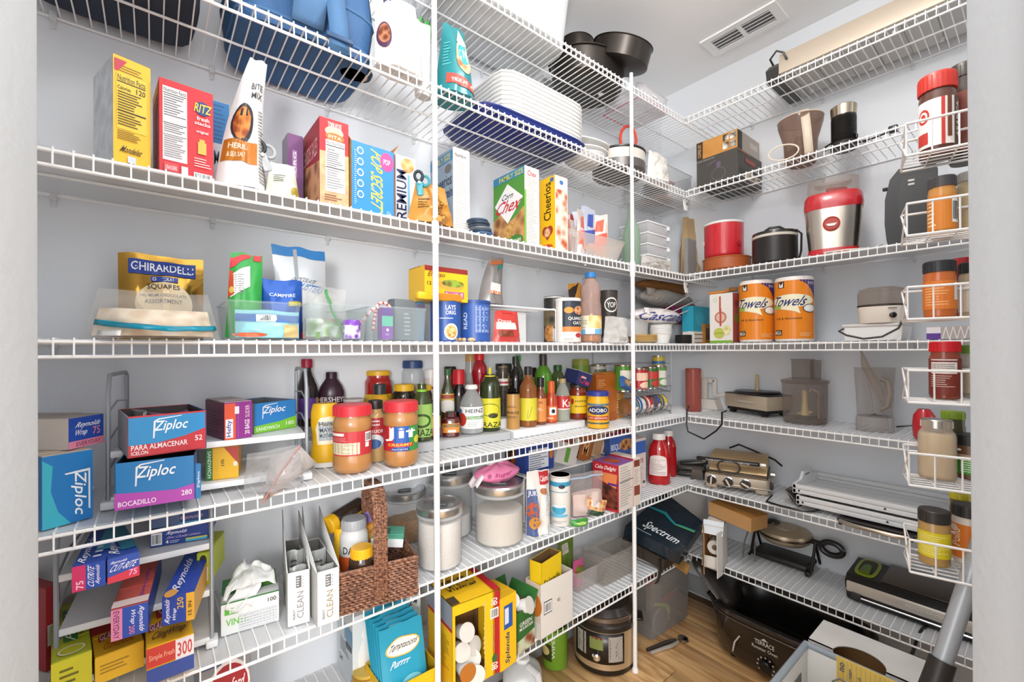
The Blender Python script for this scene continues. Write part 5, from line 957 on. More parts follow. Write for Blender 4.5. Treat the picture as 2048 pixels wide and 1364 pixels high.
# --- left section
pl=RS(2,591,636,718); bottle('vinegar_bottle','tall dark vinegar bottle with a crimson cap behind the wire end',pl,'sauce',C('#221a1c',.12,coat=.6),cap='#a01f3c',capz=.87,capr=.5,art=LB('#5a3a86',.12,.42,('r','C',.0,.12,.22,.42,'#cfc2b2'),('r','C',.78,.2,1,.42,'#c98a3a')))
pl=RS(2,636,689,744); bottle('syrup_bottle','dark plum plastic syrup bottle behind the mustard',pl,'jug',C('#3a2030',.3),cap='#351b2b',capz=.87,capr=.42,art=[('t','C','HERSHEYS',.12,.42,.88,.52,'#e6dfe2')],sy=.7)
pl=RD('A',5,0,620,680,806,yb=938); bottle('mustard_bottle','yellow squeeze mustard bottle with a white base at the front',pl,[(.92,.0),(.95,.06),(1,.09),(.98,.25),(.86,.38),(.90,.55),(.98,.70),(.97,.86),(.86,.97),(.80,1)],C('#eab61d',.3),cat='bottle',sy=.62,art=[('r','C',.02,.0,.98,.075,'#e8e6e2'),('p','C',[(.3,.36),(.78,.36),(.9,.5),(.82,.66),(.62,.8),(.38,.78),(.26,.6)],'#efe6c8'),('r','C',.34,.42,.74,.72,'#aab4bc'),('t','C','Heinz',.36,.65,.72,.72,'#4a3a20'),('t','C','MAYO',.37,.55,.71,.62,'#2f3a48'),('t','C','MUSTARD',.37,.47,.71,.53,'#2f3a48')])
PBM=C('#b07c48',.3,coat=.5)
pl=RD('A',5,0,664,744,808,yb=950); bottle('peanut_butter_jar','peanut butter jar turned to show its red nutrition label',pl,'pb',PBM,cap='#c8323c',capz=.84,capr=.97,cat='jar',art=LB('#b9323a',.27,.62,('r','C',.0,.29,.62,.46,'#d9cdb0'),('f','C',.02,.30,.58,.45,8,'#8f836a'),('r','C',.04,.56,.36,.60,'#e9e0da'),('b','C',.72,.46,.88,.60),('r','C',.72,.38,.8,.45,'#ece6e0'),('f','C',.05,.48,.6,.54,3,'#d98a8a')))
pl=RD('A',5,0,766,836,801,yb=936); bottle('peanut_butter_jar','peanut butter jar with a large white brand word on red, blue and green',pl,'pb',PBM,cap='#c8323c',capz=.84,capr=.97,cat='jar',art=[('r','C',.0,.25,.36,.63,'#b9262e'),('r','C',.36,.25,.66,.63,'#2a58a8'),('r','C',.66,.25,1.0,.63,'#2f8a3c'),('t','C','Jif',.16,.40,.84,.62,'#f3f3f0'),('e','C',.86,.41,.10,.06,'#d9cc3a'),('r','C',.22,.315,.74,.375,'#c23a2a'),('t','C','CREAMY',.25,.33,.72,.37,'#f0c05a'),('r','C',.3,.26,.66,.295,'#24407e'),('t','C','PEANUT BUTTER',.33,.267,.63,.288,'#d8deee')])
pl=RD('A',5,0,728,772,800,yb=925,z=Z[5]); bottle('salsa_jar','squat red-labelled sauce bottle between the two peanut butter jars',pl,'hex',C('#c8a06a',.3,coat=.4),cap='#2a2422',capz=.86,capr=.66,cat='bottle',art=LB('#b23038',.28,.72,('r','C',.3,.6,.62,.68,'#e6dcd8'),('t','C','Sauce',.28,.48,.72,.56,'#f0dede'),('e','C',.45,.34,.3,.12,'#d7dee6'),('e','C',.45,.3,.22,.08,'#3a5f9a')))
pl=RS(1,686,728,797); bottle('spice_tub','clear tub of red pepper flakes behind the first peanut butter jar',pl,'tub',FILM('#efe4e0',.3),cap=FILM('#e8e8e8',.5),capz=.94,capr=1.02,cat='tub',capkind='plain',fill=NOISE('#8a2a1c','#d9a890',60),fillv=.85)
pl=RS(2,729,784,741); bottle('pasta_sauce_jar','pasta sauce jar with a yellow lid on the back step',pl,'jar',C('#a3201c',.15,coat=.6),cap='#e0b02a',capz=.9,capr=.86,cat='jar',art=LB('#d8b22c',.05,.52))
pl=RS(1,740,778,768); bottle('honey_mustard_bottle','small yellow bottle with a charcoal cap in front of the pasta sauce',pl,'hex',C('#d8a020',.3),cap='#33363a',capz=.78,capr=.66,art=[('e','C',.5,.4,.4,.2,'#8a7a5a')])
pl=RS(1,785,830,768); bottle('olive_jar','dark olive jar with a yellow lid behind the second peanut butter jar',pl,'jar',C('#241f18',.12,coat=.6),cap='#e3b52c',capz=.85,capr=.88,cat='jar',art=LB('#d9a83a',.12,.5))
pl=RS(1,834,864,770); bottle('olive_jar','second dark jar with a yellow lid, beside the left pole',pl,'jar',C('#2a2420',.12,coat=.6),cap='#e3b52c',capz=.87,capr=.88,cat='jar',art=LB('#b5402e',.1,.5))
pl=RS(2,803,847,721); bottle('nut_jar','clear jar of chopped nuts with a navy lid on the back step',pl,'jar',FILM('#dfe3e6',.25),cap='#2f4a7c',capz=.86,capr=.9,cat='jar',fill=NOISE('#b98a52','#e6cfa6',70),fillv=.55)
pl=RS(2,848,874,738); bottle('spice_jar','white capped jar with a red and white label behind the left pole',pl,'spice',C('#d8c9c2',.35),cap='#e6e4e2',capz=.8,capr=.95,cat='jar',art=LB('#b8444a',.1,.6,('r','C',.2,.3,.8,.55,'#e8e2de')))
pl=RS(0,822,864,766); bottle('olive_oil_squeeze','green squeeze oil bottle with a lime nozzle left of the pole',pl,'jug',C('#3f4f22',.18,coat=.5),cap=C('#8fd03a',.35),capz=.84,capr=.5,nozzle=True,art=LB('#a4cf6a',.08,.64,('e','C',.5,.36,.3,.12,'#3f5a28'),('e','C',.5,.36,.22,.08,'#a4cf6a'),('t','C','GRAZA',.15,.10,.9,.22,'#26331a')))
pl=RS(0,852,880,800); bottle('hot_sauce_bottle','dark bottle with a yellow and red label directly behind the left pole',pl,'hex',C('#2c1a14',.15,coat=.5),cap='#1f1d1c',capz=.82,capr=.66,art=LB('#d8a836',.1,.6,('r','C',0,.1,1,.3,'#b8382a')))
# --- right of the left pole, front step
pl=RS(0,884,918,823); bottle('honey_jar','small dark red jam jar with an orange label and black lid',pl,'hex',C('#5a1712',.12,coat=.6),cap='#26211f',capz=.8,capr=.62,cat='jar',pw=4,art=LB('#d98a34',.18,.56,('r','C',.28,.42,.76,.52,'#2a2a3a'),('t','C','TABASCO',.3,.44,.74,.5,'#f0d050'),('r','C',.4,.2,.66,.3,'#efe6da'),u0=.2,u1=.84))
pl=RS(0,919,966,769); bottle('vinegar_bottle','clear vinegar bottle with a white cap and fruit label',pl,'jug',FILM('#d9dcdc',.3),cap='#f0f0ee',capz=.91,capr=.5,fill=FILM('#e9ecea',.35),fillv=.5,art=LB('#f1f1ee',.12,.56,('e','C',.2,.3,.16,.14,'#c23a2c'),('e','C',.12,.47,.1,.05,'#3f68b0'),('t','C','HEINZ',.34,.44,.86,.52,'#3a3a3a'),('r','C',.36,.31,.92,.37,'#5a9a4a'),('t','C','Distilled',.38,.32,.9,.36,'#f2f2ea'),('f','C',.4,.16,.8,.26,3,'#b9b9b4')))
pl=RS(0,959,1000,735); bottle('olive_oil_squeeze','dark green oil bottle with a yellow nozzle and yellow drawing label',pl,[(.93,0),(1,.02),(1,.70),(.93,.76),(.7,.82),(.5,.86),(.48,.9)],C('#2f3a1c',.15,coat=.6),cap=C('#e6d62a',.35),capz=.83,capr=.52,nozzle=True,art=LB('#d9d233',.06,.52,('e','C',.5,.34,.32,.10,'#4a4a1a'),('e','C',.5,.34,.30,.09,'#d9d233'),('e','C',.6,.25,.16,.04,'#3a3a14'),('t','C','GRAZA',.08,.07,.92,.15,'#2c2c14')))
pl=RS(0,1012,1039,786); bottle('sauce_bottle','tan-labelled sauce bottle with a dark cap',pl,[(.95,0),(1,.02),(1,.98),(.96,1)],C('#b98a4a',.35),cap='#26211f',capz=.99,art=[('t','C','BBQ',.2,.42,.8,.5,'#4a3418'),('f','C',.2,.3,.8,.38,3,'#6d5026'),('f','C',.2,.6,.8,.66,2,'#6d5026')])
pl=RS(0,1038,1073,733); bottle('liqueur_bottle','slender amber bottle with a yellow reed label',pl,'wine',FILM('#a86a3a',.55),cap='#2a2422',capz=.86,capr=.42,fill=C('#9a5a2a',.15,coat=.5),fillv=.56,art=LB('#d9cc3a',.11,.48,('p','C',[(.5,.14),(.53,.14),(.66,.34),(.63,.34)],'#a89a2a'),('p','C',[(.45,.14),(.48,.14),(.52,.3),(.5,.3)],'#a89a2a')))
pl=RS(0,1069,1092,755); bottle('sauce_bottle','amber sauce bottle with a black cap and orange label',pl,'slim',C('#7a3a1c',.15,coat=.6),cap='#211c1a',capz=.80,capr=.62,art=LB('#d98a44',.07,.56,('f','C',.2,.3,.8,.36,2,'#f6e3cc'),('r','C',.4,.45,.6,.5,'#a8602a')))
pl=RS(0,1090,1114,762); bottle('hot_sauce_bottle','orange hot sauce bottle with an orange neck seal',pl,'slim',C('#b8431c',.15,coat=.6),cap='#d9622a',capz=.72,capr=.56,art=LB('#d9682a',.06,.42,('r','C',.4,.2,.78,.38,'#efece6'),('e','C',.6,.29,.1,.05,'#26221f'),('f','C',.2,.1,.8,.15,1,'#f0dccb')))
pl=RS(0,1110,1139,757); bottle('rice_vinegar_bottle','clear bottle with a red lettered label and tan cap',pl,'jug',FILM('#d9dcd2',.32),cap='#b59a6a',capz=.90,capr=.46,fill=FILM('#cdd0b8',.5),fillv=.3,art=LB('#bf2f30',.28,.60,('t','C','Ka',.5,.34,.95,.52,'#f2e6e2'),('r','C',0,.28,1,.31,'#e6d9d2')))
pl=RS(0,1137,1173,768); bottle('chili_jar','brown-red sauce jar with a yellow label and a red pepper',pl,'jar',C('#7c2a14',.15,coat=.5),cap='#3a2c26',capz=.9,capr=.9,cat='jar',art=LB('#e0b81f',.18,.68,('e','C',.3,.52,.06,.09,'#b8281c'),('t','C','PEPPER',.4,.50,.9,.55,'#4a3a10'),('t','C','MARINARA',.4,.36,.9,.40,'#4a3a10')))
pl=RD('A',5,0,1173,1217,782,yb=858); bottle('seasoning_tub','yellow adobo shaker with a blue lid at the front of the shelf',pl,'spice',C('#e6a81c',.35),cap='#2f3a8c',capz=.88,capr=1.0,cat='shaker',art=[('r','C',0,.62,1,.68,'#5a7a8a'),('e','C',.5,.5,.36,.12,'#23305c'),('t','C','ADOBO',.22,.45,.78,.55,'#f1efe6'),('r','C',.15,.24,.85,.34,'#b5402a'),('t','C','con pimienta',.2,.26,.8,.32,'#f6e2c4'),('r','C',0,.13,1,.17,'#3a5a58')])
# --- middle and back steps
pl=RS(1,881,908,738); bottle('olive_oil_bottle','square olive oil bottle with a green cap and yellow label beside the left pole',pl,'sauce',C('#3f4420',.15,coat=.6),cap='#3f6a3a',capz=.88,capr=.5,pw=3,art=LB('#cbb04a',.22,.55,('r','C',.1,.46,.9,.53,'#a8402a'),('e','C',.5,.32,.4,.12,'#e6e2da')))
pl=RS(1,904,931,739); bottle('soy_sauce_bottle','black soy sauce bottle with a bulky red cap',pl,'sauce',C('#1f1516',.12,coat=.6),cap='#c3242e',capz=.72,capr=.85,art=LB('#2a2422',.2,.5))
pl=RS(2,888,912,733); bottle('hot_sauce_bottle','red bottle with a black top on the back step',pl,'spice',C('#a8201c',.25),cap='#26211f',capz=.86,capr=.98)
pl=RS(2,930,952,708); bottle('spice_jar','clear jar with a tan lid at the back next to the red syrup',pl,'spice',FILM('#d9d6d0',.35),cap='#c39a5c',capz=.86,capr=.95,cat='jar',fill=C('#b8a888',.6),fillv=.5)
pl=RS(1,943,974,707); bottle('syrup_bottle','red fruit syrup bottle with a red cap',pl,[(.9,0),(1,.03),(1,.3),(.8,.42),(.85,.55),(1,.70),(.95,.80),(.62,.88),(.5,.9),(.5,.99)],C('#9a1722',.12,coat=.6),cap='#c8202c',capz=.90,capr=.62)
pl=RS(2,990,1024,727); bottle('pickle_jar','black lidded jar with a gold band on the back step',pl,'jar',C('#35302a',.15,coat=.5),cap='#24201f',capz=.84,capr=.95,cat='jar',art=LB('#c9a24a',.4,.7))
pl=RS(1,995,1016,733); bottle('pepper_grinder','slim peppercorn grinder with a tan top',pl,'spice',FILM('#5a544e',.6),cap='#c9a86a',capz=.86,capr=.9,cat='grinder',fill=NOISE('#2a2624','#8a8078',120),fillv=.6,art=LB('#e3dfd8',.62,.76,('r','C',0,.66,1,.7,'#b23a4a')))
pl=RS(1,1018,1044,713); bottle('soy_sauce_bottle','dark soy sauce bottle with a slim clear neck',pl,'wine',C('#1d1a1a',.1,coat=.6),cap='#2a2c26',capz=.86,capr=.5)
pl=RS(2,1026,1046,710); bottle('oil_bottle','green capped bottle behind the soy sauce',pl,'wine',C('#3d4a2a',.15,coat=.5),cap='#3a9a4a',capz=.88,capr=.55)
pl=RS(1,1068,1104,708); bottle('wine_bottle','bright green glass wine bottle on the middle step',pl,'wine',C('#4f8a1e',.08,coat=.7),cap='#3a302c',capz=.78,capr=.42)
pl=RS(2,1050,1074,735); bottle('worcester_bottle','dark bottle with an olive band behind the liqueur bottle',pl,'spice',C('#2a211d',.2),cap='#332a26',capz=.84,capr=.9,art=LB('#8a7a2a',.5,.74))
pl=RS(2,1101,1129,730); bottle('oil_bottle','squat olive green bottle with a ribbed green cap',pl,'jug',C('#4a5a2a',.12,coat=.6),cap='#2f5a2c',capz=.84,capr=.6)
p=PZ(1170,800,Z[5]+.09); 
pl=O('A',5,.12,1192,1233,750,z=Z[5]); carton('cracker_carton','orange-brown carton standing behind the adobo shaker',pl,.05,'#b5621e',sides={'R':'#d9a45c','L':'#9a5218'},art=[('f','F',.1,.72,.5,.9,5,'#e0a868'),('r','F',.02,.0,.98,.2,'#a8581a')])
pl=O('A',5,.10,1196,1240,748,z=Z[5]); pl['x']+=.072; pl['y']+=.035; carton('rice_carton','tan carton with printed text beside the orange carton',pl,.05,'#c98a3a',art=[('f','F',.3,.1,.9,.9,14,'#e6c48a')])
pl=at(*PY(1165,772,YA+.10)); pl.update(w=.075,h=.055,rz=-.1); carton('navy_carton','navy blue carton tipped on its side above the bottles',pl,.08,'#232c60',rx=.1,ry=.28,sides={'T':'#d9d6d2'},art=[('e','F',.38,.45,.22,.3,'#8c2f4a'),('e','F',.38,.45,.13,.18,'#232c60'),('r','F',.62,.15,.9,.4,'#b5304a'),('r','F',.25,.55,.6,.68,'#e0b0a0')])
heap_=RD('A',5,.235,1144,1178,718,z=Z[5]); bottle('food_can','olive green can at the back of the fifth shelf above the navy carton',heap_,'can',C('#8a8f3a',.4),cat='can',art=LB('#6f8a2c',.1,.9))
# --- can rack in the corner
L=PZ(1243,842,Z[5]); pl=at(1.60,1.135,Z[5]); t=thing('can_rack','chrome wire can dispenser rack in the corner of the fifth shelf','rack',pl)
W_,D_=.30,.22; GW=C('#b9b9ba',.3,.8)
for zz,sl in ((.012,.03),(.105,.03)):
    for s in (0,W_/2,W_):
        b=MB(); b.tube([(s,0,zz+.03),(s,.0,zz),(s,D_,zz+sl)],.0022,GW,6); b.obj('rail',t)
    b=MB()
    for i in range(9): x=W_*i/8; b.tube([(x,-.004,zz+.028),(x,.0,zz+.004),(x,.03,zz+.004)],.0014,GW,4)
    o=b.obj('front_stop_wires',t); o['kind']='stuff'
    b=MB(); b.tube([(0,-.002,zz+.03),(W_,-.002,zz+.03)],.002,GW,6); b.obj('front_bar',t)
for x in (0,W_):
    for y in (0,D_):
        b=MB(); b.tube([(x,y,.003),(x,y,.30)],.0025,GW,6); b.obj('upright',t)
for zz in (.18,.24,.30):
    b=MB(); b.tube([(0,0,zz),(0,D_,zz),(W_,D_,zz),(W_,0,zz)],.0018,GW,6); b.obj('side_rail',t)
def can(label,x,y,z,R,H,col,art=(),rx=0,ry=0,rz=0,group='cans in the dispenser rack'):
    c=thing('food_can',label,'can',at(pl['x']+x,pl['y']+y,pl['z']+z),group,rx,ry,rz)
    b=MB(); b.lathe([(R*.98,.004),(R*.98,H-.004)],C(col,.35),24); b.obj('can_wall',c)
    b=MB(); b.lathe([(R*.9,.002),(R,0),(R,.005),(R*.98,.006)],C('#cfcac2',.25,1),24); b.obj('rim',c); b=MB(); b.lathe([(R*.98,H-.006),(R,H-.004),(R,H),(R*.94,H),(R*.9,H-.003),(R*.6,H-.002),(0,H-.002)],C('#cfc4b0',.25,1),24); b.obj('lid',c)
    if art:
        def cy(u,v,e): a=(u-.5)*2*PI; return ((R+e)*math.sin(a),-(R+e)*math.cos(a),v*H)
        a_=Art({'C':(cy,(24,1))}); a_.run(art); a_.obj(c,'printed_label')
    return c
bands=lambda c1,c2:[('r','C',0,.62,1,.86,c1),('r','C',.3,.15,.7,.5,c2)]
lying=[('blue and orange can lying at the front left of the lower rack','#3f7fae','#d9702a'),('white and blue can lying second in the lower rack','#d9dfe6','#2f5a9a'),('red can lying in the middle of the lower rack','#c22f36','#f0d8d0'),('blue and brown can lying fourth in the lower rack','#3a5a9a','#7a4a2a'),('yellow-ended can lying last in the lower rack','#e0c02a','#2f5a9a')]
for i,(lab,c1,c2) in enumerate(lying): can(lab,.0+.058*i,.045,.016+.039,.038,.056,c1,[('r','C',0,.2,1,.45,c2),('r','C',.5,.55,.9,.9,'#efe9e0')],ry=PI/2)
up=[('green can of beans standing at the left of the upper rack',.0,.05,'#4f8f2c','#e9e2d2'),('red tomato can standing at the front of the upper rack',.075,.035,'#b5222c','#f0c9b0'),('yellow can with a dark label standing behind the red can',.085,.11,'#d99a2c','#3a2a1c'),('dark green vegetable can standing right of the red can',.16,.05,'#2f6a2c','#c23a30'),('green and white can standing at the right end of the upper rack',.225,.06,'#5f9a4a','#e6e6da'),('steel grey can standing at the back of the upper rack',-.03,.16,'#b9b6ae','#5a6a4a')]
for i,(lab,x,y,c1,c2) in enumerate(up): can(lab,x*1.3,y,.118+y*.13,.038,.10 if i else .115,c1,[('r','C',.3,.45,.7,.8,c2),('e','C',.5,.25,.14,.16,c2)])
pl2=at(pl['x']-.02,pl['y']-.0,pl['z']+.137); pl2.update(w=.10,h=.045,rz=.1); carton('snack_packet','blue packet with a biscuit picture leaning on the upper rack front',pl2,.02,'#3a6aa8',rx=-.3,ry=.35,art=[('e','F',.35,.55,.28,.3,NOISE('#a8763a','#e0bf8a',60)),('r','F',.7,.2,.95,.8,'#2a4a86')])
can('small blue and yellow can stacked on the right end of the rack',.292,.06,.126+.10,.03,.05,'#c8b23a',[('r','C',0,.2,1,.5,'#3a6a9a')],group='cans in the dispenser rack')
# ================================================================ shelf A6
organizer('three-tier white organiser with grey wire ends holding foil and wrap boxes on the sixth shelf',112,424,1395,1292,Z[6],[.022,.122,.222],.27,.30)
u1,u2,u0=Z[6]+.122,Z[6]+.222,Z[6]+.022
REY='#274fb0'
def rey(u0_,v0,u1_,v1,rot,c='#f0f2f8'): return ('t','F','Reynolds',u0_,v0,u1_,v1,c,rot,.2)
pl=P(6,(144,1186),(211,1170),1135,z=u2); carton('wrap_box','blue and pink wrap box on the top tier, left of its pair',pl,.26,REY,sides={'T':'#2b4aa0','L':'#8c8f96','R':'#2b4aa0'},
 art=[('r','F',0,0,.4,1,'#d8336c'),('t','F','75',.12,.08,.34,.4,'#f6dbe6',90),('t','F','CUTRITE',.46,.1,.66,.9,'#eef',90,.2),('t','F','Reynolds',.7,.15,.86,.9,'#eef',90,.2),('t','T','Reynolds',.1,.02,.45,.5,'#e6ebf6',90,.2),('r','T',.55,.2,1,.75,'#2f8fae'),('f','T',.55,.05,.9,.4,4,'#c9d6ec')])
pl=P(6,(215,1169),(279,1150),1120,z=u2); carton('wrap_box','blue and red wrap box on the top tier, right of its pair',pl,.26,REY,sides={'T':'#27479a','L':'#6c7688'},
 art=[('p','F',[(0,0),(1,.0),(1,.42),(0,.26)],'#d8334c'),('t','F','Reynolds',.1,.74,.6,.88,'#eef',0,.2),('t','F','CUT-RITE',.1,.46,.9,.72,'#eef',0,.2),('t','F','75',.66,.12,.92,.36,'#fbe',0,.1),('t','T','Reynolds',.1,.05,.5,.5,'#e6ebf6',90,.2),('r','T',.5,.1,1,.7,'#2a7f9c')])
pl=P(6,(300,1096),(417,1077),1064,z=u2); carton('liner_box','navy slow cooker liner box at the right of the top tier',pl,.10,'#24408e',sides={'L':'#d9d9d9'},art=[('t','F','Reynolds',.28,.6,.62,.88,'#eef',0,.2),('t','F','Slow Cooker Liners',.28,.40,.86,.55,'#c9b2d8',0,.1),('b','F',.02,.1,.2,.85),('t','F','4',.26,.1,.31,.34,'#fff'),('r','F',.6,.05,.98,.2,'#4fb2c8'),('r','F',.6,.2,.98,.28,'#d9c93a'),('f','F',.33,.1,.55,.3,2,'#c9d2e8')])
p2=dict(pl); p2['z']=u2+pl['h']+.003; p2['h']=pl['h']*.8; p2['y']+=.01; carton('liner_box','second navy liner box stacked on the first, right under the shelf above',p2,.09,'#2c4a86',art=[('t','F','Reynolds',.5,.3,.9,.7,'#b9a0c0',0,.2),('r','F',0,0,.5,1,'#5a6f94'),('r','F',.5,.0,1,.2,'#4fa0c8')],sides={'L':'#8a93a0'})
pl=P(6,(222,1284),(296,1263),1222,z=u1); carton('foil_box','blue and pink foil box with its end toward the camera on the middle tier',pl,.26,'#2b4fae',sides={'T':'#c8584c','L':'#7a3a40','R':'#2b4fae'},
 art=[('r','F',0,0,.30,1,'#e38ab0'),('t','F','EVERYDAY',.06,.05,.22,.95,'#7a2f5c',-90),('t','F','Reynolds',.72,.1,.9,.92,'#eef',-90,.2),('t','F','Wrap',.5,.4,.66,.9,'#eef',-90,.2),('t','F','200',.48,.08,.64,.36,'#e38ab0',-90),('r','T',.0,.0,1,.1,'#e6cfc8'),('t','T','Everyday',.7,.1,.85,.6,'#7a3aa0',90)])
pl=P(6,(324,1253),(389,1238),1196,z=u1); carton('foil_box','navy and yellow foil box with its end toward the camera, right of the pink one',pl,.26,'#24429e',sides={'T':'#2748a8','L':'#1d2f66','R':'#d9a032'},
 art=[('r','F',.74,0,1,1,'#e0a832'),('t','F','Reynolds',.08,.08,.28,.9,'#eef',90,.2),('t','F','Wrap',.32,.1,.46,.55,'#eef',90,.2),('t','F','250',.46,.5,.66,.9,'#e6b84a',90),('t','F','15 IN',.8,.2,.92,.7,'#4a3a20',90),('t','T','Reynolds',.2,.05,.55,.6,'#eef',90,.2),('e','T',.25,.02,.2,.06,'#e0a04a')])
pl=P(6,(394,1172),(419,1168),1108,z=u1); carton('bag_box','slim lime green box with a bar code standing on the middle tier',pl,.12,'#c3cf3a',art=[('r','F',.1,.62,.9,1,'#c9d236'),('e','F',.5,.8,.28,.14,'#3a3a30'),('b','F',.08,.12,.9,.55)])
# boxes on the lowest tier
def wrapbox(label,pl,d,col,sides,art): return carton('cling_wrap_box',label,pl,d,col,art,sides)
pl=P(6,(102,1405),(184,1372),1330,z=u0); wrapbox('lime and yellow plastic wrap box on the lowest tier',pl,.24,'#d5cf28',{'T':'#b9bf2c','L':'#3f6f2a'},[('r','T',.3,.25,.68,.85,'#2f7a34'),('t','T','Plastic',.36,.28,.62,.82,'#dfeacb',90,.2),('t','T','WRAP',.72,.3,.9,.8,'#6a6a14',90),('e','T',.5,.1,.35,.07,'#eee9c8'),('e','T',.5,.1,.3,.055,'#c5c42a'),('f','F',.2,.3,.8,.8,3,'#6a6a14')])
pl=P(6,(190,1372),(288,1332),1318,z=u0); wrapbox('yellow and red seal wrap box between two other boxes on the lowest tier',pl,.24,'#f0bd22',{'T':'#e8b324','L':'#c8981c'},[('r','T',0,.35,.72,1,'#c02c34'),('p','T',[(0,.35),(1,.45),(1,1),(.7,1),(.6,.5)],'#c02c34'),('e','T',.5,.62,.22,.10,'#6f8a3a'),('r','T',.85,.5,1,1,'#8ab0c8'),('p','T',[(.12,.2),(.5,.26),(.5,.36),(.12,.29)],'#b02a34'),('t','T','GLAD',.15,.22,.48,.33,'#f6ecec',0,.1),('t','T','CLINGNSEAL',.2,.05,.85,.17,'#c8641c',0,.1),('f','F',.1,.3,.9,.7,3,'#a8801a')])
pl=P(6,(293,1372),(388,1335),1300,z=u0); wrapbox('yellow cling wrap box with red lettering panel at the right of the lowest tier',pl,.24,'#f2b91e',{'T':'#efb41e','R':'#e0a51a'},[('r','T',.25,.42,.68,.95,'#b52a2e'),('t','T','GLAD',.3,.46,.64,.92,'#f6ecec',90,.1),('p','T',[(.06,.22),(.42,.28),(.42,.38),(.06,.31)],'#b02a34'),('t','T','GLAD',.09,.24,.40,.35,'#f6ecec',0,.1),('t','T','ClingWrap',.12,.06,.85,.2,'#6a3a14',0,.2),('r','F',0,.45,.62,1,'#c8352c'),('r','F',.6,.3,1,1,'#e6e0e0'),('t','F','300',.64,.5,.96,.9,'#c8353c'),('r','F',0,0,1,.42,'#2c4a9a'),('t','F','Simple Fresh',.05,.6,.58,.8,'#f0a890')])
pl=P(6,(92,1345),(120,1330),1178,z=Z[6]); carton('red_box','tall red box at the far left edge of the sixth shelf',pl,.2,'#a8262c',art=[('r','F',.1,.3,.9,.55,'#d9d2ce')])
# glove box
pl=P(6,(442,1274),(558,1240),1212)
GB=carton('glove_box','white and green disposable glove box with gloves spilling from its top',pl,.12,'#e3e5e4',sides={'L':'#c9cfca','T':'#4a9a52'},
 art=[('r','F',.06,.64,.28,.84,'#5db53a'),('t','F','L',.14,.68,.2,.81,'#f3f7ee'),('t','F','VINYL',.08,.28,.46,.50,'#6fbf3f'),('t','F','100',.80,.74,.95,.88,'#3a3a3c')]+[('r','F',.30+.055*i,.06,.34+.055*i,.56-.0*i,'#c9cdd2') for i in range(12)]+[('r','F',.30,.1+.09*j,.97,.13+.09*j,'#e3e5e4') for j in range(5)]+[('r','T',.0,.55,1,1,'#3a8a44'),('t','T','VINYL GLOVES',.1,.7,.7,.85,'#8fcf94'),('r','T',.0,.0,1,.3,'#d9dcda'),('r','T',.7,.35,.9,.55,'#6fbf3f')])
t=thing('vinyl_glove','crumpled white vinyl gloves pulled out of the glove box','glove',at(pl['x'],pl['y'],pl['z']+pl['h']+.003,rz=pl['rz']))
GV=C('#dfe1e0',.4,bump=.35,bs=25)
b=MB(); b.grid(lambda u,v:((u-.45)*.095*(1-.25*v)+.008*noise.noise(Vec((u*6,v*6,7))),.012+.085*v+.014*noise.noise(Vec((u*5,v*5,1))),.004+.05*math.sin(PI*(.12+.8*v))*math.sin(PI*(.1+.8*u))**.6*(1+.55*noise.noise(Vec((u*4.5,v*4.5,3))))),20,18,GV); b.obj('glove_heap',t,solid=.001,smooth=60)
b=MB(); b.grid(lambda u,v:(-.038+.05*u+.01*math.sin(5*v),.022-.028*v+.004*math.sin(9*u),.024-.030*v-.012*v*v+.006*math.sin(8*u+2*v)),12,10,GV); b.obj('glove_cuff',t,solid=.001,smooth=60)
b=MB(); b.tube([(-.028,.03,.03),(-.042,.012,.026),(-.05,-.004,.008)],[.008,.007,.004],GV,8); b.obj('glove_finger',t)
# two tall white boxes of wipes
for i,(a,b_,yt,lab) in enumerate((((575,1256),(620,1243),1148,'left tall white open box with grey upright lettering'),((634,1256),(679,1240),1146,'right tall white open box with grey upright lettering, touching the basket'))):
    pl=P(6,a,b_,yt); d_=.2
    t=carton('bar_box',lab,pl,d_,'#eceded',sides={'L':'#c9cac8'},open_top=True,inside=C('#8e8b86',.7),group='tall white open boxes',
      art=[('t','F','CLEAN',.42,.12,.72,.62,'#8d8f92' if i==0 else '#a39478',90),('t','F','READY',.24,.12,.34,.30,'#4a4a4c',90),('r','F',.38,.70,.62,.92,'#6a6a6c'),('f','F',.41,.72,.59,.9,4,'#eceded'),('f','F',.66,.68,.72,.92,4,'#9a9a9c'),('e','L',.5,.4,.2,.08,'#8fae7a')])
    for s in (-1,1):
        q=MB(); q.add([(s*pl['w']/2,.0,pl['h']-.001),(s*pl['w']/2,d_,pl['h']-.001),(s*pl['w']*.52,d_,pl['h']+.085),(s*pl['w']*.5,d_*.55,pl['h']+.045),(s*pl['w']*.5,.01,pl['h']+.006)],[(0,1,2,3,4)],C('#dfe0df',.5)); q.obj('raised_side_flap',t,solid=.0015)
    w=pl['w']
    for j in range(2):
        p3=dict(x=pl['x']-math.sin(pl['rz'])*(.03+.075*j),y=pl['y']+math.cos(pl['rz'])*(.03+.075*j),z=pl['z']+.004,w=w*.8,h=pl['h']*(.98+.06*j),rz=pl['rz'])
        pouch('bar_packet','%s grey packet inside the %s tall white box'%(('front','rear')[j],('left','right')[i]),p3,.045,C('#a9aba8',.3,.2,bump=.5,bs=18),seed=60+2*i+j,wr=.012,group='grey packets',art=[('f','F',.2,.6,.8,.85,3,'#4a4c4a'),('e','F',.5,.45,.3,.05,'#7fae7a')])
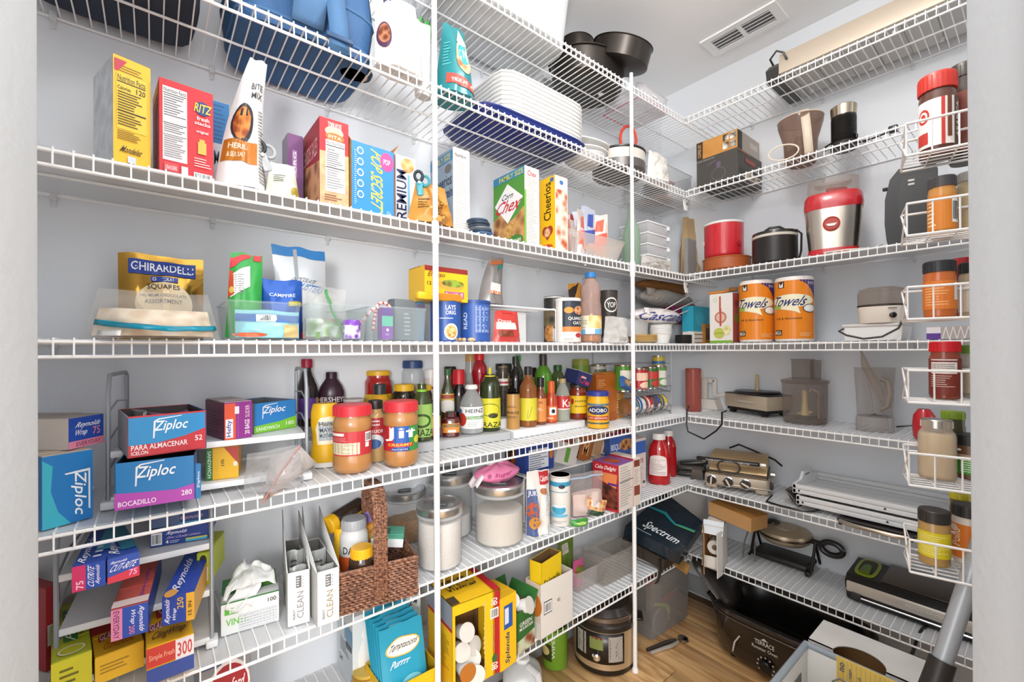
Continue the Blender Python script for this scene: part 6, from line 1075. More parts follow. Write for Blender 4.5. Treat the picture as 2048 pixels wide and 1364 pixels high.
# wicker basket
L=PZ(681,1233,Z[6]); R=PZ(834,1190,Z[6]); pl=place2(L,R,Z[6],.1); w=pl['w']; H=ztop(681,1150,L)-Z[6]; d=.15
WK=NOISE('#3a2018','#8a5a40',140,.6); t=thing('wicker_basket','dark brown woven basket caddy with a tall arched handle','basket',pl)
WKM,n_,l_,b_=_new('wicker_weave')
c_=n_.new('ShaderNodeTexCoord'); mp_=n_.new('ShaderNodeMapping'); mp_.inputs['Scale'].default_value=(160,160,220); br=n_.new('ShaderNodeTexNoise'); br.inputs['Scale'].default_value=1
l_.new(c_.outputs['Object'],mp_.inputs[0]); l_.new(mp_.outputs[0],br.inputs['Vector']); rp=n_.new('ShaderNodeValToRGB'); e=rp.color_ramp.elements; e[0].color=lin('#4a2a1e'); e[1].color=lin('#a9785c'); e[0].position=.35; e[1].position=.7
l_.new(br.outputs['Fac'],rp.inputs[0]); l_.new(rp.outputs[0],b_.inputs['Base Color']); b_.inputs['Roughness'].default_value=.5
b=MB(); rows=int(H/.0065); per=[(-w/2,0),(w/2,0),(w/2,d),(-w/2,d)]
for r_ in range(rows):
    z=.004+r_*(H-.006)/rows; pts=[]
    for q in range(4):
        (x0,y0),(x1,y1)=per[q],per[(q+1)%4]; n=max(6,int(math.hypot(x1-x0,y1-y0)/.007))
        for i in range(n):
            f=i/n; wv=.0016*(1 if (i+r_)%2 else -1); nx,ny=(0,-1) if q==0 else (1,0) if q==1 else (0,1) if q==2 else (-1,0)
            pts.append((x0+(x1-x0)*f+nx*wv,y0+(y1-y0)*f+ny*wv,z))
    b.tube(pts,.0034,WKM,5,closed=True)
o=b.obj('woven_walls',t); o['kind']='stuff'
b=MB(); b.box(-w/2,0,.0,w/2,d,.005,WKM); b.obj('basket_bottom',t)
b=MB(); b.tube([(x,y,H) for x,y in per],.0052,WKM,8,closed=True); b.obj('rim',t)
hh=ztop(735,985,(L+R)/2)-Z[6]
pth=[(0,-.006,H*.25),(0,-.008,H),(0,-.004,hh*.86),(0,.02,hh*.97),(0,d*.4,hh),(0,d*.8,hh*.98),(0,d+.004,hh*.88),(0,d+.006,H*.4)]
b=MB(); 
for k in range(5):
    o_=(k-2)*.0065; b.tube([(p[0]+o_,p[1],p[2]) for p in pth],.0042,WKM,6)
n=34
for i in range(n):
    f=i/(n-1)*(len(pth)-1); j=min(int(f),len(pth)-2); a_,c2=Vec(pth[j]),Vec(pth[j+1]); q=a_+(c2-a_)*(f-j); tn=(c2-a_).normalized(); up=Vec((1,0,0)); s_=tn.cross(up)
    b.tube([q-up*.017+s_*.003-tn*.006,q+s_*.0062,q+up*.017+s_*.003+tn*.006],.0022,WKM,4); b.tube([q-up*.017-s_*.003+tn*.006,q-s_*.0062,q+up*.017-s_*.003-tn*.006],.0022,WKM,4)
o=b.obj('arched_handle',t)
b=MB(); b.box(-.003,.004,.005,.003,d-.004,H*.9,WKM); b.obj('divider',t)
# things in the basket
bz=Z[6]+.006
def inb(fx,fy,z,R_,h): c,s_=math.cos(pl['rz']),math.sin(pl['rz']); x=fx*w; y=fy*d; X=pl['x']+x*c-y*s_; Y=pl['y']+x*s_+y*c; return dict(x=X,y=Y,z=z,R=R_,h=h,rz=math.atan2(-X,Y))
bottle('vitamin_bottle','brown vitamin bottle with a yellow cap at the front of the basket',inb(-.20,.25,bz,.031,H+.035),'jar',C('#3a2a20',.12,coat=.6),cap='#efb41f',capz=.80,capr=.86,art=LB('#2a3a52',.55,.68,('f','C',.2,.56,.8,.66,2,'#c9c2a8')))
bottle('vitamin_bottle','white and orange vitamin bottle with a grey cap in the basket',inb(-.24,.72,bz,.036,H+.085),'jar',C('#d2d4d4',.35),cap='#a9adb2',capz=.86,capr=.86,art=LB('#d8602a',.05,.52,('t','C','DAY',.25,.56,.6,.66,'#3a3a44')))
q=inb(-.36,.45,bz+H*.55,.026,.12); bottle('vitamin_bottle','brown bottle with a yellow label and cap lying across the top of the basket',q,'jar',C('#33261e',.15,coat=.5),cap='#e2b11f',capz=.8,capr=.9,ry=0,art=LB('#e6c21f',.08,.66,('r','C',.2,.3,.8,.55,'#6f8fae'),('f','C',.25,.1,.8,.28,3,'#8a6f14')))
o=bpy.data.objects['vitamin_bottle.002']; A1=PZ(668,1062,Z[6]); 
pc=PY(655,1052,1.20); pe=PY(722,1010,1.245); dd=pe-pc; o.location=pe; o.rotation_euler=Vec((-dd.x,-dd.y,-dd.z)).to_track_quat('Z','Y').to_euler(); o.scale=(dd.length/.12,)*3
bottle('pill_bottle','yellow capped bottle at the back left corner of the basket',inb(-.38,.85,bz,.022,H+.06),'jar',C('#e0b32a',.3),cap='#e9b81f',capz=.8,capr=.9)
q=inb(.02,.8,bz+H*.7,.03,.1); p3=dict(q); p3.update(w=.06,h=.11); carton('tea_box','purple box with a ridged side leaning inside the basket',p3,.03,'#6d4f9a',rx=-.25,ry=-.35,sides={'L':'#8a6fb0'},art=[('f','F',.1,.1,.9,.9,8,'#a48fc6'),('r','F',.0,.0,.14,1,'#e6e2ee')])
q=inb(.20,.62,bz+H*.95,.03,.1); p3=dict(q); p3.update(w=.085,h=.022,rz=pl['rz']-.3); carton('tea_box','white and mint green box lying across the basket rim',p3,.085,'#e9ebea',ry=.12,sides={'T':'#5fb59a'},art=[('r','T',.35,.3,.55,.8,'#2f7a64')])
q=inb(.12,.8,bz+H*.95,.03,.1); p3=dict(q); p3.update(w=.04,h=.06); carton('tea_box','orange snack box behind the basket handle',p3,.03,'#c98a2c',ry=-.3,art=[('e','F',.5,.5,.35,.35,NOISE('#8a4a1c','#d9a048',50))])
# canisters with metal lids
def canister(label,xl,xr,yt,yb,fillm,fv,z=None,group='clear canisters with silver lids'):
    p=RD('A',6,0,xl,xr,yt,yb=yb); R_,H=p['R']*.97,p['h']; t=thing('canister',label,'canister',p,group)
    b=MB(); b.lathe([(R_*.93,0),(R_*.98,.005),(R_*.98,H*.84)],FILM('#e9eaea',.08),32); b.obj('clear_wall',t)
    b=MB(); b.lathe([(R_*.90,.004),(R_*.94,.008),(R_*.94,H*fv),(R_*.5,H*fv+.006),(0,H*fv+.002)],fillm,32); b.obj('contents',t)
    b=MB(); b.lathe([(R_*.98,H*.80),(R_*1.03,H*.82),(R_*1.03,H*.845),(R_*.98,H*.86)],FILM('#d9dcde',.5,.2),32); b.obj('seal_ring',t)
    b=MB(); b.lathe([(R_*1.02,H*.865),(R_*1.04,H*.88),(R_*1.04,H*.97),(R_*.98,H),(R_*.80,H),(R_*.70,H*.965),(R_*.62,H*.955),(0,H*.955)],C('#c9c9c8',.3,.9),36); b.obj('metal_lid',t)
    b=MB(); b.box(-R_*.32,-R_*.16,H*.955,R_*.32,R_*.16,H*.985,C('#5f6468',.35),.004); b.obj('lid_lever',t)
    return t
SUG=C('#efece8',.8,bump=.3,bs=200)
canister('clear canister of brown sugar with a silver lid behind the basket',765,850,977,1092,NOISE('#a8763f','#c99a62',200),.45)
canister('full white canister with a silver lid in front of the left pole',831,924,1004,1148,SUG,.74)
canister('clear canister with a silver lid standing behind the left pole',851,944,942,1084,SUG,.35)
canister('large canister of white flour with a silver lid under the pink bag',946,1047,962,1100,C('#dfd6cb',.85,bump=.3,bs=120),.55)
pl=PZ(1000,965,Z[6]); p=RD('A',6,0,946,1047,962,yb=1100); zt=Z[6]+p['h']+.001
t=thing('sugar_bag','pink and white bag of sugar lying on the large flour canister','bag',at(p['x'],p['y']-.04,zt,rz=.0)); PK=C('#e884ad',.4,bump=.5,bs=18)
S=lambda u,v:(lambda a,th:((.088*math.cos(th)*math.cos(a)+.01*noise.noise(Vec((u*4,v*4,2))))*1.0,.05+.055*math.cos(th)*math.sin(a),.026+.026*math.sin(th)*(1+.5*noise.noise(Vec((math.cos(a)*2,math.sin(a)*2,v*3))))))(2*PI*u,PI*v-PI/2)
b=MB(); b.grid(S,30,14,PK,wrap=True); b.obj('pink_bag',t,smooth=60)
b=MB(); b.grid(lambda u,v:(-.075-.028*u,.02+.05*v,.03-.03*u+.006*math.sin(7*v)),5,8,C('#f0e6ea',.4,bump=.4,bs=25)); b.obj('folded_end',t,solid=.004); b=MB(); b.grid(lambda u,v:(-.03+.06*u,.05+.03*v,.053+.008*math.sin(PI*u)),6,4,C('#f1ecec',.5,bump=.4,bs=25)); b.obj('white_panel',t,solid=.003)
a_=Art({'F':(lambda u,v,e:(lambda q:(q[0],q[1]-.0015-e,q[2]))(S(.60+.3*u,.35+.4*v)),(8,4))}); a_.run([('t','F','sugar',.2,.3,.6,.7,'#a83a70',0,.1),('e','F',.08,.5,.05,.2,'#a83a70')]); a_.obj(t,'printed_lettering')
# bag, salt canister, zip bag, cake mixes
pl=P(6,(1052,1070),(1100,1056),946); pouch('flour_bag','white bag of chips with a spoon picture between the canister and the sugar tube',pl,.06,C('#e2dcd6',.4,bump=.4,bs=16),seed=71,top=.92,base=1,power=.3,wr=.012,art=[('r','F',.5,.78,.95,.98,'#b5282c'),('t','F','Calumet',.53,.83,.93,.92,'#f6e9e6',0,.1),('r','F',.0,.0,.3,.72,'#4a5a86'),('e','F',.15,.4,.16,.12,'#b5522a'),('t','F','JURY',.02,.6,.36,.7,'#eef'),('e','F',.62,.68,.14,.05,'#a86a3a'),('r','F',.62,.3,.95,.62,'#cfd2d6'),('f','F',.64,.32,.93,.6,7,'#9a9da2'),('e','F',.2,.2,.15,.1,'#c98a3a')])
pl=RD('A',6,0,1098,1139,948,yb=1054); bottle('sugar_tube','white paper sugar tube with a blue band and teacup picture',pl,'tub',C('#e8e2dc',.5),cap=C('#efebe6',.5),capz=.965,capr=1.0,cat='tube',capkind='plain',art=[('r','C',0,.80,1,.89,'#3a93b8'),('e','C',.55,.80,.1,.04,'#22323c'),('f','C',.15,.66,.85,.72,1,'#8ab0c0'),('e','C',.45,.34,.22,.09,'#3fa0c4'),('e','C',.45,.41,.22,.03,'#e0eaee'),('e','C',.4,.22,.36,.035,'#6ab4d0'),('f','C',.25,.06,.75,.12,2,'#b0aaa4')])
pl=P(6,(1140,1035),(1205,1020),950); pouch('zip_bag','clear zip bag of pale flour leaning on a packet',pl,.07,FILM('#efe6e4',.1,.12,bump=.5),seed=73,wr=.014,filling=(C('#e6d2c8',.8),.5),zipper=(C('#a9c0d6',.4),.9))
pl=P(6,(1165,1034),(1208,1024),990); pl['z']+=.0; pl['h']=.06; pouch('noodle_packet','orange packet of dried noodles in front of the cake mixes',pl,.04,NOISE('#c9743a','#e6c08a',60,.3),seed=74,art=[('r','F',.0,.0,1,.3,'#2f4a34'),('r','F',.2,.5,.6,.9,'#e8ddd2')],ry=.3)
pl=P(6,(1141,1052),(1176,1046),1036); pl['h']=.02; pouch('green_packet','small green foil packet lying at the shelf edge',pl,.05,C('#3f8f3a',.25,bump=.4,bs=20),seed=75,art=[('e','F',.5,.5,.3,.2,'#a8c86a')])
pl=P(6,(1192,1012),(1237,1026),918); pl=P(6,(1238,1027),(1268,1012),932); d_=depth(pl,1193)
carton('cake_mix_box','red cake mix box with a chocolate cake picture',pl,.12,'#e6ddd4',sides={'L':'#b0222c','T':'#8a5aa0'},art=[('f','F',.1,.1,.9,.95,16,'#b9aca2'),('r','F',.04,.62,.96,.64,'#6a625c'),('t','L','Cake Delight',.1,.84,.9,.95,'#f3e3e0',0,.1),('t','L','Chocolate',.2,.68,.85,.76,'#f0d8c8'),('p','L',[(.1,.06),(.95,.06),(.95,.5),(.3,.6)],NOISE('#2f1410','#7a3a26',40)),('p','L',[(.05,.68),(.9,.5),(.95,.8),(.1,.8)],'#d9804a'),('r','L',.6,.55,.98,.6,'#5a2a7a'),('e','T',.4,.5,.3,.3,'#b5522a')])
pl=P(6,(1267,1013),(1281,1008),918); carton('cake_mix_box','white side of a narrow pudding box tucked beside the right pole',pl,.12,'#e0d3c6',art=[('r','F',.1,.82,.9,.96,'#7a3a2a'),('r','F',.1,.22,.9,.42,'#8a4434'),('f','F',.1,.45,.9,.78,9,'#b5a89c')],sides={'L':'#b0222c'})
pl=O('A',6,.12,1218,1268,872); carton('baking_box','blue box with a cookie picture behind the cake mixes',pl,.10,'#3a5fa8',sides={'L':'#2f4a80','T':'#b5302c'},art=[('t','F','BISQUICK',.05,.72,.6,.84,'#eef'),('e','F',.65,.8,.28,.1,NOISE('#7a3a1c','#d99a5a',40)),('r','F',.0,.4,.9,.6,'#3f5fb8'),('e','F',.4,.36,.4,.15,NOISE('#8a3a1c','#c9602a',40))])
pl=O('A',6,.10,1268,1290,880); carton('baking_box','pale box with a blue top behind the right pole',pl,.09,'#e3d4d0',art=[('r','F',0,.7,1,.95,'#3a68b8'),('t','F','MIX',.2,.5,.8,.6,'#b54a4a'),('f','F',.2,.08,.8,.45,8,'#bfb2ae'),('e','F',.8,.1,.1,.03,'#3a2a26')])
# ketchup
for i,(a,b_,yt,yb,lab) in enumerate(((1294,1339,866,972,'front red ketchup bottle with a white cap and printed back label'),(1318,1352,860,955,'rear red ketchup bottle half hidden behind the front one'))):
    pl=RD('A',6,0,a,b_,yt,yb=yb); bottle('ketchup_bottle',lab,pl,[(.9,0),(1,.03),(1,.35),(.93,.5),(.96,.62),(.8,.76),(.5,.85),(.44,.88),(.44,.99)],C('#b5141a',.12,coat=.7),cap='#efeae6',capz=.88,capr=.56,sy=.65,group='ketchup bottles',art=[('r','C',.18,.18,.74,.5,'#e9dedb'),('e','C',.46,.5,.28,.08,'#e9dedb'),('f','C',.22,.2,.7,.5,10,'#a88f8c')] if i==0 else ())
# wire riser with packets
riser('white wire riser at the back of the sixth shelf holding drink packets','A',6,.13,1046,1222,.165,.16)
RZ=Z[6]+.168
for i,(a,b_,yt,c,lab,tl,ar) in enumerate(((1050,1106,902,'#24408e','blue snack box with a nutrition panel on the wire riser',0,[('r','F',.1,.1,.8,.75,'#dfe3ea'),('f','F',.12,.12,.78,.7,8,'#6a7080'),('e','F',.9,.5,.07,.15,'#c9702a')]),(1106,1150,905,'#cfcac6','clear and green packet leaning on the wire riser',.35,[('r','F',.4,.1,.6,.6,'#5f9a3a'),('r','F',.1,.75,.7,.95,'#7a3a2a')]),(1150,1178,885,'#9a5a2a','brown carton leaning on the wire riser',.4,[('t','F','M',.3,.2,.7,.7,'#d9a878')]),(1180,1198,880,'#c0a68a','thin tan book-like box leaning on the wire riser',.42,[('r','F',.1,.1,.9,.9,'#b5906a')]),(1200,1218,880,'#e0d6ca','cream box leaning at the end of the wire riser',.42,[('r','F',.1,.05,.4,.95,'#8a5a3a')]))):
    pl=O('A',6,.15,a,b_,yt,z=RZ); pl['h']=.115
    carton('drink_mix_box',lab,pl,.06,c,ry=tl,art=ar)
pl=O('A',6,.27,1018,1044,872,z=Z[6]); carton('dark_box','dark box with orange food picture at the back under the shelf',pl,.03,'#3a2a22',art=[('e','F',.5,.7,.4,.15,'#c9702a')])
# ================================================================ shelf A7 (lowest, left wall)
pl=O('A',7,.06,398,500,1318); carton('charcoal_box','grey and blue box with a red oval emblem at the bottom left',pl,.2,'#8b8e93',art=[('r','F',0,.0,1,.55,'#2f6fae'),('e','F',.55,.72,.42,.2,'#ece8e8'),('e','F',.55,.72,.38,.17,'#a32230'),('t','F','Kingsford',.26,.66,.84,.78,'#f3eeee',0,.1),('r','F',.0,.9,.4,1.0,'#2a3f86')],sides={'T':'#9aa0a6'})
pl=O('A',7,.155,702,838,1238)
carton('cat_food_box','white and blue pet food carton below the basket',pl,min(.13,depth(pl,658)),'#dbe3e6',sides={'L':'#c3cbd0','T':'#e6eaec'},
 art=[('t','F','Feast',.42,.92,.68,.985,'#2c2c30',0,.1),('t','F','24',.8,.86,.95,.94,'#2c3a48'),('r','F',.5,.3,.98,.8,'#bfdde6'),('e','F',.24,.40,.17,.30,'#f1f1ef'),('e','F',.26,.72,.14,.11,'#f3f3f1'),('p','F',[(.14,.76),(.16,.90),(.23,.81)],'#f3f3f1'),('p','F',[(.30,.81),(.37,.90),(.38,.76)],'#f3f3f1'),('e','F',.22,.73,.018,.014,'#3a3a30'),('e','F',.31,.73,.018,.014,'#3a3a30'),('r','F',.2,.02,.95,.10,'#3f9fc0'),('e','F',.5,.08,.22,.05,'#c9642c'),('t','L','24',.15,.2,.35,.28,'#3a3a3c'),('r','L',.5,.6,1,.8,'#5f8fae'),('f','L',.2,.35,.8,.55,5,'#8a9298'),('r','L',.6,.5,.95,.58,'#2f3438')])
p=RD('A',7,0,700,762,1335,yb=1400); bottle('cat_food_can','amber glass jar partly visible in front of the pet food carton',p,'jar',C('#a8802a',.2,coat=.5),cap='#c9a84a',capz=.85,capr=.9,cat='jar',art=LB('#6a3a4a',.2,.6))
# yellow display tray with teal treat pouches
L=PZ(748,1345,Z[7]+.0); pl=O('A',7,-.0,768,876,1322); h0=.055; pl['h']=h0+.02
TR=carton('treat_tray','yellow cardboard tray holding teal treat pouches',pl,.14,'#e9bd1e',open_top=True,inside=C('#e0b41c',.6),art=[('e','F',.3,.4,.1,.2,'#d8d0a8')])
for i in range(6):
    y=.012+.019*i; c,s_=math.cos(pl['rz']),math.sin(pl['rz']); p3=dict(x=pl['x']-.012-s_*y,y=pl['y']+y*c,z=pl['z']+.004+.003*i,w=pl['w']*.80,h=ztop(790,1268,Vec((pl['x'],pl['y'],0)))-pl['z'],rz=pl['rz'])
    pouch('treat_pouch',['frontmost teal treat pouch showing its white cloud-shaped label','second teal treat pouch in the yellow tray','third teal treat pouch in the yellow tray','fourth teal treat pouch in the yellow tray','fifth teal treat pouch in the yellow tray','rearmost teal treat pouch in the yellow tray'][i],p3,.018,C('#2f9ab8',.3,bump=.15,bs=10),seed=80,wr=.002,rx=-.22,drz=.04*i,group='teal treat pouches',nv=10,
      art=[('e','F',.5,.72,.40,.115,'#e0b64a'),('e','F',.5,.72,.37,.10,'#f1ece2'),('t','F','Temptations',.17,.675,.83,.77,'#33302c',0,.2),('t','F','Purrrr',.2,.50,.62,.58,'#f2f6f8',0,.2),('e','F',.62,.2,.3,.16,'#7ac0d2')] if i==0 else [('f','F',.3,.9,.8,.97,1,'#bfe0e8')])
# K-cup box
pl=P(7,(905,1392),(1001,1343),1214); d_=.16
t=thing('coffee_pod_box','yellow and red coffee pod carton torn open at the front','box',pl); w,h=pl['w'],pl['h']; Y_=C('#f0c01c',.45); K_=CARDIN
b=MB(); k=.002
b.box(-w/2,0,0,w/2,d_,k,Y_); b.box(-w/2,d_-k,0,w/2,d_,h,Y_); b.box(-w/2,0,0,-w/2+k,d_,h,Y_); b.box(w/2-k,0,0,w/2,d_,h,C('#b5202a',.45)); b.box(-w/2,0,h-k,w/2,d_,h,Y_)
b.box(-w/2+k,k,k,w/2-k,d_-k,k+.001,K_); b.box(-w/2+k,d_-k-.001,k,w/2-k,d_-k,h-k,K_); b.box(-w/2+k,k,k,-w/2+k+.001,d_-k,h-k,K_); b.box(w/2-k-.001,k,k,w/2-k,d_-k,h-k,K_); b.obj('carton_body',t,smooth=0)
b=MB(); ed=[]
rr=random.Random(4)
N=14
outer=[(-w/2,0),(w/2,0),(w/2,h),(-w/2,h)]
x0,x1,z0_,z1=-w*.44,w*.16,h*.03,h*.88
fr=MB(); fr.box(-w/2,0,0,x0,.002,h,Y_); fr.box(x1,0,0,w/2-.02,.002,h,Y_); fr.box(w/2-.026,0,0,w/2,.0022,h,C('#b5202a',.45)); fr.box(x0,0,z1,x1,.002,h,Y_); fr.box(x0,0,0,x1,.002,z0_,Y_); fr.obj('torn_front_panel',t,smooth=0)
for i in range(16):
    f=i/15; b.add([(x1+.001-rr.uniform(.002,.007),-.0004,z0_+(z1-z0_)*f),(x1+.001,-.0004,z0_+(z1-z0_)*(f+.07)),(x1+.001,-.0004,z0_+(z1-z0_)*(f-.03))],[(0,1,2)],C('#d9b98a',.8))
o=b.obj('torn_edge',t); o['kind']='stuff'
a_=Art(boxmaps(w,d_,h)); a_.run([('t','F','80',.80,.06,.94,.15,'#f4e6e4',90),('t','F','80',.80,.83,.94,.92,'#f4e6e4',90),('b','F',.78,.68,.96,.80),('f','F',.80,.3,.84,.62,10,'#e6a0a4'),('e','F',.87,.2,.06,.05,'#3a6a3a'),('t','T','CAFE BUSTELO',.15,.4,.75,.8,'#3a2c10'),('r','T',.86,0,1,1,'#b5202a'),('r','T',.0,.0,.16,.25,'#4a3a28'),('f','L',.3,.2,.9,.6,14,'#a8861a'),('r','L',0,.7,1,.74,'#b5202a'),('r','L',0,.74,1,1,'#8a93a0')]); a_.obj(t)
def pod(label,x,y,z,rx,ry,parent=pl,lid='#d8d4cc'):
    c,s_=math.cos(parent['rz']),math.sin(parent['rz']); q=thing('coffee_pod',label,'coffee pod',at(parent['x']+x*c-y*s_,parent['y']+x*s_+y*c,parent['z']+z,rz=parent['rz']),'coffee pods',rx,ry)
    b=MB(); b.lathe([(.0175,0),(.0185,.001),(.0225,.040),(.0225,.042)],C('#e9e9ea',.4),22); b.obj('cup_wall',q); b=MB(); b.lathe([(.0225,.041),(.0255,.0415),(.0255,.0435),(0,.0437)],C(lid,.35),22); b.obj('foil_lid',q)
for i,a in enumerate((('upper grey coffee pod inside the torn carton',-.030,.05,.135,1.2,.2),('second coffee pod inside the torn carton',-.04,.05,.09,1.3,-.3),('coffee pod lying in the middle of the carton',-.012,.055,.085,1.1,.9),('coffee pod with a colourful lid facing out of the carton',-.034,.035,.045,1.5,0),('coffee pod tilted at the right of the carton',.0,.05,.055,1.2,-.7),('white coffee pod lying at the lower right of the carton',.005,.03,.025,1.2,-1.0),('coffee pod at the carton floor behind the others',-.03,.09,.03,1.0,.3))): pod(*a,lid='#b5702c' if i==3 else '#d8d4cc')
# Splenda, green coffee box, white box with yellow box
pl=P(7,(1002,1345),(1033,1322),1200); carton('sweetener_box','narrow yellow sweetener carton with blue upright lettering',pl,.10,'#efc01e',sides={'T':'#d9ab1c'},art=[('t','F','Splenda',.28,.06,.62,.5,'#23306e',90,.1),('r','F',.2,.55,.75,.88,'#2f5aa8'),('r','F',.25,.62,.5,.84,'#dfe4ee')])
pl=P(7,(1034,1312),(1069,1286),1228); t=carton('coffee_pod_box','green coffee carton open at the top with pods and wrappers inside',pl,.12,'#2f6a30',sides={'L':'#24562a'},open_top=True,inside=CARDIN,flaps=.05,flapcol=C('#2f6a30',.5),art=[('t','F','GREEN',.15,.62,.85,.72,'#f0ede4'),('t','F','MOUNTAIN',.15,.52,.9,.6,'#f0ede4'),('p','F',[(0,0),(1,0),(1,.4),(0,.3)],NOISE('#8a4a2a','#c9d0b0',30))])
pod('white coffee pod on top of the green carton',.0,.03,pl['h']*.95,1.1,.6,pl); pod('second white coffee pod in the green carton',-.012,.06,pl['h']*.93,.6,-.4,pl)
pl=P(7,(1081,1281),(1146,1240),1172); d_=.07
carton('plain_white_box','plain white carton with a bar code stamp turned away from the camera',pl,d_,'#e3ded6',sides={'L':'#d9c9b8'},open_top=True,inside=C('#cfc6ba',.8),art=[('r','F',.10,.42,.34,.66,'#4a4644'),('b','F',.11,.44,.33,.64),('t','F','0|',.5,.52,.58,.6,'#6a6460'),('e','L',.6,.6,.5,.22,'#c9762c'),('r','L',.25,.55,.7,.75,'#e6e0d6'),('r','L',0,0,1,.3,'#ddd6cc')])
c,s_=math.cos(pl['rz']),math.sin(pl['rz'])
p3=dict(x=pl['x']-.012-s_*.012,y=pl['y']+.012*c,z=pl['z']+.012,w=pl['w']*.72,h=pl['h']+.055,rz=pl['rz']+.15); carton('sweetener_box','open yellow sweetener carton standing inside the plain white box',p3,.05,'#ecc81f',open_top=True,inside=C('#7a5a34',.8),art=[('t','F','Splenda',.1,.62,.9,.74,'#4a3a10')])
# clear tub with wrapped sweets, acrylic trays
pl=P(7,(1150,1222),(1196,1194),1150); pl=O('A',7,.08,1150,1212,1150); clear_bin('clear_tub','frosted clear tub holding a pink sweet bag on the lowest shelf',pl,.15,FILM('#efeae8',.12,.15),taper=.86)
p3=dict(pl); p3.update(x=pl['x']-.03,y=pl['y']+.05,w=.06,h=.10,z=pl['z']+.004); pouch('sweets_bag','pink and green bag of sweets in the frosted clear tub',p3,.03,C('#c9588a',.35,bump=.3,bs=20),seed=91,art=[('e','F',.5,.55,.4,.25,NOISE('#5f8a2c','#a83a2c',40))])
p3=dict(pl); p3.update(x=pl['x']-.05,y=pl['y']+.10,w=.09,h=.17,z=pl['z']+.004); pouch('snack_bag','olive green bag with a label behind the frosted tub',p3,.04,C('#5f7a2c',.35,bump=.3,bs=16),seed=92,art=[('r','F',.2,.7,.6,.92,'#cfcabc'),('f','F',.22,.72,.58,.9,5,'#7a766a')])
for i,(a,b_,yt,off) in enumerate(((1205,1268,1120,.05),(1232,1276,1112,.185))):
    pl=O('A',7,off,a,b_,yt); clear_bin('acrylic_tray',['low clear acrylic tray near the right pole on the lowest shelf','taller clear acrylic tray behind the low one'][i],pl,.12,FILM('#e6e2dc',.05,.05),taper=.97,cat='tray')
# ================================================================ right wall, shelf B5
IV=C('#e8e2d8',.4)
pl=at(*PZ(1418,818,Z[5])); p=RD('B',5,.13,1370,1402,737); bottle('red_canister','red translucent canister behind the white peeler in the corner',p,'tub',FILM('#c4675a',.4,.2),cat='canister',cap=FILM('#c4675a',.5),capz=.93,capr=1.02,capkind='plain')
L=PZ(1393,815,Z[5]); R=PZ(1428,821,Z[5]); t=thing('apple_peeler','white hand-cranked peeler standing beside the food processor base','peeler',at(L.x+.0,L.y+.012,Z[5],rz=-PI/2-.0)); t.scale=(1.22,1.1,1.32)
b=MB(); b.prism([(0,0),(.11,0),(.095,.038),(.012,.038)],-.02,.09,IV); b.obj('base',t)
b=MB(); b.box(.028,.01,.036,.05,.035,.118,IV,.003); b.obj('post',t); b=MB(); b.box(.052,.012,.10,.085,.034,.118,IV,.004); b.box(.072,.012,.05,.088,.034,.116,IV,.004); b.obj('swing_arm',t)
b=MB(); b.tube([(.0,.02,.072),(.035,.02,.070)],.008,IV,10); b.obj('crank_knob',t); b=MB(); b.lathe([(0,-.004),(.03,-.003),(.03,.003),(0,.004)],C('#e6d9c6',.4),28,X=RT(.02,.045,.115,ry=PI/2)); b.obj('crank_disc',t)
b=MB(); b.tube([(.08,.02,.05),(.12,.02,.058),(.14,.03,.05)],.007,IV,8); b.obj('fork_rod',t)
pl=P(5,(1450,822),(1534,836),784); w=pl['w']; t=thing('food_processor','brushed steel food processor base with a black top and cream spindle','food processor',pl)
SB=C('#cbbba2',.4,.35,bump=.02,bs=300); hB=pl['h']
b=MB(); b.box(-w/2,.0,.028,w/2,.15,hB*.98,SB,.004); b.obj('steel_block',t); b=MB(); b.box(-w/2+.008,.008,.014,w/2-.008,.142,.028,BLACK); b.obj('under_body',t)
for sx in (-1,1):
    for y in (.012,.12): b=MB(); b.box(sx*(w/2-.03)-.014,y,.0,sx*(w/2-.03)+.014,y+.02,.016,BLACK,.003); b.obj('foot',t)
b=MB(); b.box(-w/2-.001,-.001,hB*.98,w/2+.001,.151,hB*1.02,C('#2a2624',.35),.002); b.obj('top_plate',t); b=MB(); b.lathe([(w*.40,hB*1.02),(w*.41,hB*1.1),(w*.38,hB*1.16),(0,hB*1.17)],C('#241f1d',.3),36,X=RT(0,.075,0)); b.obj('round_platform',t)
b=MB(); b.lathe([(.010,hB*1.16),(.010,hB*1.2),(.0065,hB*1.21),(.0065,hB*1.95),(.005,hB*1.97)],C('#d9c28a',.5),14,X=RT(0,.075,0)); b.obj('spindle',t)
a_=Art(boxmaps(w,.15,hB)); a_.run([('t','F','CUISINART',.32,.60,.70,.68,'#e6e0d8'),('r','F',.32,.55,.70,.565,'#8a7f72')]); a_.obj(t)
b=MB(); b.tube([PZ(1452,822,Z[5]+.012)-Vec((pl['x'],pl['y'],pl['z']))]+[q-Vec((pl['x'],pl['y'],pl['z'])) for q in (PX(1444,825,XB-.012),PX(1444,848,XB-.014),PX(1432,862,XB-.014),PX(1408,878,XB-.014),PX(1376,863,XB-.014),PX(1373,850,XB-.014),PX(1374,822,XB-.010),PX(1378,812,XB+.01))],.0038,BLACK,8,X=Matrix.Rotation(-pl['rz'],4,'Z')); b.obj('power_cord',t)
p=RD('B',5,.0,1562,1655,718,yb=850); R_=p['R']; H=p['h']; SM=FILM('#b9ada4',.13,.06); t=thing('processor_bowl','smoky clear food processor bowl with a feed tube lid','food processor',p)
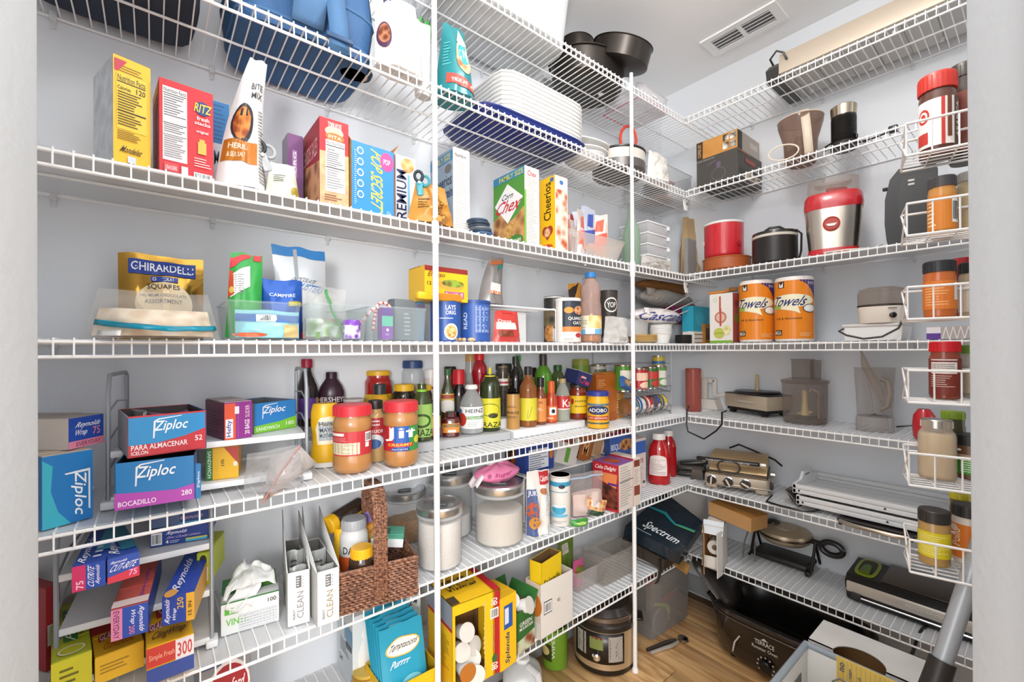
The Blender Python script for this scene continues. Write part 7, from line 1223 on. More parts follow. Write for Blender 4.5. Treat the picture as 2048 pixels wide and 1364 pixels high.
b=MB(); b.lathe([(R_*.92,.001),(R_*.95,.004),(R_*.95,.02)],SM,36); b.lathe([(R_*.97,.02),(R_*1.0,H*.62),(R_*.97,H*.66)],SM,36); b.obj('bowl_wall',t); b=MB(); b.lathe([(R_*1.03,H*.62),(R_*1.06,H*.64),(R_*1.06,H*.67),(R_*.7,H*.70),(R_*.5,H*.70)],SM,36); b.obj('lid',t)
b=MB(); b.lathe([(R_*.48,H*.68),(R_*.50,H*.98),(R_*.55,H)],SM,30,X=RT(-R_*.08,0,0)); b.obj('feed_tube',t); b=MB(); b.lathe([(R_*.22,H*.66),(R_*.24,H*.97),(R_*.27,H*.985)],SM,20,X=RT(R_*.48,0,0)); b.obj('pusher_tube',t)
b=MB(); b.lathe([(.018,.03),(.013,.05),(.010,.08),(.010,H*.5),(0,H*.52)],C('#e3cf98',.5),16); b.prism([(-.03,.035),(.0,.03),(.03,.045),(0,.05)],-.004,.004,C('#e3cf98',.5)); b.obj('blade_hub',t)
b=MB(); b.tube([(R_*.55,-R_*.86,H*.1),(R_*.55,-R_*.90,H*.5),(R_*.25,-R_*1.0,H*.55),(R_*.2,-R_*1.0,H*.5)],.004,C('#8a7d72',.3),8); b.obj('handle_seam',t); b=MB(); b.box(R_*.5,-R_*1.12,H*.06,R_*.78,-R_*.6,H*.5,SM,.008); b.obj('handle',t)
p=RD('B',5,.0,1706,1790,735,yb=864); R_=p['R']; H=p['h']; t=thing('blender_jug','smoky clear blender jug with its lid tucked inside','blender jug',p)
b=MB(); b.lathe([(R_*.92,0),(R_*.92,H*.20),(R_*.88,H*.22)],FILM('#c8c2be',.3,.2),36,pw=3); b.obj('jug_base',t); b=MB(); b.lathe([(R_*.86,H*.22),(R_*.92,H*.6),(R_*1.0,H*.98),(R_*1.03,H)],FILM('#d6d0cc',.09,.05),36,pw=2.6); b.obj('jug_wall',t)
b=MB(); b.tube([(R_*.35,-R_*.95,H*.83),(R_*.62,-R_*1.1,H*.80),(R_*.70,-R_*1.15,H*.62),(R_*.6,-R_*1.12,H*.42),(R_*.25,-R_*.98,H*.36)],.0095,C('#857c72',.35),10); b.obj('handle',t)
b=MB(); b.grid(lambda u,v:(-R_*.62+R_*1.0*v+R_*.0*u,-R_*.5+.01*u,H*(1.2-.62*v)-H*.16*(2*u-1)**2+H*.12*u),8,10,C('#a49a90',.4)); b.obj('lid_inside',t,solid=.006)
b=MB(); b.tube([(-R_*.3,0,H*.75),(-R_*.1,0,H*.5),(0,0,H*.24)],.003,STEEL,6); b.lathe([(.02,H*.235),(.006,H*.25),(0,H*.27)],C('#4a4440',.3,.8),10); b.obj('blade',t)
b=MB(); b.tube([(R_*1.0,-.02,.02),(R_*1.6,-.03,.03),(R_*2.2,-.02,.035)],.0035,BLACK,6); b.obj('power_cord',t); 
# ================================================================ shelf B6
pl=P(6,(1408,974),(1540,994),943); w=pl['w']; hB=pl['h']; t=thing('griddle_press','champagne contact grill with three black dials and a long handle','grill',pl); CH=C('#b8ab98',.5,.35)
b=MB(); b.box(-w/2,.0,.012,w/2,.21,hB,CH,.018); b.obj('lower_housing',t,smooth=50)
for sx in (-1,1): b=MB(); b.box(sx*(w/2-.03)-.025,.004,0,sx*(w/2-.03)+.025,.03,.03,CH,.008); b.obj('front_foot',t)
b=MB(); b.box(-w/2-.002,-.003,hB*.36,w/2+.002,.0,hB*.42,C('#d2c7b6',.3,.7),.001); b.obj('trim_line',t)
for i in (-1,0,1):
    k_=RT(-.03+i*.068,-.0005,hB*.55,rx=PI/2); b=MB(); b.lathe([(.022,-.001),(.0225,.003),(.019,.004),(.018,.002)],CHROME,28,X=k_); b.obj('dial_ring',t); b=MB(); b.lathe([(0,0),(.0185,0),(.017,.012),(0,.012)],BLACK,24,X=k_); b.box(-.003,-.016,.012,.003,.016,.017,C('#d9d4cc',.3,.6),X=k_@RT(rz=.6*i+.5)); b.obj('dial',t)
b=MB(); b.prism([(.0,hB),(.012,hB+.01),(.03,hB+.05),(.08,hB+.07),(.20,hB+.07),(.215,hB+.03),(.215,hB)],-w/2+.02,w/2-.012,C('#c4a67c',.4,.45),axis='x'); b.obj('grill_lid',t,smooth=45)
b=MB(); b.box(-w/2+.01,.002,hB-.002,w/2-.006,.212,hB+.012,C('#4a3f36',.4,.4),.004); b.obj('plate_gap',t)
b=MB(); b.box(-w*.62,-.012,hB+.052,w*.36,.012,hB+.068,C('#1f1c1b',.3),.007); b.obj('handle_bar',t); b=MB(); b.lathe([(.009,0),(.010,.004),(.009,.022),(0,.024)],C('#d9d2c8',.3,.6),14,X=RT(w*.36,0,hB+.06,ry=PI/2)); b.obj('handle_end',t)
for sx in (-.5,.33): b=MB(); b.box(sx*w-.008,.0,hB+.045,sx*w+.008,.08,hB+.058,CH,.004); b.obj('handle_arm',t)
b=MB(); b.tube([(-w*.15,.15,hB+.09),(-w*.02,.2,hB+.10),(w*.2,.2,hB+.08),(w*.55,.18,hB+.05),(w*.66,.16,hB+.03)],.0042,BLACK,8); b.tube([(-w*.1+.045*math.cos(a),-.016,hB+.038+.03*math.sin(a)) for a in [2*PI*i/20 for i in range(20)]],.0035,C('#3a322c',.5),6,closed=True); b.obj('power_cord',t)
a_=Art({'F':(lambda u,v,e:(-w*.5+w*.75*u,-.0125-e,hB+.054+.012*v),(1,1))}); a_.run([('t','F','CUISINART  GRIDDLER DELUXE',.05,.2,.95,.8,'#d9d4cc')]); a_.obj(t,'printed_lettering')
b=MB(); b.box(w/2,.03,hB*.3,w/2+.012,.06,hB*.7,C('#3a332d',.4),.004); b.lathe([(.012,0),(.012,.016)],CHROME,16,X=RT(w/2,.10,hB,ry=PI/2)); b.obj('hinge',t)
# black grill plates left of the griddle
L=PZ(1366,958,Z[6]); R=PZ(1404,962,Z[6]); p=RD('B',6,0,1352,1412,905,yb=958); t=thing('grill_plates','stack of black ribbed grill plates in the corner beside the contact grill','grill plate',at(p['x'],p['y'],Z[6],rz=-1.1)); R_=p['R']
for i in range(2):
    b=MB(); b.box(-R_,-R_*.8,.006+.028*i,R_*.95,R_*.8,.026+.028*i,C('#26221f',.35),.006); b.obj('plate',t)
    for j in range(6): b=MB(); b.box(-R_*.85,-R_*.7+R_*.26*j,.026+.028*i,R_*.8,-R_*.66+R_*.26*j,.030+.028*i,C('#35302c',.3)); b.obj('rib',t)
b=MB(); b.prism([(-.03,.0),(.03,.0),(.022,.05),(-.022,.05)],-.01,.006,C('#4a4643',.25,.5),X=RT(R_*.35,-R_*.85,0)); b.obj('drip_cup',t)
b=MB(); b.box(-R_*.6,-R_*.5,.056,R_*1.2,R_*.3,.075,C('#1d1a19',.35),.006,X=RT(ry=-.15)); b.obj('upper_plate',t)
# white trays with handles
for i,(xa,ya,lab) in enumerate((((1590,1000),(1838,1058),'lower white wooden tray of the two stacked on the sixth right shelf'),((1583,975),(1876,1030),'upper white wooden tray with a cut-out handle'))):
    z=Z[6]+.016+.0415*i; L=PZ(xa[0],xa[1],z); R=PZ(ya[0],ya[1],z); fx_=1.962+.006*i; L=Vec((fx_,PX(xa[0],690,fx_).y,z)); R=Vec((fx_,.10,z)); pl=place2(L,R,z,.045); w=pl['w']; d=.275
    TW=C('#e3e4e5',.45,bump=.05,bs=120); t=thing('wooden_tray',lab,'tray',pl,'white wooden trays')
    for j in range(5): b=MB(); b.box(-w/2+.008,.008+j*.0522,.0,w/2-.008,.0585+j*.0522,.007,TW,.0012); b.obj('plank',t)
    for y0 in (0,d-.01):
        for q in (0,1): b=MB(); b.box(-w/2,y0,.001+.0175*q,w/2,y0+.01,.0172+.0175*q,TW,.0015); b.obj('side_board',t)
    for sx in (-1,1):
        x0=sx*w/2; b=MB(); b.prism([(.0,.0),(d,.0),(d,.036),(d*.74,.04),(d*.64,.066 if i else .038),(d*.36,.066 if i else .038),(d*.26,.04),(0,.036)],x0-sx*.01,x0,TW,axis='x'); 
        b.obj('end_board',t); b=MB(); b.box(x0-sx*.0106,d*.41,.048 if i else .018,x0+sx*.0006,d*.59,.056 if i else .026,C('#8e8c88',.7),.001); b.obj('handle_slot',t)
    for k in range(3): b=MB(); b.lathe([(0,0),(.004,0),(.0035,.002),(0,.0025)],C('#4a4644',.4,.6),10,X=RT(-w/2+.022+k*w*.48,-.0002,.012,rx=PI/2)); b.obj('screw',t)
L=PX(1566,690,2.03); t=thing('pan_lid','black glass-edged pan lid standing between the contact grill and the white trays','lid',at(XB+.06,PX(1588,690,XB+.06).y,Z[6],rz=-PI/2))
b=MB(); b.prism([(-.035,.055),(-.012,.058),(.02,.0),(.014,.0),(-.01,.02)],-.012,.05,C('#2a2522',.3)); b.obj('lid_shell',t); b=MB(); b.tube([(-.034,-.013,.056),(-.01,-.013,.034),(.018,-.013,.0)],.003,C('#6a645e',.25,.6),6); b.obj('rim',t)
b=MB(); b.tube([(-.07,-.04,.03),(-.085,-.06,.004),(-.03,-.07,.003),(.04,-.066,.003),(.075,-.05,.006),(.09,-.03,.012)],.004,BLACK,8); b.obj('power_cord',t)
p=PX(1752,690,XB+.03); hw=(PX(1678,690,XB+.02)-PX(1828,690,XB+.02)).length/2; t=thing('electric_skillet','black flat skillet with a steel rim under the white trays','skillet',at(XB-.012,p.y,Z[6],rz=-PI/2))
b=MB(); b.prism([(-hw,.0),(hw,.0),(hw+.006,.010),(-hw-.006,.010)],.0,.09,C('#2a2522',.3)); b.obj('skillet_body',t); b=MB(); b.tube([(-hw*.96,-.008,.004),(-hw*.5,-.022,.003),(hw*.5,-.022,.003),(hw*.9,-.012,.003)],.007,C('#bdb4a8',.2,1),8); b.obj('steel_rim',t); b=MB(); b.box(-hw*.98,-.012,-.008,-hw*.86,.01,.010,BLACK,.003); b.box(hw*.86,-.012,-.008,hw*.99,.01,.010,BLACK,.003); b.obj('handle_bracket',t)
# ================================================================ lowest right shelf B7 and its corner
# spectrum bag on dark case
c4=[PZ(1250,1052,.52),PZ(1362,1108,.47),PZ(1408,1045,.50),PZ(1330,985,.56)]
def slab(name,label,cat,pts,th,m,partname,art=None,group=None,solid2=None):
    o=sum(pts,Vec())/4; t=thing(name,label,cat,at(*o),group); q=[p-o for p in pts]; n=(q[1]-q[0]).cross(q[3]-q[0]).normalized()
    if n.z<0: n=-n
    bl=lambda u,v:(q[0]*(1-u)*(1-v)+q[1]*u*(1-v)+q[2]*u*v+q[3]*(1-u)*v)
    S=lambda u,v,k:bl(u,v)+n*(th*k*(1 if k<0 else 1)+.004*noise.noise(Vec((u*4,v*4,3)))*(1 if k>=0 else 0))
    b=MB(); N=10; b.grid(lambda u,v:S(u,v,0),N,N,m); b.grid(lambda u,v:S(1-u,v,-1),N,N,m)
    for e in range(4):
        f=[lambda s:(s,0),lambda s:(1,s),lambda s:(1-s,1),lambda s:(0,1-s)][e]; b.grid(lambda s,k,f=f:S(*f(s),-1+k),N,1,m)
    b.obj(partname,t,smooth=40)
    if art: a_=Art({'F':(lambda u,v,e:S(u,v,0)+n*(e+.0012),(8,8))}); a_.run(art); a_.obj(t)
    return t,n
NV=C('#12222e',.22,coat=.4,bump=.3,bs=25)
slab('shipping_bag','dark navy plastic bag with white lettering and a teal swoosh in the corner','bag',c4,.05,NV,'bag_body',[('p','F',[(.02,.52),(.35,.58),(.62,.50),(.97,.62),(.97,.68),(.62,.54),(.35,.64),(.02,.56)],'#1f8f95'),('p','F',[(.62,.50),(.97,.60),(.97,.63),(.64,.52)],'#7ab04a'),('t','F','Spectrum',.22,.10,.86,.30,'#e9eef0',0,.1),('f','F',.12,.04,.6,.08,1,'#8fa0a8')])
d_=[PZ(1245,1075,.45),PZ(1330,1120,.41),PZ(1380,1088,.43),PZ(1300,1020,.47)]; slab('equipment_case','dark brown padded case under the navy plastic bag','case',d_,.05,C('#3a322b',.5,bump=.3,bs=60),'case_body')
t=thing('strap_loop','dark strap hanging from the padded case over the lowest shelf edge','strap',at(*PY(1318,1120,1.05))); b=MB(); b.grid(lambda u,v:(-.005+.022*u-.02*v+.012*math.sin(4*v),.004*math.sin(6*v),-.09*v),3,12,C('#2a221d',.7)); b.obj('strap_band',t,solid=.003)
d_=[PZ(1335,1118,.362),PZ(1373,1146,.362),PZ(1380,1132,.37),PZ(1350,1106,.372)]; slab('padded_envelope','tan padded envelope sticking out over the shelf corner','envelope',d_,.008,C('#b5884a',.6,bump=.2,bs=40),'envelope_body')
pl=P(7,(1385,1100),(1404,1112),1030,z=Z[7]); 
t=thing('crate_panel','grey board leaning in the corner behind the navy bag','board',at(2.17,1.20,Z[7],rz=-.7)); b=MB(); b.box(-.1,0,.001,.1,.008,.24,C('#bdb8b1',.7),.001); b.obj('board',t); b=MB(); b.box(-.1,-.004,.2,.1,0,.22,C('#a39e98',.7)); b.obj('batten',t)
# white box with paper roll, brown box on top
pl=P(7,(1407,1133),(1446,1143),1048); w,h=pl['w'],pl['h']; d=.12
t=thing('roll_box','open white cardboard box holding a paper roll on the lowest right shelf','box',pl); WB=C('#e0dcd6',.6); k=.003
b=MB(); b.box(-w/2,0,0,-w/2+k,d,h,CARD); b.box(w/2-k,0,0,w/2,d,h,WB); b.box(-w/2,d-k,0,w/2,d,h,WB); b.box(-w/2,0,h-k,w/2,d,h,WB); b.box(-w/2,0,0,w/2,d,k,WB); b.box(-w/2,0,0,w/2,k,h*.28,WB); b.box(-w/2+k,d-k-.001,k,w/2-k,d-k,h-k,CARD); b.obj('box_shell',t,smooth=0)
b=MB(); b.box(0,0,0,w*1.05,.0025,.06,C('#d9dde2',.5),X=RT(-w*.52,-.02,h-.03,rx=-.7)); b.obj('top_flap',t); b=MB(); b.box(w/2-.001,-.05,-.01,w/2+.002,0,h*.95,WB,X=RT(0,0,0,rz=-.25)); b.obj('side_flap',t); b=MB(); b.box(-w/2-.002,-.03,-.015,-w/2+.001,0,h,CARD,X=RT(0,0,0,rz=.3)); b.obj('side_flap',t)
t2=thing('paper_roll','white paper roll inside the open white box','paper roll',at(pl['x'],pl['y'],pl['z']+h*.30,rz=pl['rz'])); b=MB(); b.lathe([(.012,0),(.03,0),(.03,.09),(.012,.09),(.012,0)],C('#ded9d2',.7),28,X=RT(.004,.015,.032,rx=-PI/2)); b.obj('roll',t2); b=MB(); b.lathe([(.0085,-.001),(.012,-.001),(.012,.088),(.0085,.088),(.0085,-.001)],C('#8a7a68',.8),20,X=RT(.004,.015,.032,rx=-PI/2)); b.obj('core',t2)
zb=Z[7]+h+.004; L=PZ(1417,1030,zb); R=PZ(1502,1063,zb); p3=place2(L,R,zb,.05); p3['h']=.058
carton('cardboard_box','flat brown cardboard box lying on the white roll box',p3,.11,C('#c0925e',.8),sides={'T':C('#a87432',.8),'R':C('#b5864f',.8)},art=[('r','T',.02,.46,.98,.54,'#94652c')],ry=.04)
# waffle maker
p=RD('B',7,0,1512,1615,1050,yb=1140); R_=p['R']*1.06; wp=p; zc=.118; t=thing('waffle_maker','round steel rotary waffle maker on a black stand','waffle maker',at(wp['x']+.02,wp['y'],Z[7],rz=-PI/2))
WS=C('#bba98f',.38,.6)
b=MB(); b.lathe([(0,-.034),(R_*.8,-.030),(R_*.97,-.014),(R_,-.004)],WS,40,X=RT(0,0,zc)); b.obj('lower_shell',t); b=MB(); b.lathe([(R_*1.01,-.004),(R_*1.03,0),(R_*1.01,.006)],C('#5a4a3c',.3,.8),40,X=RT(0,0,zc)); b.obj('seam_ring',t); b=MB(); b.lathe([(R_,.006),(R_*.97,.018),(R_*.8,.032),(R_*.55,.034),(R_*.55,.037),(0,.038)],WS,40,X=RT(0,0,zc)); b.obj('upper_shell',t)
b=MB(); b.lathe([(.028,0),(.026,.012),(.015,.018),(0,.019)],C('#2a2522',.35),20,X=RT(-R_*.45,.0,zc+.032)); b.obj('lid_knob',t)
b=MB(); b.tube([(R_,0,zc),(R_+.03,-.0,zc)],.011,BLACK,10); b.obj('axle',t); b=MB(); b.tube([(R_+.075+.038*math.cos(a),-.01,zc-.005+.026*math.sin(a)) for a in [2*PI*i/22 for i in range(22)]],.012,C('#1f1c1b',.3),10,closed=True); b.obj('loop_handle',t)
b=MB(); b.box(-R_*1.1,-.075,.004,R_*1.05,.09,.03,C('#2b2826',.4),.012,X=RT(ry=.0)); b.obj('drip_tray',t)
for sx in (-1.15,1.15):
    b=MB(); b.tube([(sx*R_,-.085,.008),(sx*R_,-.06,.012),(sx*R_,-.01,zc),(sx*R_,.05,.012),(sx*R_,.09,.008)],.006,C('#4a4542',.25,.8),8); b.obj('stand_leg',t)
b=MB(); b.box(R_*1.0,-.1,.0,R_*1.2,-.07,.02,BLACK,.006); b.obj('rubber_foot',t); b=MB(); b.tube([(-R_*1.2,-.02,zc+.05),(-R_*1.35,-.08,.06),(-R_*1.3,-.115,-.01),(-R_*1.1,-.125,-.045),(-R_*.8,-.12,-.02),(-R_*.85,-.10,.03),(-R_*1.0,-.06,.06)],.0035,C('#7a7672',.4),8); b.obj('power_cord',t)
# vacuum sealer
pl=P(7,(1690,1196),(1905,1278),1142); pl['rz']=-PI/2-.02; pl['w']=.42; pl['h']=.11; Lc=PZ(1690,1196,Z[7]); pl['x']=Lc.x; pl['y']=Lc.y-.21; w,h=.42,.105; d=.19
t=thing('vacuum_sealer','black and steel vacuum sealer with a lime green lever panel','vacuum sealer',pl)
b=MB(); b.box(-w/2,.0,.0,w/2,d,h*.42,C('#1e1b1a',.35),.012); b.obj('lower_body',t); b=MB(); b.box(-w/2+.004,-.008,h*.30,w/2,.03,h*.70,C('#cfc7bc',.35,.55),.006); b.obj('steel_front',t)
b=MB(); b.prism([(-.006,h*.68),(.02,h*.86),(d*.9,h),(d,h*.9),(d,h*.40),(.0,h*.40)],-w/2,w/2,C('#221f1d',.35),axis='x'); b.obj('upper_body',t,smooth=30)
sl=math.atan2(h*.14,d*.9-.02); X_=RT(0,.02,h*.862,rx=sl)
b=MB(); b.box(-w/2+.10,.01,.0005,w/2-.01,d*.86,.003,C('#7a7068',.3,.9),.001,X=X_); b.obj('steel_lid_panel',t)
b=MB(); b.prism([(-w/2+.048+.034*math.copysign(abs(math.cos(a))**.5,math.cos(a)),d*.42+.068*math.copysign(abs(math.sin(a))**.6,math.sin(a))) for a in [2*PI*i/28 for i in range(28)]],.0,.004,C('#9aa82a',.3),axis='z',X=X_); b.obj('green_panel',t)
b=MB(); b.prism([(-w/2+.048+.024*math.copysign(abs(math.cos(a))**.5,math.cos(a)),d*.42+.056*math.copysign(abs(math.sin(a))**.6,math.sin(a))) for a in [2*PI*i/28 for i in range(28)]],.004,.006,C('#23260f',.4),axis='z',X=X_); b.obj('lever_well',t); b=MB(); b.prism([(-w/2+.032,d*.12),(-w/2+.064,d*.12),(-w/2+.060,d*.42),(-w/2+.048,d*.50),(-w/2+.036,d*.42)],.006,.012,C('#5f7a1c',.3),axis='z',X=X_); b.obj('lever',t)
b=MB(); b.box(-w/2+.02,-.010,h*.10,-w/2+.05,.0,h*.34,C('#33302e',.4),.003); b.obj('latch',t); b=MB(); b.tube([(-w/2+.05,-.008,h*.20),(w/2,-.008,h*.20)],.0035,CHROME,8); b.obj('cutter_bar',t); b=MB(); b.box(-w/2+.05,-.006,h*.06,w/2,.0,h*.30,BLACK,.002); b.obj('bag_slot',t)
a_=Art({'F':(lambda u,v,e:(-w/2+w*u,-.0085-e,h*.30+h*.4*v),(1,1))}); a_.run([('t','F','FOODSAVER',.42,.42,.66,.66,'#e9e4dc')]); a_.obj(t,'printed_lettering')
b=MB(); b.tube([(.02,.01,.004),(.012,-.03,.004),(.006,-.065,-.01),(.0,-.10,-.05),(-.012,-.12,-.09)],.0045,BLACK,8); b.obj('power_cord',t)
# ================================================================ floor
p=RD('A',0,0,1140,1268,1182,yb=1357); R_=p['R']; H=p['h']; t=thing('pressure_cooker','steel and black electric pressure cooker on the floor under the lowest shelf','pressure cooker',p); PS=C('#c7b08c',.35,.5,bump=.02,bs=200)
b=MB(); b.lathe([(R_*.86,0),(R_*.94,.006),(R_*.96,H*.10)],BLACK,40); b.obj('base_ring',t); b=MB(); b.lathe([(R_*.96,H*.10),(R_*.97,H*.64)],PS,40); b.obj('steel_body',t); b=MB(); b.lathe([(R_*.97,H*.64),(R_*1.02,H*.66),(R_*1.02,H*.72),(R_*.97,H*.74)],C('#26201c',.35),40); b.obj('upper_rim',t)
b=MB(); b.lathe([(R_*.97,H*.74),(R_*.95,H*.86),(R_*.8,H*.94),(R_*.4,H*.97),(0,H*.98)],C('#2c2521',.3,coat=.3),40); b.obj('lid',t); b=MB(); b.lathe([(R_*.955,H*.775),(R_*.985,H*.79),(R_*.98,H*.84),(R_*.95,H*.85)],C('#8a8078',.3,.9),40); b.obj('lid_band',t)
b=MB(); b.box(-.035,-.015,H*.95,.035,.015,H*1.05,BLACK,.01); b.obj('lid_handle',t)
for sx in (-1,1): b=MB(); b.box(sx*R_*.95,-.03,H*.66,sx*R_*1.2,.03,H*.71,BLACK,.006); b.obj('side_handle',t)
def cy(u,v,e): a=(u-.5)*PI-.12; r=R_*.975+e+.002; return (r*math.sin(a),-r*math.cos(a),v*H)
b=MB(); b.grid(lambda u,v:cy(.22+.52*u,.2+.43*v,0),14,1,C('#1c1816',.3)); b.obj('control_panel',t,solid=.003)
a_=Art({'C':(cy,(16,1))}); a_.n['C']=8; a_.run([('r','C',.25,.28,.36,.60,'#a8a29a'),('f','C',.26,.3,.35,.58,9,'#3a3632'),('r','C',.58,.24,.72,.60,'#a8a29a'),('f','C',.59,.26,.71,.58,11,'#3a3632'),('r','C',.40,.40,.53,.57,'#7d8a4a'),('r','C',.42,.55,.52,.58,'#7a2a26'),('e','C',.46,.30,.035,.035,'#d9d4cc')]); a_.obj(t,'printed_controls')
b=MB(); b.lathe([(.014,0),(.014,.008),(.011,.01),(0,.01)],CHROME,20,X=RT(*cy(.47,.30,.003),rx=PI/2)); b.obj('dial',t); p=RD('A',0,0,1081,1131,1245,yb=1343); bottle('cleaner_canister','lime green canister on the floor beside the pressure cooker',p,'tub',C('#6f9a2a',.35),cat='canister',cap=C('#4a6a1c',.4),capz=.94,capr=1.0,art=[('r','C',.0,.22,.42,.62,'#3a3f1c'),('e','C',.2,.45,.16,.12,'#d9c77a'),('t','C','WIPES',.42,.3,.5,.85,'#e6ecd2',90)])
p=RD('A',0,0,1002,1080,1312,yb=1425); bottle('milk_jug','translucent white plastic gallon jug on the floor at the bottom edge',p,[(.88,0),(1,.04),(1,.52),(.9,.68),(.6,.82),(.3,.89),(.28,.99)],FILM('#e9ecee',.72,.3),cap='#eef0f1',capz=.92,capr=.36,pw=3.4)
o=bpy.data.objects['milk_jug']; b=MB(); q=p; b.tube([(q['R']*.3,-q['R']*.35,q['h']*.86),(q['R']*.75,-q['R']*.8,q['h']*.82),(q['R']*.85,-q['R']*.9,q['h']*.6),(q['R']*.7,-q['R']*.8,q['h']*.45)],.012,FILM('#f1f3f4',.8,.3),10); b.obj('handle',o)
# clear gadget bin
pl=P(0,(1303,1286),(1382,1232),1165); pl['h']=.27; t=clear_bin('gadget_bin','clear plastic bin of kitchen gadgets on the floor by the right pole',pl,.2,FILM('#d8d4d0',.10,.12),taper=.93)
c,s_=math.cos(pl['rz']),math.sin(pl['rz'])
def inbin(x,y,z): return at(pl['x']+x*c-y*s_,pl['y']+x*s_+y*c,pl['z']+z,rz=pl['rz'])
W_=pl['w']
t=thing('peeler_tool','lime green forked gadget inside the clear bin','gadget',inbin(-.04,.02,.11)); b=MB(); b.tube([(-.06,0,.03),(-.02,0,.015),(.02,0,.0),(.035,0,-.04)],.007,C('#b5d02a',.4),8); b.tube([(.02+.022*math.cos(a),0,-.03+.03*math.sin(a)) for a in [2*PI*i/16 for i in range(16)]],.006,C('#c2d92f',.4),8,closed=True); b.obj('gadget_body',t); b=MB(); b.tube([(.035,0,-.05),(.045,0,-.075)],.005,C('#9ab81f',.4),8); b.obj('tip',t)
t=thing('grater_disc','perforated grey grater disc inside the clear bin','grater',inbin(-.07,.016,.06)); b=MB(); b.lathe([(0,0),(.055,0),(.055,.004),(0,.004)],C('#8a8784',.4,.6),30,X=RT(rx=PI/2)); b.obj('disc',t); b=MB(); b.tube([(.055*math.cos(2*PI*i/30),0,.055*math.sin(2*PI*i/30)) for i in range(30)],.004,C('#b5b2ae',.3,.6),6,closed=True); b.obj('rim',t)
for i,(x,z,cc,lab) in enumerate(((.05,.11,'#c03a34','red handled tool on the right inside the clear bin'),(-.05,.2,'#c8405a','pink handled tool near the top of the clear bin'),(.0,.2,'#a82a3a','dark red lidded gadget at the top of the clear bin'))):
    t=thing('gadget_handle' if False else 'kitchen_gadget',lab,'gadget',inbin(x,.05+.03*i,z),ry=.5*i-.3,group='gadgets in the clear bin'); b=MB(); b.tube([(-.04,0,0),(0,0,.004),(.04,0,0)],[.010,.014,.009],C(cc,.4),10); b.obj('grip',t); b=MB(); b.tube([(.04,0,0),(.075,0,-.004)],.004,STEEL,8); b.obj('shaft',t)
t=thing('cutting_mat','folded tan board standing inside the clear bin','board',inbin(.06,.14,.01)); b=MB(); b.box(-.06,-.004,0,.05,.004,.235,C('#b5a48e',.6),.003); b.obj('board_panel',t); b=MB(); b.box(-.06,-.005,.20,.05,.005,.21,C('#8a7a66',.6)); b.obj('edge_strip',t)
t=thing('lidded_tray','clear and red tray lying across the gadget bin','lid',inbin(-.03,.08,.268)); b=MB(); b.box(-.09,-.05,.002,.08,.06,.028,FILM('#efeae8',.4,.2),.006); b.obj('lid_shell',t); b=MB(); b.box(-.05,.0,.028,.02,.03,.042,C('#a8242c',.4),.005); b.obj('red_latch',t)
# can opener
A_=PZ(1298,1302,0.012); B_=PZ(1378,1272,0.012); m=(A_+B_)/2; D_=(B_-A_); t=thing('can_opener','metal can opener lying on the oak floor','can opener',at(m.x,m.y,0.001,rz=math.atan2(D_.y,D_.x))); L_=D_.length
b=MB(); b.tube([(-L_/2,-.008,.008),(0,-.014,.009),(L_*.2,-.006,.01)],[.007,.008,.006],C('#e2ded8',.25,.7),8); b.obj('handle',t); b=MB(); b.tube([(-L_/2,.012,.008),(0,.014,.009),(L_*.2,.006,.01)],[.007,.008,.006],C('#4a4440',.35,.5),8); b.obj('handle',t); b=MB(); b.lathe([(.02,.0),(.022,.004),(.022,.014),(.01,.02),(0,.02)],C('#b9b4ac',.2,1),18,X=RT(L_*.34,0,0)); b.obj('cutter_head',t); b=MB(); b.box(L_*.3,-.03,.008,L_*.38,-.005,.013,CHROME,.002); b.obj('turn_key',t)
# roaster oven on the floor
RX,RY,RW,RL,RH=2.03,.69,.185,.275,.215; t=thing('roaster_oven','large black oval roaster oven without its lid on the floor','roaster',at(RX,RY,0,rz=-PI/2)); RB=C('#211b18',.25,coat=.4)
def ov(k,z,dx=0): return [((RL*k+dx)*math.copysign(abs(math.cos(a))**.55,math.cos(a)),(RW*k+dx)*math.copysign(abs(math.sin(a))**.62,math.sin(a)),z) for a in [2*PI*i/56 for i in range(56)]]
def loft(b,rings,m,capb=False,capt=False):
    vs=[p for r in rings for p in r]; n=len(rings[0]); fs=[(i*n+j,i*n+(j+1)%n,(i+1)*n+(j+1)%n,(i+1)*n+j) for i in range(len(rings)-1) for j in range(n)]
    if capb: fs.append(tuple(range(n))[::-1])
    if capt: fs.append(tuple(range((len(rings)-1)*n,len(rings)*n)))
    b.add(vs,fs,m)
b=MB(); loft(b,[ov(.86,.02),ov(.93,.04),ov(.97,.12),ov(1.0,RH-.02)],RB,capb=True); b.obj('outer_body',t,smooth=50)
b=MB(); loft(b,[ov(1.0,RH-.02),ov(1.03,RH-.016),ov(1.035,RH-.004),ov(1.0,RH)],C('#2a2320',.2,coat=.5)); b.obj('outer_rim',t); b=MB(); loft(b,[ov(1.0,RH),ov(.90,RH+.002),ov(.86,RH-.01),ov(.82,.06),ov(.7,.045)],C('#171412',.25),capt=True); b.obj('inner_pan',t,smooth=50)
b=MB(); b.tube(ov(1.002,RH-.026,.002),.0022,C('#8a827a',.3,.8),6,closed=True); b.obj('trim_line',t)
fy=-RW*.985
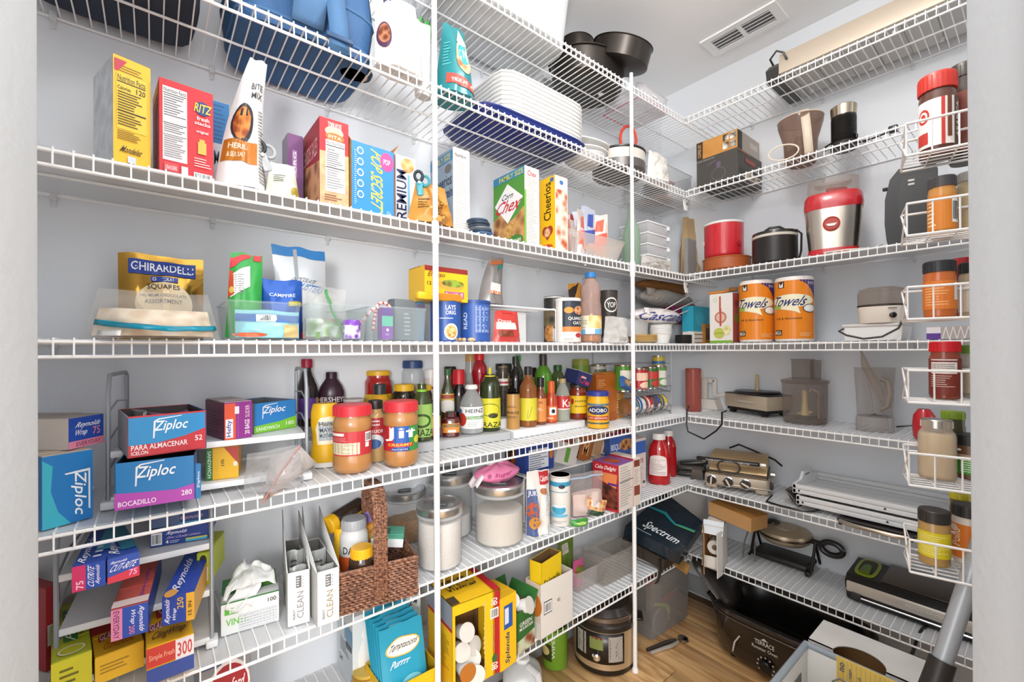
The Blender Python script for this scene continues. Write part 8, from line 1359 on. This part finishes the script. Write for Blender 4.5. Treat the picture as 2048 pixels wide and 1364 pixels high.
a_=Art({'F':(lambda u,v,e:(-RL+2*RL*u,-RW*(.955+.04*v)-e-.001-.0,.02+(RH-.04)*v),(1,1))}); a_.run([('t','F','TERRACE',.40,.68,.53,.78,'#d9d4cc'),('p','F',[(.44,.80),(.465,.86),(.49,.80)],'#d9d4cc'),('t','F','Roaster Oven',.38,.56,.55,.64,'#c9c4bc'),('p','F',[(.235,.20),(.245,.20),(.262,.45),(.30,.66),(.29,.66),(.25,.45)],'#c9c4bc')]+[('e','F',.47+.055*math.cos(a),.24+.19*math.sin(a),.006,.02,'#c9c4bc') for a in [PI*(1.2-1.4*i/8) for i in range(9)]]); a_.obj(t,'printed_lettering')
b=MB(); b.lathe([(.022,0),(.022,.012),(.018,.015),(0,.015)],BLACK,24,X=RT(-RL*.06,-RW*.97,.02+(RH-.04)*.24,rx=PI/2)); b.obj('dial',t)
for sx in (-1,1):
    for sy in (-1,1): b=MB(); b.lathe([(.018,0),(.02,.022)],BLACK,12,X=RT(sx*RL*.6,sy*RW*.6,0)); b.obj('foot',t)
b=MB(); b.tube([(-RL*1.0,-.05,RH*.78),(-RL*1.12,-.045,RH*.82),(-RL*1.12,.045,RH*.82),(-RL*1.0,.05,RH*.78)],.011,BLACK,8); b.obj('side_handle',t)
t=thing('roaster_cover','dark oval roaster lid leaning in the corner behind the roaster oven','lid',at(2.05,.995,.10,rz=-PI/2)); b=MB()
lr=lambda k,z:[(p[0]*.48,p[1]*.85,z) for p in ov(k,0)]
X_=RT(0,0,.12,rx=math.radians(-18),ry=math.radians(42)); 
b2=MB(); loft(b2,[lr(1.0,0),lr(.95,.02),lr(.75,.045),lr(.4,.055)],C('#3a3532',.3,.4),capt=True); 
b.add([tuple(X_@Vec(v)) for v in b2.v],b2.f,C('#3a3532',.3,.4)); b.obj('lid_shell',t,smooth=50); b=MB(); b.tube([tuple(X_@Vec(v)) for v in lr(1.0,0)],.004,C('#6a625c',.3,.6),6,closed=True); b.obj('rim',t)
# white bin with carton, notepad and wire handle (bottom right)
BX0,BX1,BY0,BY1,BH=1.14,1.553,.19,.478,.40
t=thing('laundry_bin','white slatted bin with a grey rim at the bottom right','bin',at((BX0+BX1)/2,(BY0+BY1)/2,0)); hx,hy=(BX1-BX0)/2,(BY1-BY0)/2; WBN=C('#e3e0da',.45)
b=MB(); b.box(-hx,-hy,0,hx,hy,.008,WBN); b.obj('bin_floor',t)
for nm,(x0,y0,x1,y1) in {'left_wall':(-hx,hy-.006,hx,hy),'right_wall':(-hx,-hy,hx,-hy+.006),'back_wall':(hx-.006,-hy,hx,hy),'front_wall':(-hx,-hy,-hx+.006,hy)}.items():
    b=MB(); b.box(x0,y0,.0,x1,y1,BH-.012,WBN,.002); b.obj(nm,t)
b=MB(); b.tube([(-hx,-hy,BH-.006),(hx,-hy,BH-.006),(hx,hy,BH-.006),(-hx,hy,BH-.006)],.011,C('#9aa3ab',.4),10,closed=True); b.obj('grey_rim',t)
for i in range(3): b=MB(); b.box(-hx*.7,hy-.008,BH-.09-.07*i,hx*.7,hy-.005,BH-.06-.07*i,C('#6f6a64',.7),.004); b.obj('vent_slot',t)
L=PZ(1614,1277,.405); R=PZ(1820,1362,.405); pl=at(1.572,.352,0,rz=-PI/2); w,h,d=.255,.405,.15
t=thing('carry_carton','white marbled carton with a round cut-out handle behind the bin','box',pl); MBL=NOISE('#e3e0dc','#cfcbc6',7,.5,kind='n')
cr=.062; n=24
b=MB(); k=.003
arc=[(cr*math.cos(PI+PI*i/n),h-0+cr*math.sin(PI+PI*i/n)) for i in range(n+1)]
def sheet(poly,y0,y1,ax='y'): b.prism(poly,y0,y1,MBL,axis=ax)
fp=[(-w/2,0),(w/2,0),(w/2,h),(cr,h)]+[(cr*math.cos(-PI*i/n),h+cr*math.sin(-PI*i/n)*.9) for i in range(1,n)]+[(-cr,h),(-w/2,h)]
sheet(fp,0,k); tp=[(-w/2,0),(-cr,0)]+[(-cr*math.cos(PI*i/n),cr*1.0*math.sin(PI*i/n)) for i in range(1,n)]+[(cr,0),(w/2,0),(w/2,d),(-w/2,d)]
b.prism(tp,h-k,h,MBL,axis='z'); b.box(-w/2,0,0,-w/2+k,d,h,MBL); b.box(w/2-k,0,0,w/2,d,h,MBL); b.box(-w/2,d-k,0,w/2,d,h,MBL); b.obj('carton_shell',t,smooth=30)
b=MB(); b.box(-w/2+k,d-k-.002,.0,w/2-k,d-k,h-k,CARD); b.obj('cardboard_lining',t); b=MB(); b.box(-w/2+.02,.03,.0,w/2-.02,d-.03,h-.09,C('#d9d5d0',.6),.01); b.obj('inner_pack',t)
t=thing('yellow_notepad','yellow lined notepad with blue handwriting leaning in the white bin','notepad',at(1.535,.325,.285,rz=-PI/2)); w2,h2=.14,.125
b=MB(); b.box(-w2/2,0,0,w2/2,.005,h2,C('#e9c25a',.6)); b.obj('pad',t); a_=Art(boxmaps(w2,.005,h2)); a_.run([('r','F',.03+.075*i,.02,.036+.075*i,.98,'#8fa0a0') for i in range(13)]+[('t','F','no',.06,.72,.14,.92,'#4a5a6a',90),('t','F','milk eggs',.2,.35,.26,.85,'#5a6a7a',90),('t','F','rice, oil',.36,.3,.42,.75,'#5a6a7a',90),('t','F','foil',.55,.45,.61,.72,'#5a6a7a',90)]); a_.obj(t,'ruled_lines')
t=thing('wire_holder','chrome wire holder standing in front of the notepad in the bin','holder',at(1.50,.32,.30,rz=-PI/2)); b=MB(); b.tube([(-.075,0,-.10),(-.075,0,.055),(-.06,0,.07),(.06,0,.07),(.075,0,.055),(.075,0,-.10)],.003,CHROME,8); b.obj('wire_loop',t)
for i in range(4): b=MB(); b.tube([(-.03+.02*i,0,.07),(-.03+.02*i,0,-.09)],.0016,CHROME,6); b.obj('wire_bar',t)
t=thing('paper_stack','white paper sheets lying in the bin','paper',at(1.42,.32,.24,rz=-PI/2)); 
for i in range(3): b=MB(); b.box(-.1,-.1,.004*i,.1,.07,.004*i+.003,C('#e9e7e3',.6),X=RT(rz=.06*i-.05,rx=.35)); b.obj('sheet',t)
# ================================================================ door rack with spice jars
ZR=.93; q0=ray(1816,690); O0=Vec((q0.x*ZR,q0.y*ZR,0)); ur=Vec((.24,-.97,0)); rzr=math.atan2(ur.y,ur.x)
zb=[CAMZ-(y-CY)*ZR/F_ for y in (314,474,641,807,972,1145)]; BL,BD,BHT=.40,.105,.068
t=thing('spice_rack','white wire spice rack with six baskets hanging at the right edge','rack',at(O0.x,O0.y,0,rz=rzr)); RW_=C('#e6e4e2',.35)
for x in (.17,BL-.05): b=MB(); b.tube([(x,BD+.004,.02),(x,BD+.004,2.05)],.004,RW_,8); b.obj('upright_bar',t)
for i,z in enumerate(zb):
    b=MB(); b.tube([(0,0,z+BHT),(BL,0,z+BHT),(BL,BD,z+BHT),(0,BD,z+BHT)],.0027,RW_,8,closed=True); b.tube([(0,0,z),(BL,0,z),(BL,BD,z),(0,BD,z)],.0027,RW_,8,closed=True); b.obj('basket_frame',t)
    b=MB()
    for x in [0]+[.04*j for j in range(1,10)]+[BL]: b.tube([(x,BD,z+.002),(x,0,z+.002),(x,0,z+BHT)],.0016,RW_,5)
    for j in range(1,5): b.tube([(0,BD*j/5,z+.001),(BL,BD*j/5,z+.001)],.0014,RW_,5)
    o=b.obj('basket_wires',t); o['kind']='stuff'
    b=MB(); b.tube([(0,0,z+BHT),(0,BD,z)],.002,RW_,5); b.tube([(0,0,z),(0,BD,z+BHT)],.002,RW_,5); b.obj('end_brace',t)
dp=place2(O0+ur*.18,O0+ur*.99,0,2.03); vy=Vec((-ur.y,ur.x,0)); b=MB(); b.box(.16,BD+.012,.012,.97,BD+.047,2.04,TRIMM,.002,X=RT(O0.x,O0.y,0,rz=rzr)); do=struct(b.obj('door_1'))
b=MB(); b.lathe([(.028,0),(.028,.006),(.012,.008),(.012,.03),(.026,.04),(.024,.055),(0,.06)],STEEL,20,X=RT(O0.x,O0.y,0,rz=rzr)@RT(.90,BD+.012,.95,rx=PI/2)); b.obj('door_knob',do)
def jar(i,label,xl,xr,yt,kind,body,cap,capz,art,zd=None,**kw):
    p=RD('A',0,0,xl,xr,yt,z=zb[i]+.005,zd=zd or ZR+.028); cat=kw.pop('cat','spice jar')
    return bottle('spice_jar',label,p,kind,body,cap=cap,capz=capz,art=art,cat=cat,group='jars in the spice rack',capkind=kw.pop('capkind','ribbed'),capr=kw.pop('capr',None),**kw)
jar(0,'large jar with a red handled lid and white and brown label in the top basket',1840,1918,152,'spice',C('#5a2f1e',.25,coat=.4),'#c2352a',.80,LB('#ece6e0',.12,.68,('e','C',.25,.50,.12,.09,'#c2352a'),('e','C',.25,.50,.085,.06,'#ece6e0'),('e','C',.25,.50,.05,.035,'#c2352a'),('r','C',.10,.16,.34,.30,'#c2352a'),('r','C',.56,.12,.62,.68,'#c2352a'),('r','C',.66,.2,.74,.68,'#6a3a22'),('r','C',.8,.12,1,.68,'#4a2a1e'),('t','C','ARABICA',.84,.2,.94,.62,'#e0d6cc',90)),capr=1.04)
jar(0,'dark brown jar partly hidden at the right of the top basket',1900,1970,130,'spice',C('#3a2620',.25),'#3a3028',.86,LB('#7a3a2a',.1,.7,('t','C','CACAO',.2,.2,.3,.6,'#d9c9bc',90)),zd=ZR+.05)
jar(1,'amber seasoning jar with a dark lid in the second basket',1857,1916,355,'spice',C('#c98a3a',.25,coat=.4),'#4a4648',.82,LB('#d9822a',.1,.66,('f','C',.1,.15,.4,.6,7,'#f0dcb8'),('b','C',.72,.2,.95,.6)))
jar(1,'pale glass jar with a silver lid at the right of the second basket',1912,1975,345,'jar',FILM('#d9cba8',.5),'#a8a49c',.86,(),fill=C('#d2bd90',.7),fillv=.8,zd=ZR+.035)
jar(2,'orange spice jar with a black lid in the third basket',1846,1914,523,'spice',C('#c2621e',.2,coat=.4),'#2c2c2e',.80,LB('#dd7a2a',.14,.64,('f','C',.2,.2,.7,.58,8,'#f0b47a'),('r','C',.8,.3,.95,.6,'#e9e2da')))
jar(2,'light spice jar with a black lid at the right of the third basket',1917,1980,525,'spice',C('#b5a58a',.3),'#2c2c2e',.80,LB('#d6cdbc',.1,.6),zd=ZR+.03)
jar(2,'red lidded jar behind the orange spice jar',1900,1950,517,'spice',C('#8a2a20',.3),'#c2222a',.82,(),zd=ZR+.075)
jar(3,'tall chili powder jar with a bright red lid in the fourth basket',1857,1922,683,'spice',C('#8a3a22',.2,coat=.4),'#c8141e',.82,LB('#7a2a1c',.06,.7,('r','C',.2,.44,.75,.64,'#e3dcd8'),('f','C',.22,.46,.72,.62,5,'#6a5a54'),('r','C',.2,.67,.75,.69,'#e3dcd8'),('f','C',.2,.2,.7,.42,6,'#c9a89a')))
jar(3,'small glass jar with a green leaf lid at the right of the fourth basket',1918,1980,690,'spice',FILM('#cfcac0',.4),'#5f8a34',.84,LB('#b5a890',.1,.5),fill=C('#9a8a70',.6),fillv=.6,zd=ZR+.03)
p=RD('A',0,0,1832,1912,838,z=zb[4]+.005,zd=ZR+.035); t=bottle('mason_jar','glass mason jar of cream powder with a silver lid in the fifth basket',p,[(.9,0),(.98,.03),(1,.08),(1,.70),(.96,.76),(.80,.83),(.78,.86),(.78,.99)],FILM('#e3d6c2',.3),cap=C('#b9b4ac',.25,1),capz=.86,capr=.82,cat='jar',fill=C('#d8c3a0',.8),fillv=.78,pw=3)
jar(4,'dark lidded jar with a green label at the right of the fifth basket',1905,1975,868,'spice',C('#6a4a34',.3),'#26262a',.76,LB('#3f9a2a',.12,.5,('f','C',.3,.16,.8,.46,6,'#e0ecd8'),('r','C',0,.5,1,.56,'#b59a86')),zd=ZR+.03)
jar(4,'jar with a lime green lid behind the mason jar',1880,1930,822,'spice',C('#4a4a2a',.3),'#8fae2a',.88,(),zd=ZR+.08)
p=RD('B',5,.05,1822,1872,818); bottle('red_mixer','red rounded kitchen tool standing behind the mason jar',p,[(.7,0),(.95,.1),(1,.5),(.9,.8),(.5,1)],C('#c0202a',.3,coat=.4),cat='utensil',cap='#a81a24',capz=.95,capr=.4)
jar(5,'yellow labelled seasoning jar with a dark lid in the lowest basket',1832,1898,1018,'spice',C('#b58f52',.25,coat=.4),'#33302c',.78,LB('#e3cf1f',.16,.62,('f','C',.15,.2,.85,.58,9,'#f3ea9a')))
jar(5,'orange labelled seasoning jar with a black lid at the right of the lowest basket',1899,1968,1008,'spice',C('#d9cfc2',.3),'#2c2b2d',.80,LB('#dd7a24',.1,.68,('t','C','Pollo',.15,.3,.35,.6,'#f3dcb8',90),('r','C',.6,.15,.9,.5,'#e6e0d8'),('e','C',.2,.6,.1,.06,'#e6d9c8')),zd=ZR+.03)
jar(5,'green and yellow packet jar behind the lowest basket jars',1895,1940,985,'spice',C('#7a6a2a',.3),'#d9cc2a',.9,(),zd=ZR+.08)
# mop pole by the door
A_=PZ(1890,1300,.3); t=thing('mop_pole','grey mop pole leaning in the right-hand corner near the door','mop',at(0,0,0)); a0=PX(1882,1330,1.22); a1=PX(1925,1200,1.27); dr=(a1-a0).normalized(); b=MB(); b.tube([a0,a0+dr*.9],.016,C('#a9adb1',.35,.3),14); b.obj('pole',t); b=MB(); b.tube([a0-dr*.28,a0+dr*.01],.021,C('#2a2522',.4),14); b.obj('dark_sleeve',t); b=MB(); gz=a0-dr*.28; b.box(gz.x-.03,gz.y-.03,0.002,gz.x+.03,gz.y+.03,max(.03,gz.z),C('#5f6468',.5),.01); b.obj('mop_head',t)
